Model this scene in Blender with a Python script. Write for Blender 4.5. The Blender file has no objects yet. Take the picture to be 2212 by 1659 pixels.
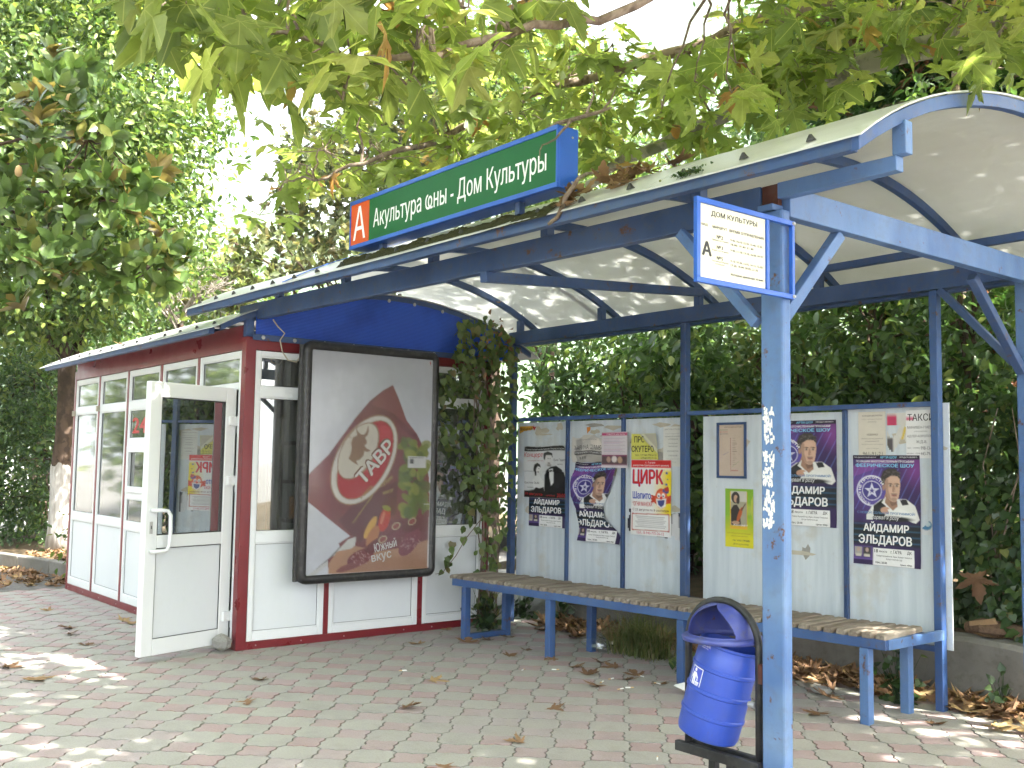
import bpy, math, random
import numpy as np
from mathutils import Matrix, Vector
R = math.radians
rng = np.random.default_rng(7)
random.seed(7)
scene = bpy.context.scene
COL = scene.collection

# ------------------------------------------------------------------ camera
CAM_H = 1.5
FPX = 2193.67          # focal length in units of a 2212 px wide frame
YAW, PITCH, ROLL = R(38.777), R(4.5416), R(0.889)
fwd = np.array([-math.cos(YAW)*math.cos(PITCH), math.sin(YAW)*math.cos(PITCH), math.sin(PITCH)])
rt = np.cross(fwd, [0, 0, 1.]); rt /= np.linalg.norm(rt)
up = np.cross(rt, fwd)
CR, CU = math.cos(ROLL)*rt + math.sin(ROLL)*up, -math.sin(ROLL)*rt + math.cos(ROLL)*up
CM = np.array([CR, CU, fwd]); CPOS = np.array([0, 0, CAM_H])
camd = bpy.data.cameras.new('camera'); cam = bpy.data.objects.new('camera', camd); COL.objects.link(cam)
camd.sensor_width = 36; camd.sensor_fit = 'HORIZONTAL'; camd.lens = 36*FPX/2212
camd.clip_start = 0.05; camd.clip_end = 20000
cam.matrix_world = Matrix(((CR[0], CU[0], -fwd[0], 0), (CR[1], CU[1], -fwd[1], 0), (CR[2], CU[2], -fwd[2], CAM_H), (0, 0, 0, 1)))
scene.camera = cam

# ------------------------------------------------------------------ sky and sun
SUN_AZ, SUN_EL = R(22), R(52)     # azimuth from +X towards +Y
world = bpy.data.worlds.new('World'); scene.world = world; world.use_nodes = True
wn = world.node_tree.nodes; wl = world.node_tree.links; wn.clear()
sky = wn.new('ShaderNodeTexSky'); sky.sky_type = 'NISHITA'; sky.sun_disc = False
sky.sun_elevation = SUN_EL; sky.sun_rotation = math.pi/2 - SUN_AZ
sky.dust_density = 7.0; sky.air_density = 0.9; sky.ozone_density = 1.0
bg = wn.new('ShaderNodeBackground'); bg.inputs['Strength'].default_value = 0.15
wo = wn.new('ShaderNodeOutputWorld'); hz = wn.new('ShaderNodeMix'); hz.data_type = 'RGBA'; hz.inputs[0].default_value = 0.5     # even white haze over the whole sky
hz.inputs[7].default_value = (3.6, 3.75, 3.9, 1); wl.new(sky.outputs[0], hz.inputs[6]); wl.new(hz.outputs[2], bg.inputs[0]); wl.new(bg.outputs[0], wo.inputs[0])
sund = bpy.data.lights.new('sun', 'SUN'); sund.energy = 5.0; sund.angle = R(0.53); sund.color = (1, 0.95, 0.86)
sun = bpy.data.objects.new('sun', sund); COL.objects.link(sun)
sdir = Vector((math.cos(SUN_EL)*math.cos(SUN_AZ), math.cos(SUN_EL)*math.sin(SUN_AZ), math.sin(SUN_EL)))
sun.rotation_euler = sdir.to_track_quat('Z', 'Y').to_euler(); sun.location = (0, 0, 30)
scene.view_settings.view_transform = 'Standard'; scene.view_settings.look = 'None'
scene.view_settings.exposure = 3.1; scene.view_settings.gamma = 1
scene.cycles.max_bounces = 6; scene.cycles.transparent_max_bounces = 8
scene.cycles.diffuse_bounces = 3; scene.cycles.glossy_bounces = 2; scene.cycles.transmission_bounces = 4
scene.cycles.use_denoising = True; scene.cycles.use_adaptive_sampling = True; scene.cycles.adaptive_threshold = .03; scene.cycles.caustics_reflective = False; scene.cycles.caustics_refractive = False

# measuring helpers: sight lines of the survey photograph, met with the ground or a wall plane
def ray(x, y):
    return CM.T @ np.array([(x-1106)/FPX, -(y-829.5)/FPX, 1.0])
def G(x, y, z=0.0):
    d = ray(x, y); return CPOS + d*((z-CAM_H)/d[2])
def PL(x, y, ax, val):
    d = ray(x, y); return CPOS + d*((val-CPOS[ax])/d[ax])
def PY(x, y, val): return PL(x, y, 1, val)
def PX(x, y, val): return PL(x, y, 0, val)
def AT(x, y, dep): return CPOS + ray(x, y)*dep
def proj(P):
    c = CM @ (np.asarray(P, float)-CPOS); return 1106+FPX*c[0]/c[2], 829.5-FPX*c[1]/c[2], c[2]

# ------------------------------------------------------------------ materials
MATS = {}
class NT:
    def __init__(s, name):
        s.m = bpy.data.materials.new(name); s.m.use_nodes = True
        s.n = s.m.node_tree.nodes; s.l = s.m.node_tree.links; s.n.clear()
        s.out = s.n.new('ShaderNodeOutputMaterial'); MATS[name] = s.m
    def add(s, t, **k):
        n = s.n.new('ShaderNode'+t)
        for a, v in k.items():
            if a.startswith('i_'):
                key = a[2:]; key = int(key) if key.isdigit() else key.replace('_', ' ')
                if isinstance(v, bpy.types.NodeSocket): s.l.new(v, n.inputs[key])
                else: n.inputs[key].default_value = v
            else: setattr(n, a, v)
        return n
    def noise(s, scale, detail=4, vec=None, rough=0.55):
        n = s.add('TexNoise'); n.inputs['Scale'].default_value = scale; n.inputs['Detail'].default_value = detail
        n.inputs['Roughness'].default_value = rough
        if vec is None: vec = s.add('NewGeometry').outputs['Position']
        s.l.new(vec, n.inputs['Vector']); return n.outputs[0]
    def ramp(s, fac, stops, interp='LINEAR'):
        r = s.add('ValToRGB'); s.l.new(fac, r.inputs[0]); e = r.color_ramp.elements; r.color_ramp.interpolation = interp
        while len(e) < len(stops): e.new(0.5)
        for el, (p, c) in zip(e, stops):
            el.position = p; el.color = (*c, 1) if len(c) == 3 else c
        return r.outputs[0]
    def mix(s, fac, a, b, mode='MIX'):
        m = s.add('Mix', data_type='RGBA', blend_type=mode)
        for k, v in ((0, fac), (6, a), (7, b)):
            if isinstance(v, bpy.types.NodeSocket): s.l.new(v, m.inputs[k])
            elif k == 0: m.inputs[k].default_value = v
            else: m.inputs[k].default_value = (*v, 1)
        return m.outputs[2]
    def done(s, sh): s.l.new(sh, s.out.inputs[0]); return s.m
    def bump(s, h, strength=0.2, dist=0.01):
        b = s.add('Bump'); b.inputs['Strength'].default_value = strength; b.inputs['Distance'].default_value = dist
        s.l.new(h, b.inputs['Height']); return b.outputs[0]
    def pr(s, col, rough=0.5, bump=None, metal=0, spec=0.5, **k):
        p = s.add('BsdfPrincipled')
        if isinstance(col, bpy.types.NodeSocket): s.l.new(col, p.inputs['Base Color'])
        else: p.inputs['Base Color'].default_value = (*col, 1)
        if isinstance(rough, bpy.types.NodeSocket): s.l.new(rough, p.inputs['Roughness'])
        else: p.inputs['Roughness'].default_value = rough
        p.inputs['Metallic'].default_value = metal; p.inputs['Specular IOR Level'].default_value = spec
        if bump is not None: s.l.new(bump, p.inputs['Normal'])
        return p.outputs[0]

def stretch(t, sx, sy, sz):
    m = t.add('VectorMath', operation='MULTIPLY'); m.inputs[1].default_value = (sx, sy, sz)
    t.l.new(t.add('NewGeometry').outputs['Position'], m.inputs[0]); return m.outputs[0]

def paint(name, c1, c2, rough=0.45, rust=0.0, scale=3.0, dirt=0.25, c3=None):
    """Brushed-on paint: two tones in vertical streaks, dull dirt, rust specks."""
    t = NT(name)
    st = t.noise(scale, 5, stretch(t, 1, 1, .35)); col = t.mix(t.ramp(st, [(.38, (0, 0, 0)), (.64, (1, 1, 1))]), c1, c2)
    if c3: col = t.mix(t.ramp(t.noise(scale*.4, 3), [(.5, (0, 0, 0)), (.7, (1, 1, 1))]), col, c3)
    d = t.ramp(t.noise(22, 6), [(.5, (0, 0, 0)), (.75, (dirt,)*3)]); col = t.mix(d, col, (.10, .095, .085))
    if rust:
        rs = t.ramp(t.noise(9, 8, rough=.7), [(.66-rust*.12, (0, 0, 0)), (.70-rust*.1, (1, 1, 1))])
        col = t.mix(rs, col, (.10, .045, .022))
    rg = t.ramp(t.noise(5, 4), [(.3, (rough-.04,)*3), (.7, (rough+.10,)*3)])
    return t.done(t.pr(col, rg, t.bump(t.noise(60, 3), .12, .004)))

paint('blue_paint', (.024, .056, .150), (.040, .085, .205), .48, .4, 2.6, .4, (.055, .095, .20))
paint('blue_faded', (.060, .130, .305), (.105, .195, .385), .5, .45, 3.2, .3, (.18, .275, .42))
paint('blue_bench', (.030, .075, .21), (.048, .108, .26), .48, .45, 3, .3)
paint('blue_sign', (.015, .095, .46), (.022, .12, .52), .35, .0, 2, .05)
paint('red_paint', (.165, .013, .018), (.185, .017, .023), .3, 0, 1.2, .03)
paint('white_pvc', (.70, .725, .735), (.735, .755, .76), .42, 0, .8, .015)
paint('white_panel', (.63, .665, .69), (.675, .705, .725), .5, 0, .8, .03)
paint('black_plastic', (.012, .012, .013), (.024, .023, .022), .38, 0, 5, .5)
paint('black_steel', (.012, .013, .014), (.03, .03, .03), .45, .5, 6, .4)
paint('blue_barrel', (.022, .055, .34), (.03, .075, .41), .33, .10, 4, .12)
paint('blue_hood', (.035, .05, .25), (.075, .095, .30), .5, .1, 8, .6)
paint('zinc', (.35, .35, .35), (.45, .45, .44), .35, .1, 9)
paint('dark_slot', (.05, .012, .008), (.09, .025, .012), .8, .8, 9)
paint('rope_plastic', (.45, .40, .30), (.35, .31, .24), .6, 0, 9)

def board_white():
    t = NT('board_white')
    st = t.noise(5, 5, stretch(t, 3, 3, .25))
    col = t.mix(t.ramp(st, [(.35, (0, 0, 0)), (.7, (1, 1, 1))]), (.49, .55, .60), (.62, .67, .71))
    col = t.mix(t.ramp(t.noise(3.2, 6, rough=.65), [(.52, (0, 0, 0)), (.68, (.55,)*3)]), col, (.46, .43, .35))
    col = t.mix(t.ramp(t.noise(26, 8, rough=.75), [(.64, (0, 0, 0)), (.70, (.5,)*3)]), col, (.20, .18, .14))
    w = t.add('TexWave', wave_type='BANDS', bands_direction='X'); w.inputs['Scale'].default_value = 16
    t.l.new(t.add('NewGeometry').outputs['Position'], w.inputs['Vector'])
    return t.done(t.pr(col, .4, t.bump(w.outputs['Fac'], .12, .002)))
board_white()

def roof_sheet():
    t = NT('roof_sheet')
    col = t.mix(t.ramp(t.noise(1.6, 6), [(.4, (0, 0, 0)), (.75, (1, 1, 1))]), (.78, .79, .78), (.70, .70, .67))
    col = t.mix(t.ramp(t.noise(18, 7, rough=.7), [(.6, (0, 0, 0)), (.75, (.2,)*3)]), col, (.42, .40, .34))
    p = t.pr(col, .25); tr = t.add('BsdfTranslucent'); t.l.new(col, tr.inputs[0])
    m = t.add('MixShader', i_0=.40); t.l.new(p, m.inputs[1]); t.l.new(tr.outputs[0], m.inputs[2])
    return t.done(m.outputs[0])
roof_sheet()
def kroof():
    t = NT('kiosk_roof_sheet')
    col = t.mix(t.ramp(t.noise(2.2, 6), [(.4, (0, 0, 0)), (.7, (1, 1, 1))]), (.40, .42, .44), (.52, .53, .53))
    return t.done(t.pr(col, .22, t.bump(t.noise(7, 3), .08, .01)))
kroof()
def gable():
    t = NT('blue_polycarbonate')
    w = t.add('TexWave', wave_type='BANDS', bands_direction='Z'); w.inputs['Scale'].default_value = 26
    t.l.new(t.add('NewGeometry').outputs['Position'], w.inputs['Vector'])
    col = t.mix(w.outputs['Fac'], (.03, .10, .58), (.07, .19, .85))
    col = t.mix(t.ramp(t.noise(2.5, 4), [(.45, (0, 0, 0)), (.75, (.5,)*3)]), col, (.01, .03, .25))
    p = t.pr(col, .22, t.bump(w.outputs['Fac'], .5, .004)); tr = t.add('BsdfTranslucent'); t.l.new(col, tr.inputs[0])
    m = t.add('MixShader', i_0=.35); t.l.new(p, m.inputs[1]); t.l.new(tr.outputs[0], m.inputs[2])
    return t.done(m.outputs[0])
gable()
def glass(name, tint, refl, rough=.01, dirt=.10):
    t = NT(name)
    tr = t.add('BsdfTransparent', i_0=(*tint, 1)); gl = t.add('BsdfGlossy', i_0=(.95, .97, .97, 1), i_1=rough)
    lw = t.add('LayerWeight', i_0=.35); f = t.add('Math', operation='MULTIPLY_ADD'); t.l.new(lw.outputs['Fresnel'], f.inputs[0])
    f.inputs[1].default_value = .8; f.inputs[2].default_value = refl
    m = t.add('MixShader'); t.l.new(f.outputs[0], m.inputs[0]); t.l.new(tr.outputs[0], m.inputs[1]); t.l.new(gl.outputs[0], m.inputs[2])
    df = t.add('BsdfDiffuse', i_0=(.5, .5, .47, 1)); d = t.ramp(t.noise(6, 7, stretch(t, 2, 2, .4)), [(.35, (dirt*.4,)*3), (.75, (dirt*1.6,)*3)])
    m2 = t.add('MixShader'); t.l.new(d, m2.inputs[0]); t.l.new(m.outputs[0], m2.inputs[1]); t.l.new(df.outputs[0], m2.inputs[2])
    return t.done(m2.outputs[0])
glass('window_glass', (.55, .60, .58), .28, .01, .12)
glass('dusty_glass', (.42, .45, .43), .26, .05, .18)
glass('door_glass', (.60, .66, .64), .60, .01, .04)
glass('clear_plastic', (.92, .94, .95), .10, .06, .12)
glass('cover_film', (.99, .99, .99), .0, .12, .012)

def concrete():
    t = NT('concrete')
    col = t.mix(t.ramp(t.noise(2.5, 6), [(.35, (0, 0, 0)), (.7, (1, 1, 1))]), (.13, .125, .11), (.21, .20, .18))
    col = t.mix(t.ramp(t.noise(16, 8, rough=.7), [(.5, (0, 0, 0)), (.7, (.7,)*3)]), col, (.10, .10, .075))
    return t.done(t.pr(col, .9, t.bump(t.noise(30, 8), .5, .01)))
concrete()
def paver(name, c1, c2, c3):
    t = NT(name)
    sn = t.add('VectorMath', operation='SNAP'); sn.inputs[1].default_value = (.1425, .1425, 5)
    t.l.new(t.add('NewGeometry').outputs['Position'], sn.inputs[0])
    oi = t.add('ObjectInfo')
    big = t.noise(.9, 4); fine = t.noise(95, 5, rough=.7)
    col = t.mix(oi.outputs['Random'], c1, c2)
    col = t.mix(t.ramp(big, [(.40, (0, 0, 0)), (.66, (1, 1, 1))]), col, c3)
    col = t.mix(t.ramp(t.noise(6, 6, rough=.65), [(.5, (0, 0, 0)), (.75, (.35,)*3)]), col, (.19, .18, .155))
    col = t.mix(t.ramp(fine, [(.3, (.3,)*3), (.6, (0, 0, 0))]), col, (.12, .12, .11))
    return t.done(t.pr(col, .88, t.bump(fine, .35, .004), spec=.3))
paver('paver_grey', (.355, .345, .31), (.39, .378, .34), (.365, .342, .318))
paver('paver_pink', (.375, .262, .255), (.40, .305, .295), (.38, .335, .33))
paver('paver_pink_edge', (.27, .15, .15), (.30, .20, .19), (.27, .24, .23))
paver('paver_grey_edge', (.24, .25, .22), (.27, .27, .245), (.255, .245, .225))
def soilmat(name, a, b, c, sc=7):
    t = NT(name)
    col = t.mix(t.ramp(t.noise(sc, 7, rough=.7), [(.35, (0, 0, 0)), (.65, (1, 1, 1))]), a, b)
    col = t.mix(t.ramp(t.noise(sc*4, 6), [(.52, (0, 0, 0)), (.7, (1, 1, 1))]), col, c)
    return t.done(t.pr(col, .95, t.bump(t.noise(sc*5, 6), .6, .02), spec=.2))
soilmat('joint_soil', (.14, .135, .115), (.19, .18, .15), (.10, .10, .075))
soilmat('soil', (.07, .05, .032), (.12, .085, .05), (.05, .06, .025))
soilmat('asphalt', (.15, .145, .135), (.21, .20, .185), (.10, .10, .095), 12)
soilmat('hill_forest', (.05, .085, .045), (.08, .12, .06), (.03, .055, .03), .01)
soilmat('moss', (.03, .035, .012), (.055, .05, .02), (.02, .018, .01), 40)
soilmat('stone', (.27, .265, .25), (.36, .35, .325), (.20, .195, .18), 18)
def wood(name, a, b, c):
    t = NT(name)
    oi = t.add('ObjectInfo'); col = t.mix(oi.outputs['Random'], a, b)
    g = t.noise(9, 7, stretch(t, 6, .5, 6)); col = t.mix(t.ramp(g, [(.42, (0, 0, 0)), (.7, (.8,)*3)]), col, c)
    return t.done(t.pr(col, .85, t.bump(g, .4, .004), spec=.25))
wood('bench_wood', (.20, .165, .13), (.30, .265, .215), (.115, .085, .06))
wood('log_bark', (.16, .10, .065), (.20, .13, .085), (.08, .05, .03))
def bark(name, a, b, c, sc, white=False):
    t = NT(name)
    v = t.noise(sc, 5, stretch(t, 1, 1, .6)); col = t.mix(t.ramp(v, [(.45, (0, 0, 0)), (.52, (1, 1, 1))]), a, b)
    col = t.mix(t.ramp(t.noise(sc*.6, 4), [(.56, (0, 0, 0)), (.62, (1, 1, 1))]), col, c)
    if white:
        z = t.add('SeparateXYZ'); t.l.new(t.add('NewGeometry').outputs['Position'], z.inputs[0])
        zz = t.add('Math', operation='MULTIPLY_ADD'); t.l.new(t.noise(9, 4), zz.inputs[0]); zz.inputs[1].default_value = .22; t.l.new(z.outputs[2], zz.inputs[2])
        g = t.add('Math', operation='LESS_THAN'); t.l.new(zz.outputs[0], g.inputs[0]); g.inputs[1].default_value = 1.50
        wc = t.mix(t.ramp(t.noise(20, 6, stretch(t, 1, 1, .2)), [(.45, (0, 0, 0)), (.75, (.8,)*3)]), (.43, .42, .40), (.18, .16, .13))
        col = t.mix(g.outputs[0], col, wc)
    return t.done(t.pr(col, .9, t.bump(t.noise(sc*3, 6, stretch(t, 1, 1, .25)), .6, .02), spec=.2))
bark('plane_bark', (.22, .20, .165), (.34, .31, .25), (.15, .155, .10), 7)
bark('dark_bark', (.055, .038, .028), (.09, .062, .045), (.04, .03, .022), 9)
bark('white_bark', (.055, .038, .028), (.09, .062, .045), (.04, .03, .022), 9, True)
bark('twig_bark', (.16, .12, .09), (.23, .18, .14), (.10, .075, .055), 14)
bark('grey_twig', (.24, .21, .18), (.33, .30, .26), (.17, .15, .12), 14)

def leafmat(name, stops, trans=.35, tcol=1.6, rough=.4, back=None, spec=.5, veins=False):
    """Leaf: colour varies leaf by leaf, light shines through."""
    t = NT(name)
    a = t.add('Attribute'); a.attribute_name = 'var'; oi = t.add('ObjectInfo')
    g1 = t.add('Math', operation='LESS_THAN'); t.l.new(a.outputs['Fac'], g1.inputs[0]); g1.inputs[1].default_value = -.5
    m3 = t.add('Mix', data_type='FLOAT'); t.l.new(g1.outputs[0], m3.inputs[0]); t.l.new(a.outputs['Fac'], m3.inputs[2]); t.l.new(oi.outputs['Random'], m3.inputs[3])
    col = t.ramp(m3.outputs[0], stops)
    col = t.mix(t.ramp(t.noise(25, 4), [(.3, (.25,)*3), (.7, (0, 0, 0))]), col, (.02, .035, .01))
    if veins:      # pale ribs running out to the five lobes
        sx = t.add('SeparateXYZ'); t.l.new(t.add('TexCoord').outputs['Object'], sx.inputs[0]); best = None
        for an in (0, .90, -.90, 1.75, -1.75):
            d1 = t.add('VectorMath', operation='DOT_PRODUCT'); d2 = t.add('VectorMath', operation='DOT_PRODUCT')
            for dn, vec in ((d1, (math.cos(an), -math.sin(an), 0)), (d2, (math.sin(an), math.cos(an), 0))): t.l.new(sx.inputs[0].links[0].from_socket, dn.inputs[0]); dn.inputs[1].default_value = vec
            ab = t.add('Math', operation='ABSOLUTE'); t.l.new(d1.outputs['Value'], ab.inputs[0]); ls = t.add('Math', operation='LESS_THAN'); t.l.new(ab.outputs[0], ls.inputs[0]); ls.inputs[1].default_value = .011
            gt = t.add('Math', operation='GREATER_THAN'); t.l.new(d2.outputs['Value'], gt.inputs[0]); gt.inputs[1].default_value = 0; mm = t.add('Math', operation='MULTIPLY'); t.l.new(ls.outputs[0], mm.inputs[0]); t.l.new(gt.outputs[0], mm.inputs[1])
            if best is None: best = mm.outputs[0]
            else: mx = t.add('Math', operation='MAXIMUM'); t.l.new(best, mx.inputs[0]); t.l.new(mm.outputs[0], mx.inputs[1]); best = mx.outputs[0]
        fv = t.add('Math', operation='MULTIPLY'); t.l.new(best, fv.inputs[0]); fv.inputs[1].default_value = .6; col = t.mix(fv.outputs[0], col, (.33, .34, .13))
    if back:
        ge = t.add('NewGeometry'); col = t.mix(ge.outputs['Backfacing'], col, back)
    p = t.pr(col, rough, spec=spec)
    tr = t.add('BsdfTranslucent'); b = t.mix(1.0, col, (tcol*.95, tcol, tcol*.62), 'MULTIPLY'); t.l.new(b, tr.inputs[0])
    m = t.add('MixShader', i_0=trans); t.l.new(p, m.inputs[1]); t.l.new(tr.outputs[0], m.inputs[2])
    return t.done(m.outputs[0])
leafmat('plane_leaf', [(0, (.12, .16, .045)), (.35, (.175, .22, .06)), (.7, (.23, .275, .08)), (.95, (.29, .30, .09)), (.985, (.28, .14, .06))], .6, 2.0, .45, None, .4)
leafmat('plane_leaf_veined', [(0, (.12, .16, .045)), (.35, (.175, .22, .06)), (.7, (.23, .275, .08)), (.95, (.29, .30, .09)), (.985, (.28, .14, .06))], .6, 2.0, .45, None, .4, True)
leafmat('laurel_leaf', [(0, (.036, .072, .026)), (.5, (.065, .12, .04)), (.85, (.105, .18, .052)), (1, (.21, .25, .07))], .42, 1.9, .34)
leafmat('bright_leaf', [(0, (.05, .095, .025)), (.5, (.085, .14, .035)), (1, (.20, .245, .06))], .45, 1.8, .42, None, .4)
leafmat('magnolia_leaf', [(0, (.065, .115, .034)), (.5, (.10, .165, .048)), (.85, (.145, .215, .06)), (1, (.21, .21, .06))], .32, 1.8, .25, (.17, .13, .05))
leafmat('olive_leaf', [(0, (.075, .10, .04)), (.5, (.12, .15, .06)), (1, (.21, .21, .09))], .4, 1.7, .35, (.17, .15, .07))
leafmat('conifer_leaf', [(0, (.02, .055, .02)), (.5, (.045, .11, .03)), (.80, (.085, .165, .04)), (.84, (.14, .055, .03)), (1, (.19, .075, .045))], .3, 1.8, .5)
leafmat('ivy_leaf', [(0, (.022, .05, .016)), (.5, (.04, .085, .025)), (.9, (.075, .125, .035)), (1, (.17, .17, .05))], .25, 1.6, .35)
leafmat('vine_leaf', [(0, (.065, .11, .028)), (.5, (.10, .155, .04)), (.9, (.145, .195, .05)), (1, (.18, .13, .06))], .35, 1.7, .45)
leafmat('dry_leaf', [(0, (.17, .095, .055)), (.5, (.27, .155, .088)), (.9, (.36, .22, .125)), (1, (.45, .31, .15))], .15, 1.3, .7, None, .2)
leafmat('grass_blade', [(0, (.09, .13, .035)), (.6, (.15, .19, .05)), (1, (.34, .29, .15))], .35, 1.5, .5)
leafmat('palm_leaf', [(0, (.08, .12, .05)), (1, (.16, .20, .10))], .3, 1.6, .4)

def printmat():
    t = NT('print'); a = t.add('Attribute'); a.attribute_name = 'Col'
    d = t.ramp(t.noise(14, 5), [(.35, (.93,)*3), (.7, (1, 1, 1))]); col = t.mix(1.0, a.outputs['Color'], d, 'MULTIPLY')
    t.done(t.pr(col, .45, t.bump(t.noise(8, 3), .15, .01)))
printmat()
def flat(name, c, rough=.5, spec=.5, var=.12):
    t = NT(name); col = t.mix(t.ramp(t.noise(12, 4), [(.35, (0, 0, 0)), (.7, (var,)*3)]), c, tuple(x*.5 for x in c)); t.done(t.pr(col, rough, spec=spec))
flat('sign_green', (.006, .115, .03), .45, .25); flat('sign_orange', (.62, .085, .010), .4, .3); flat('sign_white', (.85, .86, .86), .3)
flat('plate_cream', (.68, .665, .53), .5, .3); flat('ink_black', (.018, .017, .016), .5); flat('ink_red', (.45, .025, .02), .5)
flat('paper_white', (.78, .78, .76), .7); flat('orange_box', (.62, .22, .03), .5); flat('shelf_black', (.012, .012, .013), .5)
flat('interior_dark', (.10, .105, .10), .7); flat('blind_grey', (.16, .165, .16), .8); flat('poster_back', (.62, .64, .68), .4)
flat('cardboard', (.30, .19, .10), .8); flat('filter_tan', (.55, .38, .2), .7); flat('rubber_grey', (.03, .03, .03), .6)
flat('old_paper', (.50, .46, .37), .8, .2, .3); flat('paste_grey', (.34, .33, .30), .8, .2, .4)
flat('fence_white', (.72, .73, .72), .5)

# ------------------------------------------------------------------ mesh helpers
def props(o, label=None, cat=None, group=None, kind=None):
    for k, v in (('label', label), ('category', cat), ('group', group), ('kind', kind)):
        if v: o[k] = v
    return o
def thing(name, loc, label, cat, group=None):
    o = bpy.data.objects.new(name, None); COL.objects.link(o); o.location = loc; o.empty_display_size = .1
    return props(o, label, cat, group)
def obj(name, me, parent=None, loc=None):
    o = bpy.data.objects.new(name, me); COL.objects.link(o)
    if parent is not None:
        o.parent = parent
        p, off = parent, Vector((0, 0, 0))
        while p is not None: off += p.location; p = p.parent
        o.location = (Vector(loc) if loc is not None else Vector((0, 0, 0))) - off
    elif loc is not None: o.location = loc
    return o
class MB:
    def __init__(s): s.v = []; s.f = []; s.mi = []
    def add(s, v, f, m=0):
        b = len(s.v); s.v += [tuple(map(float, p)) for p in v]; s.f += [tuple(b+i for i in q) for q in f]; s.mi += [m]*len(f); return s
    def hexa(s, c, m=0):   # 8 corners: bottom ring 0-3 (ccw from above), top ring 4-7
        return s.add(c, [(3, 2, 1, 0), (4, 5, 6, 7), (0, 1, 5, 4), (1, 2, 6, 5), (2, 3, 7, 6), (3, 0, 4, 7)], m)
    def box(s, x0, y0, z0, x1, y1, z1, m=0):
        return s.hexa([(x0, y0, z0), (x1, y0, z0), (x1, y1, z0), (x0, y1, z0), (x0, y0, z1), (x1, y0, z1), (x1, y1, z1), (x0, y1, z1)], m)
    def beam(s, p0, p1, w, h, m=0, up=(0, 0, 1)):
        p0, p1 = Vector(p0), Vector(p1); d = (p1-p0).normalized(); u = Vector(up)
        if abs(d.dot(u)) > .98: u = Vector((0, 1, 0))
        sd = d.cross(u).normalized(); u = sd.cross(d).normalized(); a, b = sd*w/2, u*h/2
        c = [p0-a-b, p0+a-b, p1+a-b, p1-a-b, p0-a+b, p0+a+b, p1+a+b, p1-a+b]
        return s.hexa(c, m)
    def tube(s, pts, rad, n=8, m=0, cap=True):
        pts = [Vector(p) for p in pts]; k = len(pts); rad = [rad]*k if not hasattr(rad, '__len__') else rad
        b = len(s.v); pu = None
        for i, p in enumerate(pts):
            d = (pts[min(i+1, k-1)]-pts[max(i-1, 0)]).normalized()
            if pu is None: pu = d.orthogonal().normalized()
            pu = (pu - d*pu.dot(d)); pu = pu.normalized() if pu.length > 1e-6 else d.orthogonal().normalized()
            q = d.cross(pu)
            for j in range(n):
                a = 2*math.pi*j/n; s.v.append(tuple(p+(pu*math.cos(a)+q*math.sin(a))*rad[i]))
        for i in range(k-1):
            for j in range(n):
                s.f.append((b+i*n+j, b+i*n+(j+1) % n, b+(i+1)*n+(j+1) % n, b+(i+1)*n+j)); s.mi.append(m)
        if cap:
            s.f += [tuple(b+j for j in reversed(range(n))), tuple(b+(k-1)*n+j for j in range(n))]; s.mi += [m, m]
        return s
    def prism(s, poly, ex, m=0):      # planar 3-D polygon pushed along ex
        n = len(poly); ex = Vector(ex); a = [Vector(p) for p in poly]
        return s.add(a+[p+ex for p in a], [tuple(reversed(range(n))), tuple(range(n, 2*n))]+[(i, (i+1) % n, n+(i+1) % n, n+i) for i in range(n)], m)
    def mesh(s, name, mats):
        me = bpy.data.meshes.new(name); me.from_pydata(s.v, [], s.f)
        for m in (mats if isinstance(mats, (list, tuple)) else [mats]): me.materials.append(MATS[m])
        if any(s.mi): me.polygons.foreach_set('material_index', s.mi)
        return me
    def build(s, name, mats, parent=None, bevel=0, smooth=False, loc=None):
        me = s.mesh(name, mats)
        if smooth: me.polygons.foreach_set('use_smooth', [True]*len(me.polygons))
        o = obj(name, me, parent, loc)
        if bevel:
            b = o.modifiers.new('bevel', 'BEVEL'); b.width = bevel; b.segments = 2; b.limit_method = 'ANGLE'
        return o
def bpart(name, mat, parent, *box, bevel=.003):
    return MB().box(*box).build(name, mat, parent, bevel)
def beam(name, mat, parent, p0, p1, w, h, bevel=.004):
    return MB().beam(p0, p1, w, h).build(name, mat, parent, bevel)

def raw_mesh(name, V, F, mat, attrs=None, smooth=False):
    V = np.asarray(V, np.float32); F = np.asarray(F, np.int32)
    me = bpy.data.meshes.new(name); me.vertices.add(len(V)); me.vertices.foreach_set('co', V.ravel())
    k = F.shape[1]; me.loops.add(F.size); me.loops.foreach_set('vertex_index', F.ravel())
    me.polygons.add(len(F)); me.polygons.foreach_set('loop_start', np.arange(0, F.size, k, dtype=np.int32))
    me.update(calc_edges=True)
    if smooth: me.polygons.foreach_set('use_smooth', np.ones(len(F), bool))
    me.materials.append(MATS[mat])
    for n, (ty, a) in (attrs or {}).items():
        at = me.attributes.new(n, ty, 'POINT')
        at.data.foreach_set('value' if ty == 'FLOAT' else 'color', np.asarray(a, np.float32).ravel())
    return me

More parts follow.
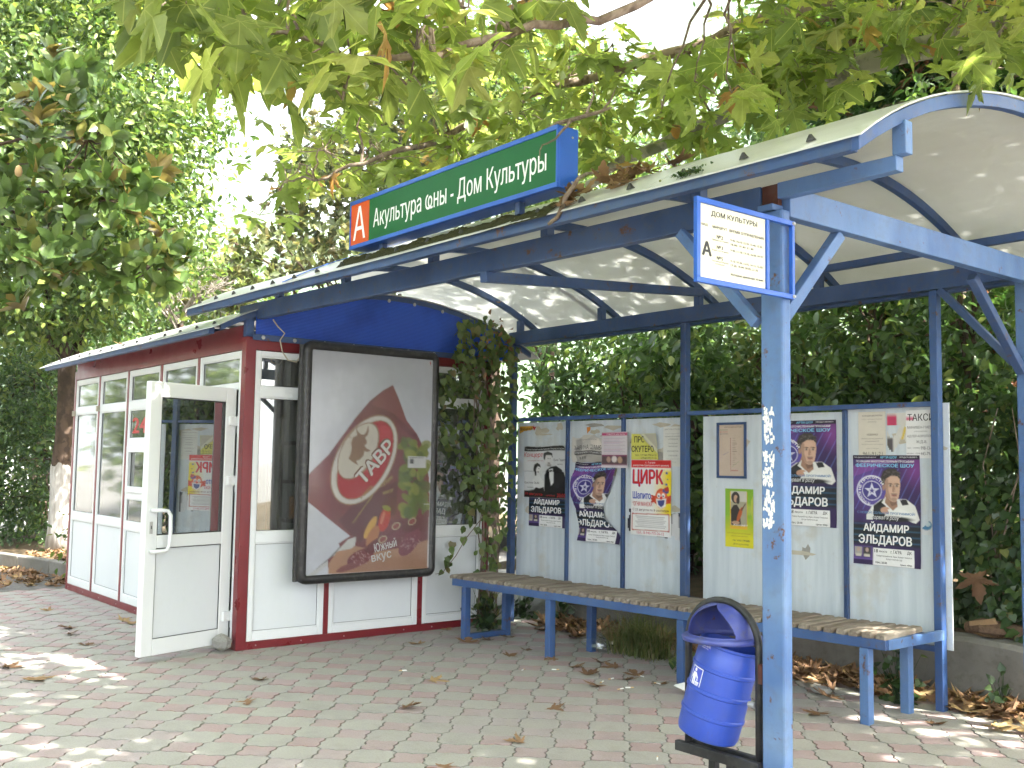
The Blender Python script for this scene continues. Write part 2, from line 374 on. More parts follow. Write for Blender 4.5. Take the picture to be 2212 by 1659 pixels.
# ------------------------------------------------------------------ leaves
def t_oval(w=.3, fold=.12, droop=.12):
    v = [(0, 0, 0), (-w*.75, .3, fold*.8), (w*.75, .3, fold*.8), (0, .32, 0), (-w*.8, .62, fold*.7-droop*.3), (w*.8, .62, fold*.7-droop*.3), (0, .64, -droop*.35), (0, 1, -droop)]
    f = [(0, 3, 1), (0, 2, 3), (1, 3, 6), (1, 6, 4), (3, 2, 5), (3, 5, 6), (4, 6, 7), (6, 5, 7)]
    return np.array(v), np.array(f)
def t_small(w=.32):
    return np.array([(0, 0, 0), (-w, .5, .1), (w, .5, .1), (0, 1, -.05)]), np.array([(0, 3, 1), (0, 2, 3)])
def t_plane(droop=.25, teeth=True, seed=0):
    r = np.random.default_rng(seed); out = []
    # five lobes, deep sinuses, coarse teeth (half outline mirrored)
    half = [(0, 0), (.10, -.03), (.24, -.10), (.30, -.05), (.52, -.13), (.43, .02), (.26, .13), (.41, .17), (.45, .25), (.58, .27), (.62, .35), (.82, .46), (.63, .45), (.60, .53), (.45, .45), (.38, .46), (.17, .37), (.21, .54), (.30, .60), (.23, .68), (.27, .79), (.16, .86), (.12, .97), (0, 1.14)]
    rt_ = [(x*(1+.1*r.uniform(-1, 1)), y*(1+.06*r.uniform(-1, 1))) for x, y in half]
    lf_ = [(-x*(1+.1*r.uniform(-1, 1)), y*(1+.06*r.uniform(-1, 1))) for x, y in half[1:-1]][::-1]
    o = np.array(rt_+lf_); c = np.array([[0, .22]])
    p = np.vstack([c, o]); rr = np.hypot(p[:, 0], p[:, 1]-.22)
    z = -droop*rr**2*1.1 + .10*np.abs(p[:, 0]) + .022*r.normal(size=len(p))*(rr > .3)
    n = len(o); f = [(0, 1+i, 1+(i+1) % n) for i in range(n)]
    return np.c_[p, z], np.array(f)
def t_star():
    o = [(0, 0), (.42, -.1), (.40, .12), (.62, .42), (.28, .46), (.16, .7), (0, 1.05), (-.18, .68), (-.3, .45), (-.63, .4), (-.38, .13), (-.42, -.1)]
    v = np.array([(0, .22, .04)]+[(x, y, -.25*(x*x+(y-.2)**2)) for x, y in o]); n = len(o)
    return v, np.array([(0, 1+i, 1+(i+1) % n) for i in range(n)])
def t_heart():
    v = [(0, 0, 0), (-.34, -.06, .06), (.34, -.06, .06), (0, .3, -.02), (-.46, .28, .05), (.46, .28, .05), (-.26, .64, 0), (.26, .64, 0), (0, 1, -.12)]
    f = [(0, 3, 1), (0, 2, 3), (1, 3, 4), (3, 2, 5), (4, 3, 6), (3, 5, 7), (6, 3, 8), (3, 7, 8)]
    return np.array(v), np.array(f)
def nz(a): return a/np.maximum(np.linalg.norm(a, axis=-1, keepdims=True), 1e-9)
def frames(d, n):
    d = nz(d); s = nz(np.cross(d, n)); n2 = np.cross(s, d); return s, d, n2
def leaf_arrays(tm, pos, d, n, sc):
    tv, tf = tm; s, d, n2 = frames(d, n); N = len(pos)
    V = pos[:, None, :] + sc[:, None, None]*(tv[None, :, 0:1]*s[:, None, :] + tv[None, :, 1:2]*d[:, None, :] + tv[None, :, 2:3]*n2[:, None, :])
    F = tf[None] + (np.arange(N)*len(tv))[:, None, None]
    return V.reshape(-1, 3), F.reshape(-1, tf.shape[1])
def leaves(name, tm, pos, d, n, sc, mat, parent=None, var=None, stuff=True):
    tms = tm if isinstance(tm, list) else [tm]; N = len(pos); var = rng.random(N) if var is None else var
    Vs, Fs, As, b = [], [], [], 0; pick = rng.integers(0, len(tms), N)
    for i, t in enumerate(tms):
        m = pick == i
        if not m.any(): continue
        V, F = leaf_arrays(t, pos[m], d[m], n[m], sc[m]); Vs.append(V); Fs.append(F+b); b += len(V); As.append(np.repeat(var[m], len(t[0])))
    me = raw_mesh(name, np.vstack(Vs), np.vstack(Fs), mat, {'var': ('FLOAT', np.concatenate(As))})
    o = obj(name, me, parent)
    if stuff: o['kind'] = 'stuff'
    return o
def leaf_objects(name, tms, pos, d, n, sc, mat, parent, alpha=None):
    """Single leaves that can be picked apart: objects that share a few meshes."""
    tms = tms if isinstance(tms, list) else [tms]; s, d, n2 = frames(d, n)
    mes = [raw_mesh(name, t[0], t[1], mat, {'var': ('FLOAT', np.full(len(t[0]), -1.0))}) for t in tms]
    off = Vector((0, 0, 0)); p = parent
    while p is not None: off += p.location; p = p.parent
    res = []
    for i in range(len(pos)):
        o = bpy.data.objects.new(name, mes[i % len(mes)]); COL.objects.link(o); o.parent = parent
        k = float(sc[i]); a, b, c, q = s[i]*k, d[i]*k, n2[i]*k, pos[i]
        o.matrix_local = Matrix(((a[0], b[0], c[0], q[0]-off[0]), (a[1], b[1], c[1], q[1]-off[1]), (a[2], b[2], c[2], q[2]-off[2]), (0, 0, 0, 1)))
        res.append(o)
    return res
def rdir(N, upb=0.0):
    d = rng.normal(size=(N, 3)); d[:, 2] += upb; return nz(d)
def in_ell(N, c, r, inner=.35):
    d = nz(rng.normal(size=(N, 3))); u = (inner + (1-inner)*rng.random(N)**.6)[:, None]
    return np.asarray(c)+d*u*np.asarray(r), d
def in_ells(N, ells, inner=.35):
    vol = np.array([np.prod(e[1]) for e in ells])**.8; k = rng.multinomial(N, vol/vol.sum())
    P, D = zip(*[in_ell(n, e[0], e[1], inner) for n, e in zip(k, ells)]); return np.vstack(P), np.vstack(D)
def clumped(nc, per, ells, spread, inner=.35):
    """Leaf positions gathered in clumps through a crown."""
    c, d = in_ells(nc, ells, inner); P = np.repeat(c, per, 0); D = np.repeat(d, per, 0)
    return P + rng.normal(size=P.shape)*spread*np.array([1, 1, .7]), D, c
def limb(mb, pts, r0, r1, n=8, wob=.0):
    pts = [np.asarray(p, float) for p in pts]; out = []
    for i in range(len(pts)-1):
        for k in range(4):
            t = k/4; p = pts[i]*(1-t)+pts[i+1]*t; out.append(p + (rng.normal(size=3)*wob if (i or k) else 0))
    out.append(pts[-1]); L = len(out); mb.tube(out, [r0+(r1-r0)*(i/(L-1))**.8 for i in range(L)], n); return mb

# ================================================================== THE SETTING
# ground sheet to the horizon, paving bed, pavers
KX, KY, KY2, KXL = -7.70, 3.43, 5.93, -12.42        # kiosk corner: wall planes
g = MB(); g.add([(-1050, -1050, -.03), (1050, -1050, -.03), (1050, 1050, -.03), (-1050, 1050, -.03)], [(0, 1, 2, 3)])
props(g.build('ground', 'asphalt'), kind='structure')
PAVE = props(MB().box(-12.62, -.6, -.10, 2.6, 6.66, -.011).build('pavement', 'joint_soil'), kind='structure')
P = .285; PO = np.array([-4.745, 4.372]); HD = .118; NS = 4
def wavy(a, b):
    a, b = np.array(a), np.array(b); d = b-a; nrm = np.array([d[1], -d[0]])/np.linalg.norm(d)
    return [a+d*t+nrm*.0085*math.sin(3*math.pi*t) for t in np.arange(NS)/NS]
dia = [(HD, 0), (0, HD), (-HD, 0), (0, -HD)]
pk = [q for i in range(4) for q in wavy(dia[i], dia[(i+1) % 4])]
h = P/2; gr = []
for cx, cy, a, b in ((-h, -h, (HD, 0), (0, HD)), (-h, h, (0, -HD), (HD, 0)), (h, h, (-HD, 0), (0, -HD)), (h, -h, (0, HD), (-HD, 0))):
    e = wavy(a, b)+[np.array(b)]; gr += [q+np.array([cx, cy]) for q in e]
gr = gr[::-1]
def paver_parts(poly):
    p = np.array(poly); c = p.mean(0); dirs = p-c; L = np.linalg.norm(dirs, axis=1, keepdims=True)
    top = c+dirs*(1-.005/L); mid = c+dirs*(1-.0018/L); n = len(p)
    V = np.vstack([np.c_[top, np.zeros(n)], np.c_[mid, np.full(n, -.013)]])
    area = sum(p[i][0]*p[(i+1) % n][1]-p[(i+1) % n][0]*p[i][1] for i in range(n))
    idx = list(range(n)) if area > 0 else list(range(n))[::-1]
    return V, [tuple(idx)], [(idx[i], n+idx[i], n+idx[(i+1) % n], idx[(i+1) % n]) for i in range(n)]
PV = {}
for nm, poly in (('pink', pk), ('grey', gr)):
    V, t, s = paver_parts(poly); mb = MB(); mb.add(V, t+s); mb.mi = [0]+[1]*len(s)
    PV[nm] = (mb.mesh(nm+'_paver', ['paver_'+nm, 'paver_'+nm+'_edge']), V, t, s)
cand = []
for i in range(-30, 27):
    for j in range(-17, 10):
        for nm, o in (('pink', (0, 0)), ('grey', (.5, .5))):
            c = PO + np.array([(i+o[0])*P, (j+o[1])*P])
            if c[0] < -12.5 or c[0] > 2.4 or c[1] < -.5 or c[1] > 6.52 or (c[0] < KX-.10 and c[1] > KY+.12): continue
            u, v, z = proj((*c, 0)); vis = z > .5 and -40 < u < 2252 and v < 1690
            cand.append((0 if vis else 1, z, nm, c))
cand.sort(key=lambda q: q[:2])
far = {'pink': MB(), 'grey': MB()}
for k, (hid, z, nm, c) in enumerate(cand):
    me, V, t, s = PV[nm]; dz = float(rng.normal()*.0012)
    if k < 300:
        o = obj(nm+'_paver', me, PAVE, (c[0], c[1], dz)); o.rotation_euler = (rng.normal()*.006, rng.normal()*.006, 0)
    else:
        W = V + np.array([c[0], c[1], dz]); far[nm].add(W, t+s); far[nm].mi[-len(t+s):] = [0]+[1]*len(s)
for nm in far:
    props(far[nm].build(nm+'_pavers', ['paver_'+nm, 'paver_'+nm+'_edge'], PAVE), kind='stuff')

# planting bed left of the kiosk behind a kerb, bank behind the retaining wall
kerb_pts = [(-12.55, 6.3), (-12.58, 4.9), (-12.66, 4.25), (-12.95, 3.98), (-13.5, 3.88), (-14.3, 3.80), (-15.2, 3.62), (-16.4, 3.38), (-18, 3.05), (-20, 2.6)]
kb = thing('kerb', (-14.3, 3.8, 0), 'low grey concrete kerb edging the planted bed left of the kiosk', 'kerb')
for i in range(len(kerb_pts)-1):
    a, b = kerb_pts[i], kerb_pts[i+1]; d = np.array(b)-np.array(a); L = np.linalg.norm(d); e = d/L*.006
    mb = MB().beam((a[0]+e[0], a[1]+e[1], .055), (b[0]-e[0], b[1]-e[1], .055), .14, .19); mb.build('kerb_stone', 'concrete', kb, .015)
bed = MB(); n = len(kerb_pts)
bed.add([(x, y+.06, .10) for x, y in kerb_pts]+[(x-1.5, 12+.4*i, .35) for i, (x, y) in enumerate(kerb_pts)], [(i+1, i, n+i, n+i+1) for i in range(n-1)])
props(bed.build('planting_bed', 'soil'), kind='structure')
bank = MB(); xs = np.linspace(-9, 4, 40); ys = np.linspace(6.72, 14, 14)
for y in ys:
    for x in xs: bank.v.append((x, y, .385 + max(0, y-6.9)*.13 + .03*math.sin(x*3+y*2)))
for j in range(13):
    for i in range(39): bank.f.append((j*40+i, j*40+i+1, j*40+40+i+1, j*40+40+i)); bank.mi.append(0)
props(bank.build('bank', 'soil', smooth=True), kind='structure')
rw = MB(); prof = [(6.62, -.05), (6.62, .37), (6.645, .40), (6.80, .405), (6.82, -.05)]
xs = np.linspace(-7.5, 4, 60)
for x in xs:
    j = .007*math.sin(x*9)+.006*rng.normal()
    for y, z in prof: rw.v.append((x, y+(j if z > 0 else 0), z+(j if z > .3 else 0)))
for i in range(59):
    for k in range(4): rw.f.append((i*5+k, i*5+5+k, i*5+6+k, i*5+1+k)); rw.mi.append(0)
props(rw.build('retaining_wall', 'concrete', smooth=False), 'low weathered concrete retaining wall behind the bench', 'wall')
# hills far off
def hill(name, cx, cy, ex, ey, hh, seed):
    r = np.random.default_rng(seed); n = 40; mb = MB(); ph = r.random(8)*6
    for i in range(n+1):
        for j in range(n+1):
            u, v = i/n*2-1, j/n*2-1; q = max(0, 1-math.sqrt(u*u+v*v))
            z = hh*(q**.8)*(1+.18*math.sin(5*u+ph[0])*math.cos(4*v+ph[1])+.10*math.sin(11*u+ph[2]+7*v)+.05*math.sin(23*u+ph[3])*math.sin(19*v+ph[4]))
            mb.v.append((cx+u*ex, cy+v*ey, z-5))
    for i in range(n):
        for j in range(n): a = i*(n+1)+j; mb.f.append((a, a+n+1, a+n+2, a+1)); mb.mi.append(0)
    return props(mb.build(name, 'hill_forest', smooth=True), kind='structure')
d = ray(520, 700); hill('hill', *(d*420)[:2], 260, 200, 105, 3)
d = ray(1700, 700); hill('mountain', *(d*520)[:2], 360, 260, 255, 5)

# ================================================================== BUS SHELTER
YR = 6.245
def yf(x): return 3.50+.03*(x+7.7)          # front beam line
def zfb(x): return 2.648-.005*(x+7.7)       # its underside
SH = thing('bus_shelter', (-5.2, 4.9, 0), 'blue steel bus shelter with white arched translucent roof and notice boards', 'bus shelter')
def sbeam(name, p0, p1, w, hh, mat='blue_paint', b=.004): return beam(name, mat, SH, p0, p1, w, hh, b)
# posts
PXL, PXR, PYF, PYB = -2.775, -2.655, 3.625, 3.685
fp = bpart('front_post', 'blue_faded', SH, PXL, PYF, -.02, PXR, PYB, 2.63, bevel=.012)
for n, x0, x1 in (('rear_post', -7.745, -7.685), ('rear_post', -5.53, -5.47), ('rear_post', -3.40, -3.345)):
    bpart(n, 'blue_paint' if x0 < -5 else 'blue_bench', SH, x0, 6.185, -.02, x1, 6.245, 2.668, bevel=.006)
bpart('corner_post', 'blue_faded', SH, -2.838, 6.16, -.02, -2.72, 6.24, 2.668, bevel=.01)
# front beam (deep) to the post, lighter tail beyond it
FB = MB(); a, b = -8.0, -2.79
def fbeam(x0, x1, h0, h1, w=.06):
    return MB().hexa([(x0, yf(x0), h0[0]), (x1, yf(x1), h1[0]), (x1, yf(x1)+w, h1[0]), (x0, yf(x0)+w, h0[0]), (x0, yf(x0), h0[1]), (x1, yf(x1), h1[1]), (x1, yf(x1)+w, h1[1]), (x0, yf(x0)+w, h0[1])])
fbeam(a, b, (zfb(a), zfb(a)+.135), (zfb(b), zfb(b)+.135)).build('front_beam', 'blue_paint', SH, .006)
fbeam(-2.70, -2.14, (2.685, 2.757), (2.695, 2.757), .055).build('front_beam_end', 'blue_faded', SH, .004)
bpart('post_head', 'blue_faded', SH, PXL-.005, PYF-.01, 2.632, -2.70, PYB+.01, 2.66, bevel=.003)
bpart('rusty_slot', 'dark_slot', SH, -2.785, PYF+.03, 2.661, -2.70, PYB, 2.755, bevel=.002)
# rear beam, cross beam, ties
sbeam('rear_beam', (-7.76, 6.225, 2.732), (-2.55, 6.225, 2.732), .08, .118)
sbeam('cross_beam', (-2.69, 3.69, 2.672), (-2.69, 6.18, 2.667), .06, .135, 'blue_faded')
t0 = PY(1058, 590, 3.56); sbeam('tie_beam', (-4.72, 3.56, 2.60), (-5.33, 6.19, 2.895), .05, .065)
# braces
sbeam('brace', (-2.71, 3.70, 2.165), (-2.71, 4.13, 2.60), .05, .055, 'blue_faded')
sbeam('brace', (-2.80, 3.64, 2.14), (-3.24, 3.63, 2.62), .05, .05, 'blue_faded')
sbeam('brace', (-3.335, 6.21, 2.67), (-2.87, 6.21, 2.16), .045, .045)
sbeam('brace', (-2.80, 5.57, 2.60), (-2.80, 6.15, 2.10), .05, .05)
# ribs on stubs
RIBS = [(-7.36, -7.63), (-6.36, -6.49), (-5.30, -5.37), (-4.23, -4.25), (-3.16, -3.20), (-2.13, -2.15)]
def apex(x): return 3.235 + .003*(x+7.7)
def arch(x, y, off=0):           # outer roof skin height; x is the station at the front beam
    c = (yf(x)+YR)/2+.03; hw = c-(yf(x)-.31); ze = 2.775; sag = apex(x)-ze; RR = (hw*hw+sag*sag)/(2*sag)
    return apex(x)-RR+math.sqrt(max(.01, (RR+off)**2-(y-c)**2))
def ribx(r, y): return r[0]+(r[1]-r[0])*(y-3.5)/(YR-3.5)
def yend(x): return yf(x)-.31, YR+.37
for r in RIBS:
    y0, y1 = yend(r[0]); mb = MB(); N = 26; w = .02
    for i in range(N+1):
        y = y0+(y1-y0)*i/N; x = ribx(r, y); zo = arch(r[0], y)-.012; zi = zo-.058
        mb.v += [(x-w, y, zi), (x+w, y, zi), (x+w, y, zo), (x-w, y, zo)]
    for i in range(N):
        for k in range(4): mb.f.append((i*4+k, i*4+(k+1) % 4, i*4+4+(k+1) % 4, i*4+4+k)); mb.mi.append(0)
    mb.f += [(3, 2, 1, 0), (N*4, N*4+1, N*4+2, N*4+3)]; mb.mi += [0, 0]
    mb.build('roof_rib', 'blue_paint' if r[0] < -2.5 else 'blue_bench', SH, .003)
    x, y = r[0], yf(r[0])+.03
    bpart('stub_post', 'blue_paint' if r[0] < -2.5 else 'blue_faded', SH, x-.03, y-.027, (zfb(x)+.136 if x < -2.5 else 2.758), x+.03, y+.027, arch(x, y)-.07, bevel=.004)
    x = r[1]; y = 6.225
    bpart('stub_post', 'blue_paint', SH, x-.03, y-.027, 2.792, x+.03, y+.027, arch(r[0], y)-.07, bevel=.004)
# eave tubes
for nm, k in (('front_eave_tube', 0), ('rear_eave_tube', 1)):
    p = [(x, yend(x)[k]+(.02 if k == 0 else -.02), 2.737-.0*x) for x in (-8.33, -2.14)]
    beam(nm, 'blue_paint', SH, p[0], p[1], .045, .055)
sbeam('purlin', (-4.15, 6.06, 2.89), (-2.16, 6.06, 2.90), .045, .05)
# roof skin in sheets, one blue joint strip
ST = [-8.36, -6.40, -5.32, -4.24, -3.18, -2.09]
def skin(x0, x1, lift=0, name='roof_panel', mat='roof_sheet', th=.008):
    mb = MB(); N = 30; M = 3; 
    for s_ in (0, 1):
        for i in range(N+1):
            for j in range(M+1):
                x = x0+(x1-x0)*j/M; y0, y1 = yend(x); y0 -= .02; y = y0+(y1-y0)*i/N
                xx = x + (-.27*(y-3.5)/2.75 if x < -6.9 else (-.13 if x < -5.9 else -.05)*(y-3.5)/2.75)
                mb.v.append((xx, y, arch(x, y)+lift+s_*th-.008+.004*math.sin(y*5+x*2)))
    B = (N+1)*(M+1)
    for i in range(N):
        for j in range(M):
            q = i*(M+1)+j; mb.f += [(q+M+1, q+M+2, q+1, q), (B+q, B+q+1, B+q+M+2, B+q+M+1)]; mb.mi += [0, 0]
    for i in range(N):
        for j in (0, M): q = i*(M+1)+j; mb.f.append((q, q+M+1, B+q+M+1, B+q)); mb.mi.append(0)
    for j in range(M):
        for i in (0, N): q = i*(M+1)+j; mb.f.append((q, q+1, B+q+1, B+q)); mb.mi.append(0)
    return mb.build(name, mat, SH, smooth=False)
for i in range(5): skin(ST[i]+.002, ST[i+1]-.002, .0015*(i % 2))
skin(-6.64, -6.59, .014, 'joint_strip', 'blue_sign', .006)
# roof screws along the front edge
for i, x in enumerate(np.linspace(-8.2, -2.35, 19)):
    y = yend(x)[0]+.05; z = arch(x, y)+.004
    MB().tube([(x, y, z-.004), (x, y-.004, z+.006), (x, y-.006, z+.022)], [.022, .016, .006], 8).build('roof_screw', 'rubber_grey', SH, loc=None)
# notice boards on the rear frame
BOARDS = [(-7.675, -6.945), (-6.925, -6.235), (-6.205, -5.505), (-5.345, -4.06), (-4.05, -3.31)]
for x0, x1 in BOARDS:
    bpart('notice_board', 'board_white', SH, x0, 6.252, .41 if x0 < -5 else .375, x1, 6.262, 1.905 if x0 < -5 else (1.905 if x1 < -3.5 else 1.94), bevel=.001)
for x in (-6.935, -6.22, -4.055): bpart('board_mullion', 'blue_paint', SH, x-.015, 6.222, .40, x+.015, 6.2505, 1.915, bevel=.003)
for x0, x1 in ((-7.684, -5.531), (-5.469, -3.401)):
    bpart('board_rail', 'blue_bench', SH, x0, 6.20, 1.917, x1, 6.24, 1.95, bevel=.004); bpart('board_rail', 'blue_bench', SH, x0, 6.20, .36, x1, 6.24, .395, bevel=.004)
# scraps of old paper and paste left on the boards
r = np.random.default_rng(21)
for k in range(34):
    bx = BOARDS[k % 5]; cx, cz = r.uniform(bx[0]+.1, bx[1]-.1), (1.62+.25*r.random() if k % 3 else r.uniform(.9, 1.6)); wq, hq = r.uniform(.03, .16), r.uniform(.015, .08); n = 11
    pts = [(cx+wq*math.cos(a)*r.uniform(.5, 1.1), 6.2515-.0001*(k % 9), cz+hq*math.sin(a)*r.uniform(.4, 1.1)) for a in np.linspace(0, 2*math.pi, n, endpoint=False)]
    MB().add(pts, [tuple(range(n))]).build('paper_residue', ['old_paper', 'old_paper', 'old_paper', 'paste_grey'][k % 4], SH)
# torn sticker remains on the front post
def torn(z0, z1, x0, x1, seed):
    r = np.random.default_rng(seed); n = 9; cells = []; mb = MB()
    for i in range(n):
        for j in range(7):
            if r.random() < .30+.35*(abs(j-3) == 3): continue
            u0, v0 = j/7, i/n; k = lambda: r.uniform(-.05, .05)
            q = [(u0+k(), v0+k()), (u0+.15+k(), v0+k()), (u0+.15+k(), v0+.12+k()), (u0+k(), v0+.12+k())]
            mb.add([(x0+(x1-x0)*u, PYF-.0012-.0002*((i*7+j) % 5), z0+(z1-z0)*v) for u, v in q], [(0, 1, 2, 3)])
    o = mb.build('torn_sticker', 'paper_white', fp); o['kind'] = 'stuff'
za = lambda py: PY(1668, py, PYF)[2]
for k, (p0, p1) in enumerate(((958, 880), (1052, 975), (1140, 1060))): torn(za(p0), za(p1), PXL+.012, PXL+.072, k+3)

# ================================================================== KIOSK
KI = thing('kiosk', (-10, 4.7, 0), 'white panelled glazed kiosk with dark red frame and open door', 'kiosk')
def kp(name, mat, *b, bevel=.003, parent=None): return bpart(name, mat, parent or KI, *b, bevel=bevel)
ZT = 2.40
kp('corner_post', 'red_paint', KX-.085, KY, 0, KX, KY+.085, 2.50)
kp('corner_post', 'red_paint', KX-.07, KY2-.07, 0, KX, KY2, 2.50)
kp('corner_post', 'red_paint', KXL, KY, 0, KXL+.06, KY+.07, 2.50); kp('corner_post', 'red_paint', KXL, KY2-.07, 0, KXL+.06, KY2, 2.50)
kp('base_rail', 'red_paint', KXL+.0605, KY+.002, 0, KX-.086, KY+.06, .068); kp('base_rail', 'red_paint', KX-.06, KY+.0855, 0, KX-.002, KY2-.0705, .062)
kp('head_band', 'red_paint', KXL+.0605, KY+.002, ZT, KX-.086, KY+.06, 2.60); kp('head_band', 'red_paint', KX-.06, KY+.0855, ZT, KX-.002, KY2-.0705, 2.50)
kp('back_wall', 'white_panel', KXL+.061, KY2-.06, .0, KX-.071, KY2-.005, 2.55); kp('end_wall', 'white_panel', KXL+.005, KY+.071, 0, KXL+.05, KY2-.071, 2.55)
kp('floor', 'interior_dark', KXL+.061, KY+.062, .005, KX-.062, KY2-.061, .03); kp('ceiling', 'interior_dark', KXL+.06, KY+.062, 2.44, KX-.062, KY2-.061, 2.47)
def frame_unit(axis, a0, a1, rails, plane, name='window', depth=.055, jamb=.045):
    """White pvc unit: jambs plus rails; cells between the rails are panes ('g', 'd') or panels ('p')."""
    s = 1 if axis == 'x' else -1
    def bx(u0, u1, z0, z1, d0, d1):
        if axis == 'x': return (u0, plane+d0, z0, u1, plane+d1, z1)
        return (plane-d1, u0, z0, plane-d0, u1, z1)
    mb = MB(); zb, zt = rails[0][0], rails[-1][1]
    mb.box(*bx(a0, a0+jamb, zb, zt, .006, depth)); mb.box(*bx(a1-jamb, a1, zb, zt, .006, depth))
    for r in rails: mb.box(*bx(a0+jamb+.0005, a1-jamb-.0005, r[0], r[1], .007, depth-.002))
    fr = mb.build(name, 'white_pvc', KI, .004)
    for i in range(len(rails)-1):
        kind = rails[i][2] if len(rails[i]) > 2 else 'g'; z0, z1 = rails[i][1], rails[i+1][0]; u0, u1 = a0+jamb, a1-jamb
        if kind == 'o': continue
        q = {'g': ('pane', 'window_glass'), 'd': ('pane', 'dusty_glass'), 'p': ('infill_panel', 'white_panel')}[kind]
        MB().box(*bx(u0-.004, u1+.004, z0-.004, z1+.004, .024, .032)).build(q[0], q[1], fr, 0)
        t = .011; sm = MB()
        for e in (bx(u0, u1, z0, z0+t, .014, .0235), bx(u0, u1, z1-t, z1, .014, .0235), bx(u0, u0+t, z0+t, z1-t, .0142, .0235), bx(u1-t, u1, z0+t, z1-t, .0142, .0235)): sm.box(*e)
        sm.build('glazing_bead' if kind != 'p' else 'panel_bead', 'white_pvc', fr, .002)
        if 1:
            ga = MB(); t2 = .0035 if kind != 'p' else .0028
            for e in (bx(u0+t, u1-t, z0+t, z0+t+t2, .0205, .0237), bx(u0+t, u1-t, z1-t-t2, z1-t, .0205, .0237), bx(u0+t, u0+t+t2, z0+t, z1-t, .0205, .0237), bx(u1-t-t2, u1-t, z0+t, z1-t, .0205, .0237)): ga.box(*e)
            ga.build('gasket', 'rubber_grey', fr)
    return fr
bays = [(-12.36, -11.51), (-11.46, -10.57), (-10.52, -9.635), (-9.575, -8.715), (-8.665, -7.79)]
std = [(.07, .145, 'p'), (.80, .885, 'd'), (2.0, 2.075, 'd'), (2.345, 2.395)]
for i, (x0, x1) in enumerate(bays):
    if i == 2:
        fr = frame_unit('x', x0, x1, [(.07, .145, 'p'), (.79, .87, 'd'), (1.10, 1.17, 'd'), (1.62, 1.70, 'd'), (1.995, 2.08, 'd'), (2.345, 2.395)], KY)
        mb = MB()     # serving hatch sash
        for e in ((x0+.05, 1.165, x0+.11, 1.625), (x1-.11, 1.165, x1-.05, 1.625), (x0+.11, 1.165, x1-.11, 1.225), (x0+.11, 1.565, x1-.11, 1.625)): mb.box(e[0], KY-.012, e[1], e[2], KY+.02, e[3])
        mb.build('hatch_sash', 'white_pvc', fr, .004)
    elif i == 4: frame_unit('x', x0, x1, [(.0, .035, 'o'), (2.08, 2.125, 'd'), (2.345, 2.395)], KY, 'door_frame')
    else: frame_unit('x', x0, x1, std, KY)
for i in range(4): kp('mullion', 'red_paint', bays[i][1]+.001, KY+.001, .0685, bays[i+1][0]-.001, KY+.056, ZT-.001)
wb = [(3.52, 4.20), (4.245, 5.14), (5.19, 5.855)]
for y0, y1 in wb: frame_unit('y', y0, y1, [(.063, .13, 'p'), (.84, .925, 'g'), (2.02, 2.10, 'g'), (2.35, 2.395)], KX)
for i in range(2): kp('mullion', 'red_paint', KX-.056, wb[i][1]+.001, .0625, KX-.001, wb[i+1][0]-.001, ZT-.001)
# little catches on the front frames
for x, z in ((-12.36, 1.98), (-11.47, 2.01), (-9.60, 2.02)): kp('window_catch', 'rope_plastic', x-.015, KY-.03, z, x+.025, KY+.004, z+.06)
for x in np.linspace(-12.3, -7.8, 9): MB().tube([(x, KY-.002, .035), (x, KY+.01, .035)], .006, 6).build('rivet', 'zinc', KI)
for y in (3.6, 4.0, 4.4, 5.0, 5.3, 5.7): MB().tube([(KX-.01, y, .03), (KX+.001, y, .03)], .006, 6).build('rivet', 'zinc', KI)
# roof: low vault
def karch(y): 
    c = 4.83; hw = c-3.17; sag = .43; RR = (hw*hw+sag*sag)/(2*sag); return 2.99-RR+math.sqrt(RR*RR-(y-c)**2)
def kskin(x0, x1, lift):
    mb = MB(); N = 26; ys = np.linspace(3.15, 6.5, N+1)
    for s_ in (0, .007):
        for y in ys:
            for x in (x0, x1): mb.v.append((x, y, karch(y)+lift+s_))
    B = 2*(N+1)
    for i in range(N):
        q = 2*i; mb.f += [(q+2, q+3, q+1, q), (B+q, B+q+1, B+q+3, B+q+2), (q, q+2, B+q+2, B+q), (q+1, q+3, B+q+3, B+q+1)]; mb.mi += [0]*4
    mb.f += [(0, 1, B+1, B), (2*N, 2*N+1, B+2*N+1, B+2*N)]; mb.mi += [0, 0]
    mb.build('roof_panel', 'kiosk_roof_sheet', KI)
for i, (x0, x1) in enumerate(((-12.9, -11.2), (-11.25, -9.4), (-9.45, -7.66))): kskin(x0, x1, .003*(i % 2))
beam('eave_tube', 'blue_paint', KI, (-12.72, 3.19, karch(3.19)-.030), (-7.83, 3.19, karch(3.19)-.030), .045, .055)
for x in (-12.75, -10.9, -9.2, -7.69):
    mb = MB(); ys = np.linspace(3.2, 6.4, 19)
    for y in ys: z = karch(y)-.004; mb.v += [(x-.015, y, z-.045), (x+.015, y, z-.045), (x+.015, y, z), (x-.015, y, z)]
    for i in range(18):
        for k in range(4): mb.f.append((i*4+k, i*4+(k+1) % 4, i*4+4+(k+1) % 4, i*4+4+k)); mb.mi.append(0)
    mb.build('roof_rib', 'blue_paint', KI)
for x in np.linspace(-12.7, -7.9, 14):
    y = 3.24; z = karch(y)+.008; MB().tube([(x, y, z-.003), (x, y-.003, z+.005), (x, y-.005, z+.018)], [.02, .014, .006], 7).build('roof_screw', 'rubber_grey', KI)
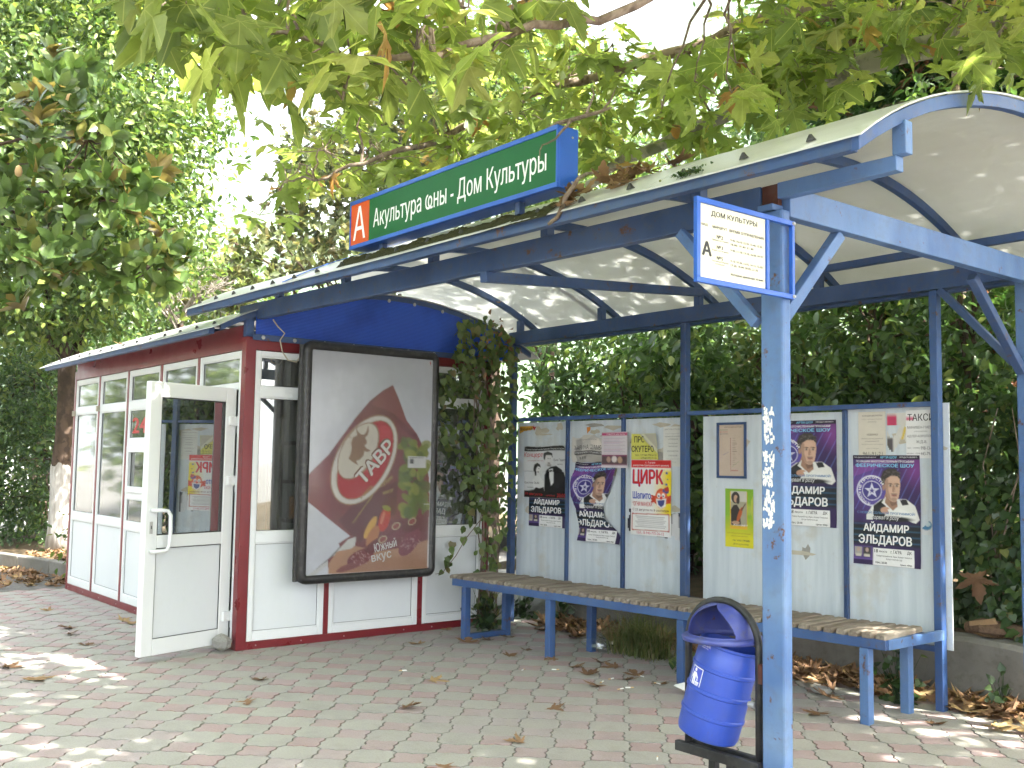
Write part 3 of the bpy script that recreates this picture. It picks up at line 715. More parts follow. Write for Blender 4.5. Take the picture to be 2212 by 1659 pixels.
# blue corrugated gable sheet with its strip and screws, stub on the corner
gp = [(KX+.012, y, karch(y)-.012) for y in np.linspace(3.50, 6.15, 24)]; gp = [(KX+.012, 3.50, 2.50), *gp, (KX+.012, 6.15, 2.50)]
MB().prism(gp[::-1], (.01, 0, 0)).build('gable_sheet', 'blue_polycarbonate', KI)
kp('gable_strip', 'blue_paint', KX+.0225, 3.47, 2.475, KX+.03, 5.95, 2.525)
kp('gable_stub', 'blue_paint', KX-.06, KY-.005, 2.502, KX+.004, KY+.06, 2.66)
for y in np.linspace(3.56, 5.8, 9):
    MB().tube([(KX+.0295, y, 2.50), (KX+.036, y, 2.50), (KX+.042, y, 2.50)], [.018, .016, .006], 9).build('gable_screw', 'zinc', KI)
for y in (4.75, 5.02, 5.33, 5.62): MB().tube([(KX+.022, y, karch(y)-.05), (KX+.03, y, karch(y)-.05)], [.018, .012], 9).build('gable_screw', 'zinc', KI)
# door, standing open
HG, FR = np.array([-7.885, 3.425]), np.array([-7.6285, 2.636]); dl = FR-HG; DW = float(np.linalg.norm(dl)); ang = math.atan2(dl[1], dl[0])
D0, D1 = .045, 2.085
def dmesh(mb, name, mat, parent, bevel=.004):     # door-local: u along leaf from hinge, t thickness (+ = outer face, towards +X), z
    c, s = dl/DW; nx, ny = -s, c
    mb.v = [(HG[0]+u*c+t*nx, HG[1]+u*s+t*ny, z) for u, t, z in mb.v]; return mb.build(name, mat, parent, bevel)
DR = None
mb = MB()
st_ = .105
for u0, u1, z0, z1 in ((0, st_, D0, D1), (DW-st_, DW, D0, D1)): mb.box(u0, -.03, z0, u1, .03, z1)
for z0, z1 in ((D0, D0+.12), (.835, .93), (D1-.115, D1)): mb.box(st_, -.0295, z0, DW-st_, .0295, z1)
DR = dmesh(mb, 'door', 'white_pvc', KI, .006)
dmesh(MB().box(st_-.003, -.004, .925, DW-st_+.003, .004, D1-.112), 'pane', 'door_glass', DR, 0)
dmesh(MB().box(st_-.003, -.012, D0+.117, DW-st_+.003, .015, .838), 'infill_panel', 'white_panel', DR, .002)
ga = MB()
for u0, u1, z0, z1 in ((st_, DW-st_, .93, .937), (st_, DW-st_, D1-.122, D1-.115), (st_, st_+.006, .937, D1-.122), (DW-st_-.006, DW-st_, .937, D1-.122)): ga.box(u0, .004, z0, u1, .0225, z1)
for u0, u1, z0, z1 in ((st_, DW-st_, D0+.12, D0+.125), (st_, DW-st_, .83, .835), (st_, st_+.004, D0+.125, .83), (DW-st_-.004, DW-st_, D0+.125, .83)): ga.box(u0, .0155, z0, u1, .0245, z1)
dmesh(ga, 'gasket', 'rubber_grey', DR, 0)
for z in (1.78, 1.30, .22):
    mb = MB().box(-.045, .02, z, .075, .052, z+.075); mb.tube([(-.03, .03, z-.06), (-.03, .03, z+.08)], .017, 10); dmesh(mb, 'hinge', 'white_pvc', DR, .004)
hz0, hz1 = .815, 1.12; u = DW-.05
hp = [(u, .03, hz1), (u, .075, hz1), (u-.05, .088, hz1), (u-.10, .09, hz1-.005), (u-.125, .09, hz1-.04), (u-.13, .09, (hz0+hz1)/2), (u-.125, .09, hz0+.04), (u-.10, .09, hz0+.005), (u-.05, .088, hz0), (u, .075, hz0), (u, .03, hz0)]
o = dmesh(MB().tube(hp, .0145, 10), 'door_handle', 'white_pvc', DR, 0); o.data.polygons.foreach_set('use_smooth', [True]*len(o.data.polygons))
dmesh(MB().box(u-.014, .03, .975-.03, u+.014, .034, 1.005+.03), 'keyhole_plate', 'zinc', DR, .006)
dmesh(MB().box(u-.004, .0335, .98, u+.004, .0348, 1.005), 'keyhole', 'rubber_grey', DR, 0)
# interior: shelf rack seen past the hinge side, blinds
rk = thing('shelf_rack', (-8.3, 4.4, .03), 'black shelf rack with goods just inside the open kiosk door', 'rack')
for z in (.3, .62, .95, 1.3, 1.65): bpart('shelf', 'shelf_black', rk, -8.65, 4.2, z, -7.90, 4.75, z+.03)
for x in (-8.63, -7.93): bpart('upright', 'shelf_black', rk, x-.015, 4.21, .03, x+.015, 4.24, 1.9)
for k, (x, z) in enumerate(((-8.45, .331), (-8.2, .651), (-8.05, .331), (-8.4, .981))):
    props(bpart('orange_carton', 'orange_box', None, x-.1, 4.25, z, x+.1, 4.6, z+.2), 'orange carton on the black shelf rack inside the kiosk', 'carton', 'orange cartons inside the kiosk')
for i in (0, 1, 3):
    x0, x1 = bays[i]; bpart('window_blind', 'blind_grey', KI, x0+.05, KY+.09, 1.55 if i != 3 else .9, x1-.05, KY+.1, 1.99)
# red 24 painted on the third pane is added with the lettering
# stone wedging the door
r = np.random.default_rng(4); s_ = MB(); pts = []
c0 = G(478, 1388, .07); import itertools
bm_pts = [(c0[0]+.115*math.cos(a)*math.cos(e)*r.uniform(.75, 1.1), c0[1]+.085*math.sin(a)*math.cos(e)*r.uniform(.75, 1.1), .072+.072*math.sin(e)*r.uniform(.8, 1)) for e in (-1.3, -.5, .3, 1.0, 1.5) for a in np.linspace(0, 2*math.pi, 9)[:-1]]
for i in range(4):
    for j in range(8): s_.f.append((i*8+j, i*8+(j+1) % 8, i*8+8+(j+1) % 8, i*8+8+j)); s_.mi.append(0)
s_.v = bm_pts; s_.f += [tuple(range(7, -1, -1)), tuple(range(32, 40))]; s_.mi += [0, 0]
props(s_.build('wedge_stone', 'stone'), 'rough grey stone wedged under the open white door', 'stone')

# ================================================================== LETTERING AND PRINT
_tc = {}
def glyphs(s, bold=0.0):
    """Flat triangles of a line of text scaled to the unit box, third column = overlay level; plus its aspect."""
    from mathutils.geometry import interpolate_bezier
    k = (s, bold)
    if k in _tc: return _tc[k]
    c = bpy.data.curves.new('lettering', 'FONT'); c.body = s
    o = bpy.data.objects.new('lettering', c); COL.objects.link(o); bpy.context.view_layer.update()
    cu = o.to_curve(bpy.context.evaluated_depsgraph_get(), apply_modifiers=False); cons = []
    for sp in cu.splines:
        p = sp.bezier_points; n = len(p); q = []
        for i in range(n):
            a, b = p[i], p[(i+1) % n]; straight = (a.handle_right-a.co).length < 1e-5 and (b.handle_left-b.co).length < 1e-5 or a.handle_right_type == 'VECTOR'
            seg = [a.co, b.co] if straight else interpolate_bezier(a.co, a.handle_right, b.handle_left, b.co, 3)
            q += [(v[0], v[1]) for v in seg[:-1]]
        q = [v for i, v in enumerate(q) if math.hypot(v[0]-q[i-1][0], v[1]-q[i-1][1]) > 1e-5]
        if len(q) > 2: cons.append((q, sum(q[i-1][0]*q[i][1]-q[i][0]*q[i-1][1] for i in range(len(q)))/2))
    o.to_curve_clear(); bpy.data.objects.remove(o); bpy.data.curves.remove(c)
    sh = [(0, 0)] if bold < .004 else [(-bold, 0), (bold, 0)] + ([(0, bold*.6), (0, -bold*.6), (-bold*.4, 0), (bold*.4, 0)] if bold > .012 else [])
    grp = []          # letters: contours that overlap sideways
    for q, ar in sorted(cons, key=lambda t: min(v[0] for v in t[0])):
        x0, x1 = min(v[0] for v in q)-bold, max(v[0] for v in q)+bold
        if grp and x0 < grp[-1][0]: grp[-1][0] = max(grp[-1][0], x1); grp[-1][1].append(q)
        else: grp.append([x1, [q]])
    V, F = [], []
    for _, qs in grp:     # fill each letter band by band, overlapping strokes united
        E = np.array([(a_[0]+dx, a_[1]+dy, b_[0]+dx, b_[1]+dy) for q in qs for dx, dy in sh for a_, b_ in zip(q, q[1:]+q[:1]) if abs(a_[1]-b_[1]) > 1e-6])
        ys = np.unique(np.round(E[:, [1, 3]].ravel(), 3))
        for y0, y1 in zip(ys[:-1], ys[1:]):
            ym = (y0+y1)/2; m = (np.minimum(E[:, 1], E[:, 3]) < ym) & (np.maximum(E[:, 1], E[:, 3]) > ym); e = E[m]
            xa = lambda y: e[:, 0]+(y-e[:, 1])*(e[:, 2]-e[:, 0])/(e[:, 3]-e[:, 1])
            xm, xl, xh, w = xa(ym), xa(y0), xa(y1), np.sign(e[:, 3]-e[:, 1]); wn_ = 0; st = None
            for i in np.argsort(xm):
                p_ = wn_; wn_ += w[i]
                if p_ == 0 and wn_ != 0: st = i
                elif p_ != 0 and wn_ == 0:
                    n = len(V); V += [(xl[st], y0, 0), (xl[i], y0, 0), (xh[i], y1, 0), (xh[st], y1, 0)]; F += [(n, n+1, n+2), (n, n+2, n+3)]
    V, F = np.array(V, float), np.array(F)
    lo, hi = V.min(0), V.max(0); V[:, :2] = (V[:, :2]-lo[:2])/(hi-lo)[:2]
    _tc[k] = (V, F, (hi[0]-lo[0])/(hi[1]-lo[1])); return _tc[k]
class Ras:
    """A printed picture as a colour grid; u right, v down, both 0..1."""
    S = 2
    def __init__(s, nx, ny, bgc):
        s.nx, s.ny = nx, ny; X, Y = nx+1, ny+1; s.k = s.S
        s.u, s.v = np.meshgrid((np.arange(X*s.k)+.5)/(X*s.k)*(1+1/nx)-.5/nx, (np.arange(Y*s.k)+.5)/(Y*s.k)*(1+1/ny)-.5/ny)
        s.a = np.ones((*s.u.shape, 3))*np.array(bgc)
    def put(s, m, c, al=1.0):
        m = (np.asarray(m, float)*al)[..., None]; s.a = s.a*(1-m)+np.array(c)*m; return s
    def rect(s, u0, v0, u1, v1, c, al=1): return s.put((s.u >= u0) & (s.u <= u1) & (s.v >= v0) & (s.v <= v1), c, al)
    def ell(s, cu, cv, ru, rv, c, rot=0, asp=1, al=1, soft=0):
        x, y = (s.u-cu), (s.v-cv)*asp; cr, sr = math.cos(rot), math.sin(rot); q = ((x*cr+y*sr)/ru)**2+((-x*sr+y*cr)/(rv*asp))**2
        return s.put(np.clip((1-q)/soft, 0, 1) if soft else q <= 1, c, al)
    def poly(s, pts, c, al=1):
        m = np.zeros(s.u.shape, bool); n = len(pts)
        for i in range(n):
            (x0, y0), (x1, y1) = pts[i], pts[(i+1) % n]
            if y0 == y1: continue
            m ^= ((s.v >= min(y0, y1)) & (s.v < max(y0, y1))) & (s.u < x0+(s.v-y0)*(x1-x0)/(y1-y0))
        return s.put(m, c, al)
    def grad(s, fn): s.a = fn(s.u, s.v, s.a); return s
    def out(s):
        X, Y = s.nx+1, s.ny+1; return s.a.reshape(Y, s.k, X, s.k, 3).mean((1, 3))
def sheet(name, ras, TL, U, V, texts=(), warp=None, parent=None, mask=None, mat='print', extra=None):
    """Printed sheet: colour grid plus lettering lying 0.6 mm proud. TL corner, U right vector, V down vector."""
    TL, U, V = (np.asarray(q, float) for q in (TL, U, V)); N = np.cross(V, U); N /= np.linalg.norm(N)
    warp = warp or (lambda u, v: (np.zeros_like(u), np.zeros_like(u), np.zeros_like(u)))
    a = ras.out(); nx, ny = ras.nx, ras.ny; u, v = np.meshgrid(np.linspace(0, 1, nx+1), np.linspace(0, 1, ny+1))
    def pos(u, v, d):
        du, dv, dd = warp(u, v); return TL+(u+du)[..., None]*U+(v+dv)[..., None]*V+(d+dd)[..., None]*N
    P0 = pos(u, v, np.zeros_like(u)).reshape(-1, 3); C0 = a.reshape(-1, 3)
    i, j = np.meshgrid(np.arange(nx), np.arange(ny)); q = (j*(nx+1)+i)
    keep = np.ones(q.shape, bool) if mask is None else mask((i+.5)/nx, (j+.5)/ny)
    q = q[keep]; F0 = np.vstack([np.c_[q, q+nx+1, q+nx+2], np.c_[q, q+nx+2, q+1]])
    Vs, Cs, Fs, b = [P0], [C0], [F0], len(P0)
    for k, t in enumerate(texts):
        s_, u0, v0, w, h_, col = t[:6]; o = t[6] if len(t) > 6 else {}
        gv, gf, asp = glyphs(s_, o.get('bold', 0)); x, y = gv[:, 0]*w, -gv[:, 1]*h_
        rot = o.get('rot', 0); R2 = np.linalg.norm(V)/np.linalg.norm(U)
        x = x + o.get('shear', 0)*(-y)*R2
        if rot: x, y = x*math.cos(rot)+y*R2*math.sin(rot), (-x*math.sin(rot)+y*R2*math.cos(rot))/R2
        uu, vv = u0+x, v0+h_*(0 if rot else 1)+y
        if 'arc' in o:     # text bent round a ring
            cu, cv, r0, a0, a1 = o['arc']; an = a0+(a1-a0)*gv[:, 0]; rr = r0+gv[:, 1]*h_
            uu, vv = cu+rr*np.sin(an), cv-rr*np.cos(an)/R2
        if mask is not None:
            ok = mask(uu, vv); gf = gf[ok[gf].all(1)]
        if o.get('clip'): c = o['clip']; ok = (uu > c[0]) & (uu < c[2]) & (vv > c[1]) & (vv < c[3]); gf = gf[ok[gf].all(1)]
        if not len(gf): continue
        Vs.append(pos(uu, vv, np.full_like(uu, .0006+.0012*k/len(texts))+gv[:, 2]*.00004)); Cs.append(np.tile(col, (len(uu), 1))); Fs.append(gf+b); b += len(uu)
    Vv, Cc, Ff = np.vstack(Vs), np.vstack(Cs), np.vstack(Fs)
    me = raw_mesh(name, Vv, Ff, mat, {'Col': ('FLOAT_COLOR', np.c_[np.clip(Cc, 0, 1), np.ones(len(Cc))])})
    return obj(name, me, parent)
W, K = (.82, .82, .82), (.02, .02, .02); GOLD = (.55, .40, .12); RED = (.62, .02, .025); BLUE = (.03, .06, .40)
def text_part(name, mat, parent, s_, O, U, V, w, h_, lift, bold=0, ex=None):
    """Solid lettering on a sign: O is the lower-left corner, U right, V up unit vectors."""
    gv, gf, asp = glyphs(s_, bold); O, U, V = (np.asarray(q, float) for q in (O, U, V)); N = np.cross(U, V)
    P_ = O+gv[:, :1]*w*U+gv[:, 1:2]*h_*V+N*(lift+gv[:, 2:]*.00006)
    return obj(name, raw_mesh(name, P_, gf, mat), parent)

# ------------------------------------------------------------------ station name sign on the roof edge
SX0, SX1, SYF, SZ0, SZ1, SD = -5.935, -3.825, 3.35, 2.917, 3.243, .142
SG = thing('stop_name_sign', (-4.9, SYF, SZ0), 'long green illuminated box sign with orange letter square on the roof edge', 'sign')
mb = MB(); mb.box(SX0, SYF+.012, SZ0, SX1, SYF+SD, SZ1)
mb.build('sign_case', 'blue_sign', SG, .005)
mb = MB(); e = .026
for b_ in ((SX0, SZ0, SX1, SZ0+e), (SX0, SZ1-e, SX1, SZ1), (SX0, SZ0+e+.0003, SX0+.012, SZ1-e-.0003), (SX1-.012, SZ0+e+.0003, SX1, SZ1-e-.0003)): mb.box(b_[0], SYF-.004, b_[1], b_[2], SYF+.0115, b_[3])
mb.build('sign_frame', 'blue_sign', SG, .002)
xo = SX0+.245
bpart('letter_panel', 'sign_orange', SG, SX0+.0122, SYF+.001, SZ0+e+.0003, xo-.002, SYF+.0115, SZ1-e-.0003, bevel=0)
bpart('name_panel', 'sign_green', SG, xo+.001, SYF+.001, SZ0+e+.0003, SX1-.0122, SYF+.0115, SZ1-e-.0003, bevel=0)
text_part('lettering', 'sign_white', SG, 'А', (SX0+.045, SYF+.001, SZ0+.055), (1, 0, 0), (0, 0, 1), .155, .225, .0008, .004)
text_part('lettering', 'sign_white', SG, 'Акультура ҩны - Дом Культуры', (xo+.055, SYF+.001, SZ0+.070), (1, 0, 0), (0, 0, 1), 1.72, .155, .0008, .010)
for x in (-5.6, -4.2): bpart('sign_foot', 'blue_paint', SG, x-.02, SYF+.04, arch(x, SYF+.06)+.005, x+.02, SYF+.08, SZ0-.001)
for z in (SZ0+.04, SZ1-.05): MB().tube([(SX1-.002, SYF+.10, z), (SX1+.004, SYF+.10, z)], [.008, .005], 8).build('sign_screw', 'zinc', SG)

# ------------------------------------------------------------------ timetable sign standing out from the front post
TX = -2.648; f_ = TX/-2.47
ty = lambda a: a*f_
T0, T1, TM, TZ0, TZ1 = ty(2.834), ty(3.43), ty(3.250), 1.5+(2.182-1.5)*f_, 1.5+(2.503-1.5)*f_
TS = thing('timetable_sign', (TX, T0, TZ0), 'cream bus timetable plate in a blue frame on the front post', 'sign')
fw = .022; x0, x1 = TX, TX+.02
mb = MB()
for b_ in ((T0, TZ0, T1, TZ0+fw), (T0, TZ1-fw, T1, TZ1), (T0, TZ0+fw, T0+fw, TZ1-fw), (TM-.002, TZ0+fw, TM+fw-.006, TZ1-fw), (T1-fw*.8, TZ0+fw, T1, TZ1-fw)): mb.box(x0, b_[0], b_[1], x1, b_[2], b_[3])
mb.build('sign_frame', 'blue_sign', TS, .002)
bpart('timetable_plate', 'plate_cream', TS, x0+.006, T0+fw, TZ0+fw, x0+.011, TM-.003, TZ1-fw, bevel=.001)
for z in (TZ0+.012, TZ1-.012): MB().tube([(x1-.001, T1-.01, z), (x1+.008, T1-.01, z)], [.009, .006], 8).build('sign_bolt', 'zinc', TS)
pw, ph = TM-.003-T0-fw, TZ1-TZ0-2*fw
def tl(s_, u, v, w, h_, b=.0): text_part('lettering', 'ink_black', TS, s_, (x0+.0118, T0+fw+u*pw, TZ1-fw-(v+h_)*ph), (0, 1, 0), (0, 0, 1), w*pw, h_*ph, 0, b+.014)
tl('ДОМ КУЛЬТУРЫ', .17, .07, .70, .085, .012); tl('ВИД', .03, .265, .09, .036, .012); tl('МАРШРУТ', .19, .265, .215, .036, .012); tl('ВРЕМЯ ОТПРАВЛЕНИЯ', .44, .265, .53, .040, .012)
tl('А', .035, .50, .145, .20, .03)
for nn, v, sub, l1, l2 in (('№2', .385, 'Кемпинг-пл.Гагарина', '9-40; 10-10; 12-10; 13-40; 15-30;', '18-00; 19-40; 21-40'), ('№3', .525, 'Бзыбь-пл.Гагарина', '9-40; 11-10; 13-10; 16-20; 19-10', None), ('№5', .672, 'Рыбзавод-Пицунда', '9-10; 10-20; 12-55; 14-15; 15-50;', '17-20; 19-00; 20-05; 21-30')):
    tl(nn, .25, v, .095, .05, .014); tl(sub, .185, v+.062, .24, .026); tl(l1, .455, v+.012, .50, .037, .004)
    if l2: tl(l2, .46, v+.07, .35 if nn == '№2' else .42, .037, .004)
tl('пл.Гагарина', .225, .77, .14, .026); tl('Интервал движения 30 мин.', .46, .865, .51, .045, .012)

# ------------------------------------------------------------------ advertising light box on the kiosk wall
LX = -7.45; LY0, LY1, LZ0, LZ1 = 3.865, 5.115, .565, 2.435
LB = thing('advertising_lightbox', (-7.6, 4.5, .5), 'black framed advertising light box with slumped maroon sausage poster on kiosk wall', 'light box')
bpart('case', 'black_plastic', LB, KX+.032, LY0+.0, LZ0-.005, LX-.05, LY1+.04, LZ1+.005, bevel=.04)
mb = MB(); fwid = .085
def rr(y0, y1, z0, z1, r, n=5):
    return [(cy+r*math.cos(a), cz+r*math.sin(a)) for cy, cz, a0 in ((y1-r, z1-r, 0), (y0+r, z1-r, math.pi/2), (y0+r, z0+r, math.pi), (y1-r, z0+r, 3*math.pi/2)) for a in np.linspace(a0, a0+math.pi/2, n)]
rings = [(LX-.075, rr(LY0-.035, LY1+.035, LZ0-.045, LZ1+.045, .07)), (LX-.01, rr(LY0-.04, LY1+.04, LZ0-.05, LZ1+.05, .075)), (LX+.012, rr(LY0-.02, LY1+.02, LZ0-.03, LZ1+.03, .06)), (LX+.014, rr(LY0+.015, LY1-.015, LZ0+.005, LZ1-.005, .03)), (LX-.004, rr(LY0+.03, LY1-.03, LZ0+.02, LZ1-.02, .012))]
for x, r_ in rings: mb.v += [(x, y, z) for y, z in r_]
n = 20
for i in range(4):
    for j in range(n): mb.f.append((i*n+j, i*n+(j+1) % n, (i+1)*n+(j+1) % n, (i+1)*n+j)); mb.mi.append(0)
mb.build('front_frame', 'black_plastic', LB, 0, True)
for z in (.58, 1.0): pass
for y in (LY0-.018, LY0-.03): MB().tube([(LX-.12-(y-LY0)*1.5, y, LZ0-.03), (LX-.12-(y-LY0)*1.5, y, LZ1+.02)], .022, 8).build('edge_moulding', 'black_plastic', LB)
fy0, fy1, fz0, fz1 = LY0+.028, LY1-.028, LZ0+.018, LZ1-.018
# picture: 962 x 1650 units of the slumped print
ra = Ras(120, 200, (.66, .69, .76))
def cv(x, y):
    u = (x-650)/962; top = 800+70*u; bot = 2512-55*u; return (u, (y-top)/(bot-top))
def pv(*p): return [cv(*q) for q in p]
MAR = (.20, .045, .05)
ra.grad(lambda u, v, a: a*(1-.12*np.clip(.3-v, 0, 1)[..., None]*2))
ra.poly(pv((650, 2530), (820, 2380), (960, 2225), (985, 2240), (860, 2390), (690, 2520)), (.20, .21, .21)); ra.poly(pv((655, 2520), (830, 2385), (960, 2240), (970, 2250), (850, 2400), (700, 2525)), (.62, .63, .64))
out_ = pv((1280, 1065), (1340, 1190), (1400, 1335), (1490, 1440), (1535, 1520), (1570, 1640), (1600, 1770), (1608, 1930), (1608, 2460), (820, 2500), (812, 2390), (860, 2360), (905, 2310), (890, 2270), (975, 2215), (810, 2087), (650, 1955), (650, 1757), (800, 1597), (985, 1330), (1100, 1190), (1200, 1110))
ra.poly(out_, MAR)
ra.poly(pv((1280, 1065), (1340, 1190), (1400, 1335), (1490, 1440), (1380, 1400), (1240, 1260), (1110, 1215), (1200, 1110)), (.26, .07, .075)); ra.poly(pv((1110, 1215), (1250, 1270), (1400, 1430), (1520, 1500), (1480, 1440), (1300, 1290)), (.14, .028, .032), .7)
ra.poly(pv((650, 1757), (800, 1597), (840, 1800), (810, 2087), (650, 1955)), (.25, .06, .065), .6); ra.poly(pv((880, 2100), (980, 1990), (1200, 1850), (1340, 1800), (1330, 2050), (1180, 2100), (1050, 2270)), (.11, .02, .03), .75)
EA = 962/1650*1.0
def ell(cx, cy, a_, b_, rot, c, al=1):      # ellipse in picture units
    t = np.linspace(0, 2*math.pi, 40, endpoint=False)
    ra.poly([cv(cx+a_*math.cos(q)*math.cos(rot)-b_*math.sin(q)*math.sin(rot), cy+a_*math.cos(q)*math.sin(rot)+b_*math.sin(q)*math.cos(rot)) for q in t], c, al)
RO = R(-62)
ell(1073, 1640, 372, 222, RO, (.35, .22, .13)); ell(1073, 1640, 362, 212, RO, (.72, .69, .64)); ell(1080, 1640, 330, 180, RO, (.35, .22, .13)); ell(1080, 1640, 322, 172, RO, (.45, .02, .03)); ell(1150, 1560, 200, 90, RO, (.62, .05, .06), .6)
ell(1022, 1572, 238, 132, RO, (.35, .22, .13)); ell(1020, 1572, 228, 122, RO, (.66, .62, .52))
ra.poly(pv((1003, 1390), (1012, 1425), (1040, 1448), (1062, 1446), (1080, 1425), (1092, 1375), (1098, 1420), (1088, 1455), (1070, 1472), (1082, 1492), (1086, 1515), (1066, 1530), (1078, 1548), (1118, 1572), (1085, 1580), (1068, 1574), (1060, 1610), (1030, 1640), (1005, 1648), (1022, 1682), (985, 1662), (946, 1632), (960, 1600), (968, 1560), (962, 1515), (975, 1470), (1010, 1452), (1000, 1425)), (.28, .165, .09))
ra.ell(*cv(953, 1468), .012, .004, (.5, .4, .3))
for q in range(3): ell(1545-50*q, 2010, 2, 2, 0, W)
# lettuce, pepper, sausages, board
for _ in range(70):
    x, y = rng.uniform(1370, 1590), rng.uniform(1500, 2070); ell(x, y, rng.uniform(25, 60), rng.uniform(18, 45), rng.uniform(0, 3), [(.20, .25, .03), (.13, .18, .025), (.30, .33, .06), (.09, .13, .02)][rng.integers(4)], .85)
ell(1240, 2090, 95, 42, R(-75), (.55, .05, .03)); ell(1225, 2080, 50, 12, R(-75), (.75, .35, .25), .6); ell(1255, 2005, 36, 20, R(20), (.30, .30, .05)); ell(1130, 2150, 95, 28, R(-62), (.70, .40, .08)); ell(1150, 2220, 90, 40, R(-65), (.50, .20, .08))
ra.poly(pv((820, 2420), (880, 2330), (1020, 2290), (1200, 2330), (1400, 2300), (1608, 2240), (1608, 2460), (820, 2500)), (.48, .27, .17)); ra.poly(pv((900, 2440), (1100, 2390), (1400, 2370), (1608, 2320), (1608, 2460), (900, 2495)), (.42, .22, .14), .6)
for cx, cy, a_, b_, ro, c in ((1060, 2375, 110, 55, -25, (.22, .05, .06)), (1190, 2280, 110, 45, -30, (.16, .03, .035)), (1330, 2180, 105, 45, -58, (.17, .03, .04)), (1290, 2240, 150, 28, -30, (.20, .04, .06)), (1450, 2260, 125, 62, -52, (.24, .06, .08)), (1470, 2130, 85, 45, -30, (.16, .035, .03)), (1575, 2100, 90, 40, -68, (.17, .03, .03)), (990, 2440, 120, 24, -20, (.26, .09, .09))): ell(cx, cy, a_, b_, R(ro), c)
for cx, cy, a_, b_ in ((1060, 2380, 95, 44), (1450, 2262, 110, 50)):
    for _ in range(45): q, w_ = rng.uniform(0, 6.3), math.sqrt(rng.random()); ell(cx+a_*w_*math.cos(q)*.8, cy+b_*w_*math.sin(q)*1.2, 5, 4, 0, (.55, .35, .35), .8)
for cx, cy in ((1335, 2140), (1465, 2105), (1230, 2240)): ell(cx, cy, 38, 26, R(-30), (.55, .45, .30)); ell(cx, cy, 28, 18, R(-30), (.30, .06, .05))
ra.poly(pv((880, 2330), (960, 2240), (1020, 2220), (1015, 2285), (985, 2310), (930, 2320)), (.68, .68, .66))
ra.rect(*cv(1418, 1608), *cv(1572, 1700), (.70, .71, .70)); ra.rect(*cv(1435, 1630), *cv(1468, 1665), (.1, .1, .1)); ra.rect(*cv(1560, 1970), *cv(1606, 1972), W)
ra.poly(pv((1612, 1965), (1622, 1990), (1622, 2440), (1600, 2450), (1604, 2100)), (.72, .73, .74))
TX_ = []
for s_, x, y, w, h_, c, ro, bo in (('ТАВР', 1062, 1842, 375, 122, (.22, .12, .07), 47, .07), ('ТАВР', 1068, 1838, 362, 110, (.74, .72, .68), 47, .03), ('9', 1585, 880, 12, 34, RED, 0, .02), ('к вкусу', 1060, 1945, 120, 30, (.40, .32, .10), 45, .01), ('сухую', 1215, 1855, 110, 34, (.42, .34, .10), 35, .01), ('мизг', 1225, 1905, 90, 26, (.40, .32, .12), 15, .01), ('Топлёного вида', 1000, 2130, 240, 26, (.40, .32, .10), 52, .008), ('вкус', 1150, 2430, 160, 70, (.70, .70, .68), 10, .02), ('Южный', 1170, 2340, 180, 70, (.70, .70, .68), 12, .02), ('новые ВАЗ', 1430, 1614, 120, 10, K, 0, .01)):
    u, v = cv(x, y); TX_.append((s_, u, v, w/962, h_/1650, c, {'rot': R(ro), 'bold': bo} if ro else {'bold': bo}))
sheet('slumped_poster', ra, (LX-.012, fy0, fz1), (0, fy1-fy0, 0), (0, 0, fz0-fz1), TX_, parent=LB)
bpart('cover_pane', 'cover_film', LB, LX-.009, fy0, fz0, LX-.006, fy1, fz1, bevel=0)
# cable hanging from the beam to the light box
o = MB().tube([PX(590, 690, KX+.05), PX(600, 705, KX+.07), PX(615, 720, KX+.08), PX(605, 735, KX+.09), PX(610, 760, KX+.1), PX(622, 778, KX+.12), PX(640, 782, KX+.13), PX(652, 768, KX+.14)], .006, 6).build('cable', 'rope_plastic', None)
props(o, 'thin pale cable looping down from the blue beam to the light box', 'cable')

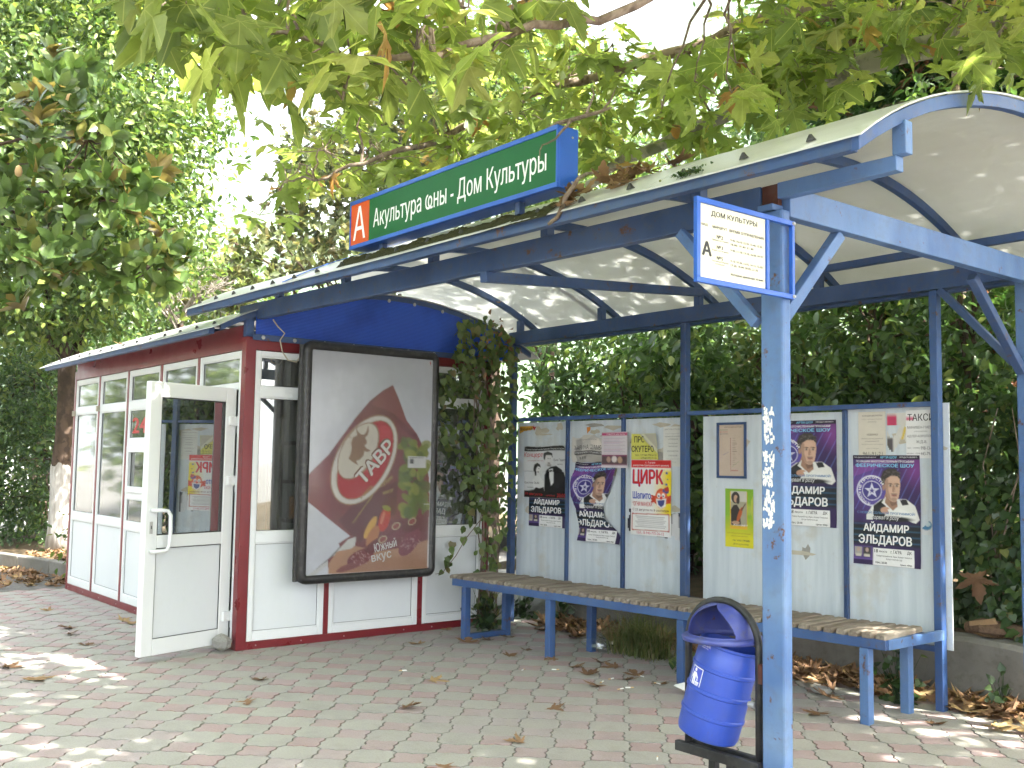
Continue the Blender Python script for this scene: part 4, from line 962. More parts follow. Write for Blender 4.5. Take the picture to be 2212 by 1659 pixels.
# ------------------------------------------------------------------ posters on the notice boards
YB = 6.2495
def z3(x, y): return ((1820+x/3.3515)/1.6492, (1480+y/3.3515)/1.6492)
def c4(x, y): return ((2648+x/2.212)/1.6492, (1400+y/2.212)/1.6492)
def c3(x, y): return ((1700+x/2.212)/1.6492, (1400+y/2.212)/1.6492)
def place(f, a, b, d=0):
    p, q = PY(*f(*a), YB-d), PY(*f(*b), YB-d); return p, np.array([q[0]-p[0], 0, 0]), np.array([0, 0, q[2]-p[2]])
def face(ra, cu, cv_, s, asp, skin=(.52, .31, .21), hair=(.045, .035, .03)):
    ra.ell(cu-.02*s, cv_-.10*s*asp, .185*s, .17*s*asp, hair); ra.ell(cu, cv_, .150*s, .205*s*asp, skin, .08, 1/asp if 0 else 1)
    ra.ell(cu-.08*s, cv_+.02*s*asp, .08*s, .15*s*asp, tuple(x*.62 for x in skin), al=.7, soft=.8); ra.ell(cu+.05*s, cv_-.03*s*asp, .07*s, .09*s*asp, tuple(min(1, x*1.35) for x in skin), al=.6, soft=.9)
    ra.poly([(cu-.17*s, cv_-.06*s*asp), (cu-.15*s, cv_-.21*s*asp), (cu, cv_-.27*s*asp), (cu+.15*s, cv_-.20*s*asp), (cu+.15*s, cv_-.11*s*asp), (cu+.06*s, cv_-.155*s*asp), (cu-.08*s, cv_-.14*s*asp)], hair)
    for dx in (-.045, .075):
        ra.ell(cu+dx*s, cv_-.028*s*asp, .030*s, .011*s*asp, (.05, .03, .025)); ra.rect(cu+(dx-.04)*s, cv_-.062*s*asp, cu+(dx+.04)*s, cv_-.05*s*asp, hair)
    ra.poly([(cu+.02*s, cv_-.02*s*asp), (cu+.045*s, cv_+.06*s*asp), (cu, cv_+.065*s*asp)], tuple(x*.75 for x in skin)); ra.ell(cu+.02*s, cv_+.108*s*asp, .05*s, .012*s*asp, (.28, .09, .08)); ra.ell(cu+.02*s, cv_+.15*s*asp, .10*s, .05*s*asp, tuple(x*.7 for x in skin), al=.55, soft=.8)
def star(ra, cu, cv_, r, asp, c, k=.42):
    ra.poly([(cu+(r if i % 2 == 0 else r*k)*math.sin(i*math.pi/5), cv_-(r if i % 2 == 0 else r*k)*math.cos(i*math.pi/5)*asp) for i in range(10)], c)
def show_poster():
    ra = Ras(92, 150, (.03, .015, .08)); A = 540/895
    def bgf(u, v, a):
        f = np.exp(-((u-.25)**2/.10+(v-.28)**2/.05))[..., None]; a = a+f*np.array([.10, .05, .24]); g = np.exp(-((u-.95)**2/.03+(v-.12)**2/.02))[..., None]; a = a+g*np.array([.16, .03, .16])
        st = (np.abs(np.sin((u+v*.8)*26)) > .985)[..., None]; a = np.where(st & (v[..., None] > .12) & (v[..., None] < .5), a+np.array([.05, .10, .25]), a)
        q = np.clip((v-.60)/.05, 0, 1)[..., None]*np.clip((.83-v)/.03, 0, 1)[..., None]; s2 = np.exp(-((np.sin(v*60))**2)*8)[..., None]; a = a*(1-q)+q*(np.array([.008, .012, .02])+s2*np.array([.02, .10, .20])*.8)
        return a
    ra.grad(bgf); ra.poly([(0, .10), (.35, .02), (.95, 0), (.5, .09), (0, .2)], (.28, .08, .35), .5); ra.rect(0, 0, 1, .035, (.015, .01, .03))
    for r_, c in ((.235, (.62, .62, .75)), (.215, (.10, .07, .32)), (.150, (.62, .62, .75)), (.138, (.05, .04, .22))): ra.ell(.285, .325, r_, r_*A, c)
    star(ra, .285, .325, .125, A, (.62, .62, .75), .38); star(ra, .285, .325, .05, A, (.05, .04, .22), .4)
    ra.poly([(.20, 0.550), (.28, 0.470), (.42, 0.400), (.60, 0.390), (.80, 0.395), (.92, 0.450), (.985, 0.570), (.93, 0.605), (.70, 0.530), (.60, 0.590), (.20, 0.590)], (.72, .72, .70)); ra.poly([(.31, 0.460), (.45, 0.395), (.50, 0.450), (.47, 0.590), (.30, 0.590)], (.02, .02, .025)); ra.poly([(.70, 0.400), (.80, 0.395), (.83, 0.440), (.74, 0.450)], (.02, .02, .025))
    ra.poly([(.50, 0.330), (.66, 0.350), (.66, 0.415), (.55, 0.450), (.46, 0.400)], (.36, .20, .14)); ra.poly([(.43, 0.430), (.50, 0.370), (.56, 0.440), (.66, 0.430), (.68, 0.390), (.72, 0.430), (.62, 0.480), (.52, 0.470)], (.70, .70, .68)); ra.ell(.49, .50, .075, .032, (.50, .30, .21)); ra.poly([(.52, 0.490), (.66, 0.470), (.95, 0.530), (.90, 0.600), (.62, 0.545), (.55, 0.530)], (.76, .76, .74))
    ra.poly([(.50, .36), (.57, .415), (.66, .41), (.67, .46), (.60, .50), (.48, .43)], (.33, .19, .13)); ra.poly([(.55, .42), (.66, .41), (.665, .44), (.58, .46)], (.20, .11, .08))
    ra.poly([(.44, .27), (.425, .20), (.46, .145), (.54, .118), (.64, .122), (.70, .155), (.716, .205), (.705, .23), (.66, .19), (.56, .19), (.50, .23), (.475, .29)], (.045, .036, .032))
    for q in range(26): x_ = .45+.26*rng.random(); y_ = .135+.06*rng.random()+.1*abs(x_-.58); ra.ell(x_, y_, .012, .006, (.14, .12, .11), al=.6)
    ra.poly([(.475, .25), (.50, .215), (.58, .185), (.67, .19), (.705, .215), (.712, .27), (.70, .335), (.685, .38), (.645, .418), (.59, .42), (.53, .388), (.495, .335)], (.58, .38, .28))
    ra.poly([(.475, .25), (.50, .215), (.53, .22), (.535, .32), (.575, .405), (.53, .388), (.495, .335)], (.33, .20, .145), .8); ra.ell(.464, .29, .022, .03, (.36, .21, .15)); ra.ell(.463, .245, .022, .03, (.16, .14, .13), al=.8)
    ra.ell(.62, .222, .06, .022, (.60, .41, .31), al=.7, soft=.8); ra.ell(.675, .32, .025, .03, (.58, .38, .28), al=.7, soft=.8)
    for ex in (.562, .658): ra.poly([(ex-.042, .262), (ex-.02, .252), (ex+.035, .256), (ex+.035, .263), (ex-.02, .261)], (.05, .035, .03)); ra.ell(ex, .274, .026, .0085, (.42, .36, .32)); ra.ell(ex+.004, .274, .012, .0085, (.03, .022, .02)); ra.ell(ex, .285, .03, .008, (.30, .18, .13), al=.5, soft=.6)
    ra.poly([(.602, .268), (.618, .268), (.642, .325), (.60, .335), (.59, .325)], (.36, .21, .15)); ra.ell(.628, .318, .014, .012, (.58, .38, .28), al=.7, soft=.7); ra.ell(.62, .350, .05, .008, (.16, .10, .08), al=.7); ra.ell(.62, .364, .042, .008, (.30, .12, .11)); ra.ell(.615, .398, .055, .02, (.24, .15, .12), al=.6, soft=.7)
    ra.ell(.60, .575, .34, .03, (.015, .015, .02), soft=.6); ra.rect(0, .835, .30, .945, (.09, .05, .20))
    for cx in (.075, .21): ra.rect(cx-.058, .842, cx+.058, .918, (.35, .33, .31) if cx < .1 else (.05, .045, .045)); ra.ell(cx, .868, .026, .02, (.45, .32, .26)); ra.rect(cx-.045, .908, cx+.045, .93, (.55, .52, .42))
    ra.rect(.305, .845, .905, 1.0, W); ra.rect(.0, .945, .305, .955, (.12, .07, .28))
    wh = (.80, .80, .80); cy = (.22, .55, .80)
    T = [('ПРОДЮСЕРСКИЙ ЦЕНТР', .02, .012, .34, .014, wh, {'bold': .01}), ('АРТИ-ШОУ', .42, .008, .25, .022, cy, {'bold': .02}), ('ПРЕДСТАВЛЯЕТ:', .71, .012, .26, .014, wh, {'bold': .01}), ('ПО ВАШИМ МНОГОЧИСЛЕННЫМ ПРОСЬБАМ!', .05, .046, .87, .020, wh, {'bold': .02}), ('ФЕЕРИЧЕСКОЕ ШОУ', .04, .075, .88, .036, cy, {'bold': .03}),
         ('НЕ ПРОПУСТИ', 0, 0, 1, .042, wh, {'arc': (.285, .325, .165, -1.55, 1.1), 'bold': .02}), ('НЕ ПРОПУСТИ', 0, 0, 1, .042, wh, {'arc': (.285, .325, .165, 3.3, 4.6), 'bold': .02}),
         ('С НОВОЙ СОЛЬНОЙ ПРОГРАММОЙ!', .06, .508, .86, .028, (.10, .22, .42), {'bold': .025}), ('“Сорвал я розу”', .24, .545, .46, .048, wh, {'shear': .25, 'bold': .0}), ('АЙДАМИР', .155, .605, .68, .105, wh, {'bold': .035}), ('ЭЛЬДАРОВ', .08, .725, .80, .10, wh, {'bold': .035}),
         ('18', .325, .853, .055, .032, K, {'bold': .02}), ('Августа', .395, .862, .12, .022, K, {'bold': .015}), ('г. ГАГРА', .57, .855, .16, .030, K, {'bold': .02}), ('ДК', .81, .855, .065, .032, K, {'bold': .02}), ('Роберт Кулумбегов, Идан, Азамат Пхешхов,', .36, .905, .52, .017, K, {'bold': .01}), ('Артур Халатов и др.', .50, .930, .24, .017, K, {'bold': .01}), ('Нач.: 20-00', .345, .962, .17, .020, K, {'bold': .02}), ('Цена: 400р.', .71, .970, .17, .020, K, {'bold': .02})]
    return ra, T
def poster(name, label, f, a, b, ra, T, d=.002, **k):
    TL, U, V = place(f, a, b, d); o = sheet(name, ra, TL, U, V, T, **k); return props(o, label, 'poster')
rs, Ts = show_poster()
sc_ = lambda u, v: (.006*np.sin(v*4), np.zeros_like(u), .002+.006*np.abs(np.sin(u*3+v*7))*v)
poster('show_poster', 'purple show poster with man in white shirt, on the rightmost board', c4, (865, 490), (1405, 1390), rs, Ts, warp=sc_)
poster('show_poster', 'purple show poster half hidden behind the thick front post', c4, (205, 225), (740, 1065), rs, Ts, warp=sc_)
def torn2(u, v): return (u > np.interp(v, [0, .1, .27, .42, .5, .6, 1], [.05, .04, -.01, -.01, .05, .12, .12])-.01) & (u < np.interp(v, [0, .1, .3, .45, .55, .70, .9, 1], [.86, .86, .78, .70, .62, .66, .95, 1.0])+.04)
def w2(u, v): return (-.06*np.sin(np.clip((v-.1)/.5, 0, 1)*3.14)*(1-u)+.02*np.sin(v*9), .02*np.sin(u*5)*(v < .2), .010+.022*np.sin(v*7+u*4)**2)
poster('torn_poster', 'purple show poster torn away down its right side, left boards', z3, (762, 548), (1320, 1540), rs, Ts, mask=torn2, warp=w2)
poster('half_poster', 'lower half of a purple show poster below the concert poster', z3, (215, 460), (655, 1352), rs, Ts, d=.002, mask=lambda u, v: (v > .575) & (u > .02))
# concert
ra = Ras(64, 84, (.58, .59, .60)); A = 480/630
ra.poly([(0, .02), (.08, 0), (.55, .02), (.95, .005), (1, .05), (1, .095), (0, .10)], (.015, .015, .015)); ra.rect(0, .87, 1, 1, (.015, .012, .012)); ra.ell(.30, .92, .25, .09, (.02, .015, .015), soft=.5)
ra.poly([(.50, .87), (.50, .56), (.56, .46), (.66, .40), (.80, .38), (.93, .45), (1, .60), (1, .9)], (.015, .015, .018)); ra.poly([(.62, .45), (.72, .43), (.72, .70), (.66, .76), (.62, .60)], (.74, .74, .74)); ra.poly([(.62, .47), (.70, .455), (.71, .485), (.63, .50)], (.02, .02, .02))
ra.ell(.60, .26, .095, .13, (.62, .61, .60)); ra.poly([(.48, .24), (.49, .14), (.58, .105), (.68, .14), (.70, .24), (.66, .18), (.54, .18), (.51, .28)], (.03, .03, .03)); ra.ell(.585, .245, .015, .008, K); ra.ell(.635, .245, .015, .008, K); ra.ell(.61, .33, .035, .012, (.15, .13, .12)); ra.ell(.62, .37, .07, .03, (.30, .28, .27), soft=.6)
ra.ell(.33, .43, .075, .115, (.64, .63, .62)); ra.poly([(.27, .58), (.245, .46), (.27, .36), (.34, .325), (.40, .36), (.415, .42), (.35, .39), (.31, .44), (.30, .58)], (.02, .02, .02)); ra.ell(.35, .505, .02, .010, (.06, .05, .05)); ra.ell(.37, .44, .012, .006, K); ra.poly([(.28, .58), (.38, .54), (.40, .62), (.48, .68), (.49, .82), (.24, .82), (.20, .68)], (.66, .66, .66)); ra.poly([(.25, .84), (.30, .80), (.38, .82), (.48, .79), (.50, .88), (.24, .88)], (.02, .02, .02))
T = [('Государственный концертный зал Пицундского Храма', .04, .045, .94, .035, W, {'shear': .2}), ('Концерт', .0, .125, .47, .115, (.45, .03, .04), {'shear': .15, 'bold': .01}), ('для сопрано и органа', .10, .28, .38, .022, (.40, .1, .1)), ('Лука Гадел', .71, .245, .29, .055, K, {'shear': .2}), ('(орган)', .82, .335, .13, .035, K, {'shear': .2}), ('Кристина Эшба', .01, .69, .36, .055, K, {'shear': .2}), ('(сопрано)', .08, .79, .15, .032, K, {'shear': .2}), ('19 августа', .03, .91, .42, .055, RED, {'shear': .15}), ('начало в', .55, .935, .2, .028, RED), ('20:00', .80, .90, .19, .075, RED, {'shear': .15})]
poster('concert_poster', 'black and white concert poster with couple in evening dress', z3, (168, 365), (655, 1000), ra, T, d=.005, warp=lambda u, v: (.0*u, .012*np.sin(u*6)*(v < .1), .004+.012*np.abs(np.sin(u*4+v*3))*(v < .5)))
# circus
ra = Ras(64, 116, (.76, .76, .75)); A = 475/930
ra.rect(0, 0, 1, .105, (.62, .02, .02)); ra.grad(lambda u, v, a: a*(1-(np.clip((u-.55)/.35, 0, 1)*np.clip((v-.10)/.06, 0, 1)*np.clip((.74-v)/.03, 0, 1))[..., None])+(np.clip((u-.55)/.35, 0, 1)*np.clip((v-.10)/.06, 0, 1)*np.clip((.74-v)/.03, 0, 1))[..., None]*np.array([.80, .62, .02]))
for cu, cv_, r_ in ((.89, .17, .05), (.91, .25, .028), (.88, .32, .048), (.83, .13, .014)): star(ra, cu, cv_, r_, A, (.03, .10, .35))
cx, cy = .76, .50
for _ in range(60):
    s_ = rng.choice([-1, 1]); ra.ell(cx+s_*rng.uniform(.13, .23), cy+rng.uniform(-.03, .06), .03, .012, (.55, .05, .02))
ra.ell(cx, cy, .155, .13, (.66, .10, .03)); ra.ell(cx, cy-.04, .12, .05, (.75, .16, .06)); ra.poly([(.78, .41), (.80, .375), (.95, .36), (.94, .43), (.88, .44)], (.10, .08, .25)); ra.poly([(.82, .37), (.92, .34), (.96, .40), (.86, .41)], (.50, .05, .04))
for dx in (-.06, .05): ra.ell(cx+dx, cy-.035, .042, .032, (.78, .76, .72)); ra.ell(cx+dx, cy-.028, .022, .010, (.02, .03, .08))
ra.poly([(cx-.13, cy+.01), (cx+.13, cy+.0), (cx+.11, cy+.10), (cx, cy+.135), (cx-.10, cy+.10)], (.76, .74, .72)); ra.poly([(cx-.09, cy+.03), (cx+.09, cy+.02), (cx+.07, cy+.085), (cx, cy+.115), (cx-.07, cy+.085)], (.05, .06, .22)); ra.ell(cx, cy-.005, .035, .022, (.70, .03, .02))
ra.poly([(.02, .715), (.96, .70), (.96, .93), (.02, .94)], (.50, .16, .12)); ra.poly([(.045, .728), (.935, .714), (.935, .918), (.045, .928)], (.76, .76, .75))
for i in range(7): ra.rect(.12+.03*(i % 3), .745+.023*i, .88-.03*((i+1) % 3), .754+.023*i, (.25, .23, .25), .75)
for cu, cv_ in ((.05, .715), (.93, .705), (.06, .935), (.93, .925)): star(ra, cu, cv_, .035, A, (.45, .12, .10))
T = [('г. Гагра', .37, .022, .24, .030, W, {'bold': .01}), ('(напротив Центрального рынка)', .045, .058, .90, .032, W, {'bold': .012}), ('ЦИРК', .04, .122, .775, .24, BLUE, {'bold': .05}), ('ЦИРК', .05, .128, .755, .228, (.66, .02, .02), {'bold': .035}), ('Шапито', .045, .42, .46, .10, BLUE, {'bold': .03}), ('“ОГНИ МАНЕЖА”', .04, .555, .53, .058, (.58, .03, .05), {'bold': .01}), ('С 23 августа по 8 сентября', .045, .645, .90, .040, (.12, .02, .03), {'bold': .012}), ('тел.: 8-940-775-26-12', .15, .945, .68, .036, (.55, .06, .12), {'bold': .008})]
poster('circus_poster', 'red, white and yellow circus poster with a clown head', z3, (1440, 530), (1915, 1460), ra, T, d=.006, warp=lambda u, v: (0*u, 0*u, .001+.004*np.sin(v*5+u*2)**2))
# smaller sheets behind
ra = Ras(40, 40, (.012, .012, .03)); ra.poly([(.2, 0), (.28, 0), (.30, 1), (.24, 1)], (.35, .03, .05)); ra.poly([(.83, .10), (.94, .05), (.97, 1), (.8, 1)], (.60, .60, .62))
poster('dark_poster', 'dark poster remnant showing round the edges of the circus poster', z3, (1395, 1110), (2042, 1502), ra, [], d=.002, mask=lambda u, v: (u > .01+.03*np.sin(v*9)) & (v < .80+.2*u) & ~((u > .80) & (u < .87) & (v > .85)) & ((u < .75) | (u > .80+.10*v*0) & (v > .05+.4*(.95-u))))
ra = Ras(30, 40, (.62, .60, .12)); ra.poly([(.30, 0), (1, 0), (1, .75), (.80, .55), (.55, .30)], (.50, .48, .40)); ra.poly([(.36, 0), (.62, .30), (.86, .60), (1, .78), (1, .60), (.7, .25), (.5, 0)], (.66, .65, .50))
poster('scooter_poster', 'yellow scooter hire flyer with its top corner peeled over', z3, (1440, 222), (1765, 528), ra, [('ПРОКАТ', .11, .09, .76, .25, K, {'bold': .02, 'clip': (0, 0, .48, .35)}), ('СКУТЕРОВ', .01, .46, .96, .25, K, {'bold': .02, 'clip': (0, 0, .86, 1)}), ('тел.: +7 940 770 61 25', .14, .79, .80, .075, K), ('+7940 772 71 03', .36, .91, .57, .075, K)], d=.003, warp=lambda u, v: (0*u, 0*u, .05*np.clip(u-.3-v*.6, 0, 1)))
ra = Ras(24, 44, (.64, .64, .60)); 
T = [('ШКОЛА-СТУДИЯ', .08, .05, .88, .045, (.2, .2, .2)), ('СТРИЖКИ', .27, .30, .48, .035, (.15, .15, .15)), ('УКЛАДКИ', .28, .41, .46, .035, (.15, .15, .15)), ('ПРИЧЕСКИ', .26, .48, .48, .035, (.15, .15, .15)), ('КОЛОРИСТКА', .22, .60, .56, .035, (.15, .15, .15)), ('ПЛЕТЕНИЕ', .28, .71, .46, .035, (.15, .15, .15)), ('ПАРИКМАХЕР-УНИВЕРСАЛ', .1, .235, .86, .03, (.15, .15, .15)), ('ЛЮБОЙ СПЕЦИАЛЬНОСТИ', .12, .165, .8, .03, (.3, .3, .3)), ('индивидуальный набор', .15, .80, .75, .022, (.3, .3, .3)), ('и по группам', .3, .88, .4, .022, (.3, .3, .3))]
poster('hair_school_notice', 'white printed hairdressing school notice on the third board', z3, (1820, 135), (2050, 612), ra, T, d=.002)
ra = Ras(40, 34, (.55, .53, .49)); ra.poly([(.12, .15), (.30, .10), (.32, .95), (.14, .98)], (.33, .32, .31)); ra.poly([(.55, .2), (.8, .1), (.9, .4), (.6, .35)], (.68, .63, .58)); ra.rect(.10, .58, .92, .72, (.12, .11, .11)); ra.rect(.2, .74, .95, 1, (.40, .38, .35))
for q in (.22, .30, .38): ra.rect(q, .78, q+.04, .88, (.12, .12, .12))
poster('recital_poster', 'crumpled beige recital poster above the torn purple one', z3, (738, 240), (1135, 562), ra, [('МАРИНА ШАМБА', .08, .36, .86, .17, (.06, .05, .06), {'bold': .0}), ('НАРОДНАЯ АРТИСТКА РЕСПУБЛИКИ АБХАЗИЯ', .12, .615, .78, .06, W), ('Государственный музей', .25, .14, .5, .05, (.15, .15, .15))], d=.003, warp=lambda u, v: (.01*np.sin(v*8), .02*np.sin(u*9), .012*np.abs(np.sin(u*5+v*6))), mask=lambda u, v: v > .08*np.sin(u*9)+.02)
ra = Ras(30, 40, (.62, .57, .60)); ra.rect(0, .02, 1, .10, (.45, .04, .15)); ra.rect(0, .64, 1, .93, (.22, .04, .12)); ra.rect(.0, .67, 1, .90, (.10, .06, .07)); ra.ell(.28, .77, .08, .08, (.45, .30, .24)); ra.ell(.50, .76, .10, .09, (.68, .62, .60)); ra.ell(.72, .78, .09, .09, (.45, .30, .20))
for i in range(14): ra.rect(.08, .17+.032*i, .92-.1*((i*7) % 3), .182+.032*i, [(.25, .2, .3), (.5, .2, .4), (.3, .25, .5)][i % 3], .55)
poster('pink_notice', 'pink headed notice sheet lapping over the second mullion', z3, (1085, 200), (1390, 628), ra, [('РАБОТА для всех', .2, .045, .7, .045, W)], d=.032)
ra = Ras(20, 12, (.66, .36, .04)); poster('choose_sticker', 'small orange sticker strip at the top left of the first board', z3, (108, 132), (262, 212), ra, [('ВЫБИРАЙ', .06, .10, .90, .50, (.05, .03, .02), {'bold': .02})], d=.002, mask=lambda u, v: v < np.interp(u, [0, .1, .3, .8, 1], [1, .95, .7, .55, .5]))
TL, U, V = place(z3, (255, 110), (305, 180), .0022); mb = MB(); pt = [(0, .25), (.3, .35), (.4, 0), (.5, .45), (1, .3), (.5, 1)]
props(mb.add([TL+U*a+V*b for a, b in pt], [(0, 5, 3, 1), (1, 3, 2), (3, 5, 4)]).build('red_tick', 'ink_red'), 'red tick sticker beside the orange strip on the first board', 'sticker')
TL, U, V = place(z3, (905, 140), (952, 218), .002); props(MB().add([TL, TL+U, TL+U*.9+V*.5, TL+U*.5+V*.7, TL+U*.2+V], [(4, 3, 2, 1, 0)]).build('sticker_scrap', 'orange_box'), 'tiny orange sticker scrap at the top of the second board', 'sticker')
# route map, violin concert, air conditioner and taxi sheets
TL, U, V = place(c3, (1895, 235), (2125, 675)); RM = thing('route_map', tuple(TL), 'beige bus route map in a thin blue frame', 'map')
x0, z0, x1, z1 = TL[0], TL[2]+V[2], TL[0]+U[0], TL[2]; mb = MB()
for b_ in ((x0, z0, x1, z0+.018), (x0, z1-.018, x1, z1), (x0, z0+.018, x0+.018, z1-.018), (x1-.018, z0+.018, x1, z1-.018)): mb.box(b_[0], YB-.016, b_[1], b_[2], YB-.001, b_[3])
mb.build('map_frame', 'blue_paint', RM, .002)
ra = Ras(50, 90, (.52, .42, .34)); ra.rect(.42, .26, .47, .90, (.20, .13, .14), .0)
for i in range(15): v = .27+.036*i; ra.ell(.455, v, .018, .008, (.14, .06, .07)); ra.rect(.53, v-.003, .53+.10+.07*((i*5) % 4)/3, v+.003, (.12, .1, .1), .8)
ra.rect(.448, .27, .462, .92, (.35, .08, .09))
for i in range(6): ra.ell(.50+.045*i, .895, .02, .009, (.40, .06, .08)); ra.ell(.36-.04*i, .54+.01*i, .014, .007, (.12, .12, .3)); ra.ell(.53+.05*i, .81-.018*i, .014, .006, (.08, .3, .12))
for i, c in enumerate(((.1, .2, .1), (.45, .08, .08), (.1, .1, .15))): ra.ell(.07, .10+.04*i, .02, .012, c); ra.rect(.12, .095+.04*i, .35, .105+.04*i, c, .7)
sheet('map_sheet', ra, (x0+.018, YB-.004, z1-.018), (x1-x0-.036, 0, 0), (0, 0, -(z1-z0-.036)), [('КАРТА МАРШРУТОВ', .22, .035, .66, .028, (.08, .07, .07))], parent=RM)
ra = Ras(50, 100, (.22, .42, .03)); A = 220/470
ra.grad(lambda u, v, a: a*(1-np.clip((v-.45)/.4, 0, 1)[..., None])+np.clip((v-.45)/.4, 0, 1)[..., None]*np.array([.66, .60, .02])); ra.poly([(1, .1), (.92, .2), (.95, .5), (1, .55)], (.45, .50, .06)); ra.ell(.85, .35, .2, .12, (.55, .50, .10), al=.5, soft=.9)
ra.rect(.17, .05, .79, .69, (.70, .42, .03)); ra.rect(.20, .04, .77, .63, (.55, .53, .47)); ra.rect(.20, .22, .77, .63, (.36, .34, .24)); ra.poly([(.22, .62), (.20, .36), (.30, .28), (.42, .27), (.52, .35), (.55, .48), (.56, .63)], (.03, .022, .02)); ra.ell(.37, .15, .15, .10, (.03, .022, .018)); ra.ell(.38, .17, .075, .065, (.50, .30, .20)); ra.ell(.46, .20, .06, .06, (.03, .02, .018)); ra.ell(.52, .44, .16, .055, (.42, .09, .02), -.9); ra.poly([(.56, .36), (.72, .24), (.74, .25), (.60, .38)], (.12, .05, .03)); ra.ell(.38, .58, .14, .03, (.45, .28, .19))
T = [('Благотворительный концерт', .06, .745, .86, .032, (.35, .25, .02)), ('произведения', .2, .80, .6, .022, (.35, .25, .02)), ('16 VIII', .28, .865, .30, .032, (.05, .12, .05)), ('19:00', .63, .862, .24, .036, (.05, .08, .05), {'bold': .02}), ('Дом культуры', .28, .925, .55, .036, (.05, .08, .05), {'shear': .2}), ('Концерт', .30, .60, .5, .04, W, {'shear': .3})]
poster('violin_poster', 'small green and yellow poster of a violinist in black', c3, (1955, 752), (2177, 1228), ra, T, d=.003)
ra = Ras(24, 36, (.62, .58, .50)); T = [('КОНДИЦИОНЕРЫ', .16, .07, .72, .045, (.14, .12, .1), {'bold': .01}), ('СПЛИТ - СИСТЕМЫ, УСТАНОВКА', .14, .16, .74, .028, (.25, .22, .2)), ('И УСЛУГИ', .36, .22, .3, .03, (.25, .22, .2)), ('НОВИНКА', .32, .50, .40, .05, (.14, .12, .1), {'bold': .01}), ('мобильный передвижной', .12, .60, .78, .038, (.25, .22, .2)), ('кондиционер 09', .26, .66, .5, .038, (.25, .22, .2)), ('без монтажа, установка', .12, .735, .78, .03, (.3, .27, .24)), ('цена 22 000 руб', .3, .83, .44, .03, (.3, .27, .24)), ('961-91-21', .16, .92, .72, .085, (.12, .11, .1))]
poster('air_conditioner_notice', 'yellowed air conditioner notice at the top of the right board', c4, (905, 152), (1125, 492), ra, T, d=.0022)
ra = Ras(24, 36, (.74, .74, .74)); ra.rect(.05, .245, .99, .255, K); ra.rect(0, .14, .28, .21, (.60, .15, .25)); T = [('ТАКСИ', .06, .075, .93, .15, K, {'bold': .012}), ('МИНИВЕН-7 МЕСТ', .05, .33, .93, .055, (.06, .06, .08)), ('(КОНДИЦИОНЕР)', .30, .43, .45, .032, (.15, .15, .15)), ('АДЛЕР-АЭРОПОРТ', .04, .515, .94, .06, (.06, .06, .08)), ('Ж/Д-В.', .36, .63, .38, .07, (.06, .06, .08)), ('тел.: +7(940)', .04, .77, .45, .042, (.1, .1, .12)), ('998-13-46', .52, .755, .46, .07, (.06, .06, .08)), ('мегафон.: +7(938)', .02, .885, .48, .038, (.1, .1, .12)), ('443-79-55', .52, .87, .46, .07, (.06, .06, .08))]
poster('taxi_notice', 'white taxi notice in large black letters beside the rear post', c4, (1280, 138), (1510, 515), ra, T, d=.0022)
ra = Ras(20, 20, (.60, .59, .55)); ra.rect(0, .05, .5, .35, (.50, .04, .12)); ra.poly([(.5, 1), (.9, .3), (1, .35), (.6, 1)], (.66, .48, .05)); ra.rect(0, .6, .3, 1, (.08, .07, .08))
poster('pink_scrap', 'torn scraps with a pink stripe between the two right notices', c4, (1130, 160), (1292, 480), ra, [], d=.0018, mask=lambda u, v: ((v < .28) & (u > .02)) | (np.abs(v-.62-.15*np.sin(u*6)) < .17))
ra = Ras(20, 20, (.60, .62, .64)); ra.ell(.4, .5, .4, .25, (.05, .18, .35)); ra.ell(.5, .45, .2, .12, (.5, .6, .65))
poster('blue_scrap', 'blue and white poster scrap right of the purple show poster', c4, (1395, 960), (1512, 1125), ra, [], d=.0018, mask=lambda u, v: v > .75-.75*u)
# the red 24
text_part('number_lettering', 'ink_red', KI, '24', (-10.42, KY+.0225, 1.755), (1, 0, 0), (0, 0, 1), .42, .16, 0, .03)

# ================================================================== BENCH
BN = thing('bench', (-5.3, 5.6, 0), 'long blue steel bench with weathered wooden slats', 'bench')
def by(x): return 5.245+.073*(x+7.25)       # the bench stands a little askew
BZ = .455
beam('front_rail', 'blue_bench', BN, (-7.30, by(-7.30), BZ+.02), (-3.335, by(-3.335), BZ+.02), .03, .06)
beam('rear_rail', 'blue_bench', BN, (-7.30, by(-7.30)+.47, BZ+.02), (-3.335, by(-3.335)+.47, BZ+.02), .03, .06)
beam('end_rail', 'blue_faded', BN, (-3.345, by(-3.345)+.017, BZ+.02), (-3.345, 6.18, BZ+.02), .035, .0605)
beam('end_rail', 'blue_bench', BN, (-7.29, by(-7.29)+.017, BZ+.02), (-7.29, by(-7.29)+.453, BZ+.02), .03, .0598)
for x in (-7.14, -6.12, -4.83, -3.47):
    for dy in (.012, .458): bpart('leg', 'blue_bench' if x < -4 else 'blue_faded', BN, x-.03, by(x)+dy-.03, -.012, x+.03, by(x)+dy+.03, BZ-.011, bevel=.005)
bpart('foot_stretcher', 'blue_bench', BN, -7.165, by(-7.14)+.043, .0, -7.115, by(-7.14)+.427, .045)
N = 47; sl = MB(); pr_ = [(-.034, 0), (.034, 0), (.034, .022), (.026, .032), (-.026, .032), (-.034, .022)]
L = .50; sl.v = [(x, y, z) for y, k in ((0, .8), (.02, 1), (L-.02, 1), (L, .8)) for x, z in [(a*k if b else a*k, b*(.8 if k < 1 else 1)) for a, b in pr_]]
for i in range(3):
    for j in range(6): sl.f.append((i*6+j, i*6+(j+1) % 6, i*6+6+(j+1) % 6, i*6+6+j)); sl.mi.append(0)
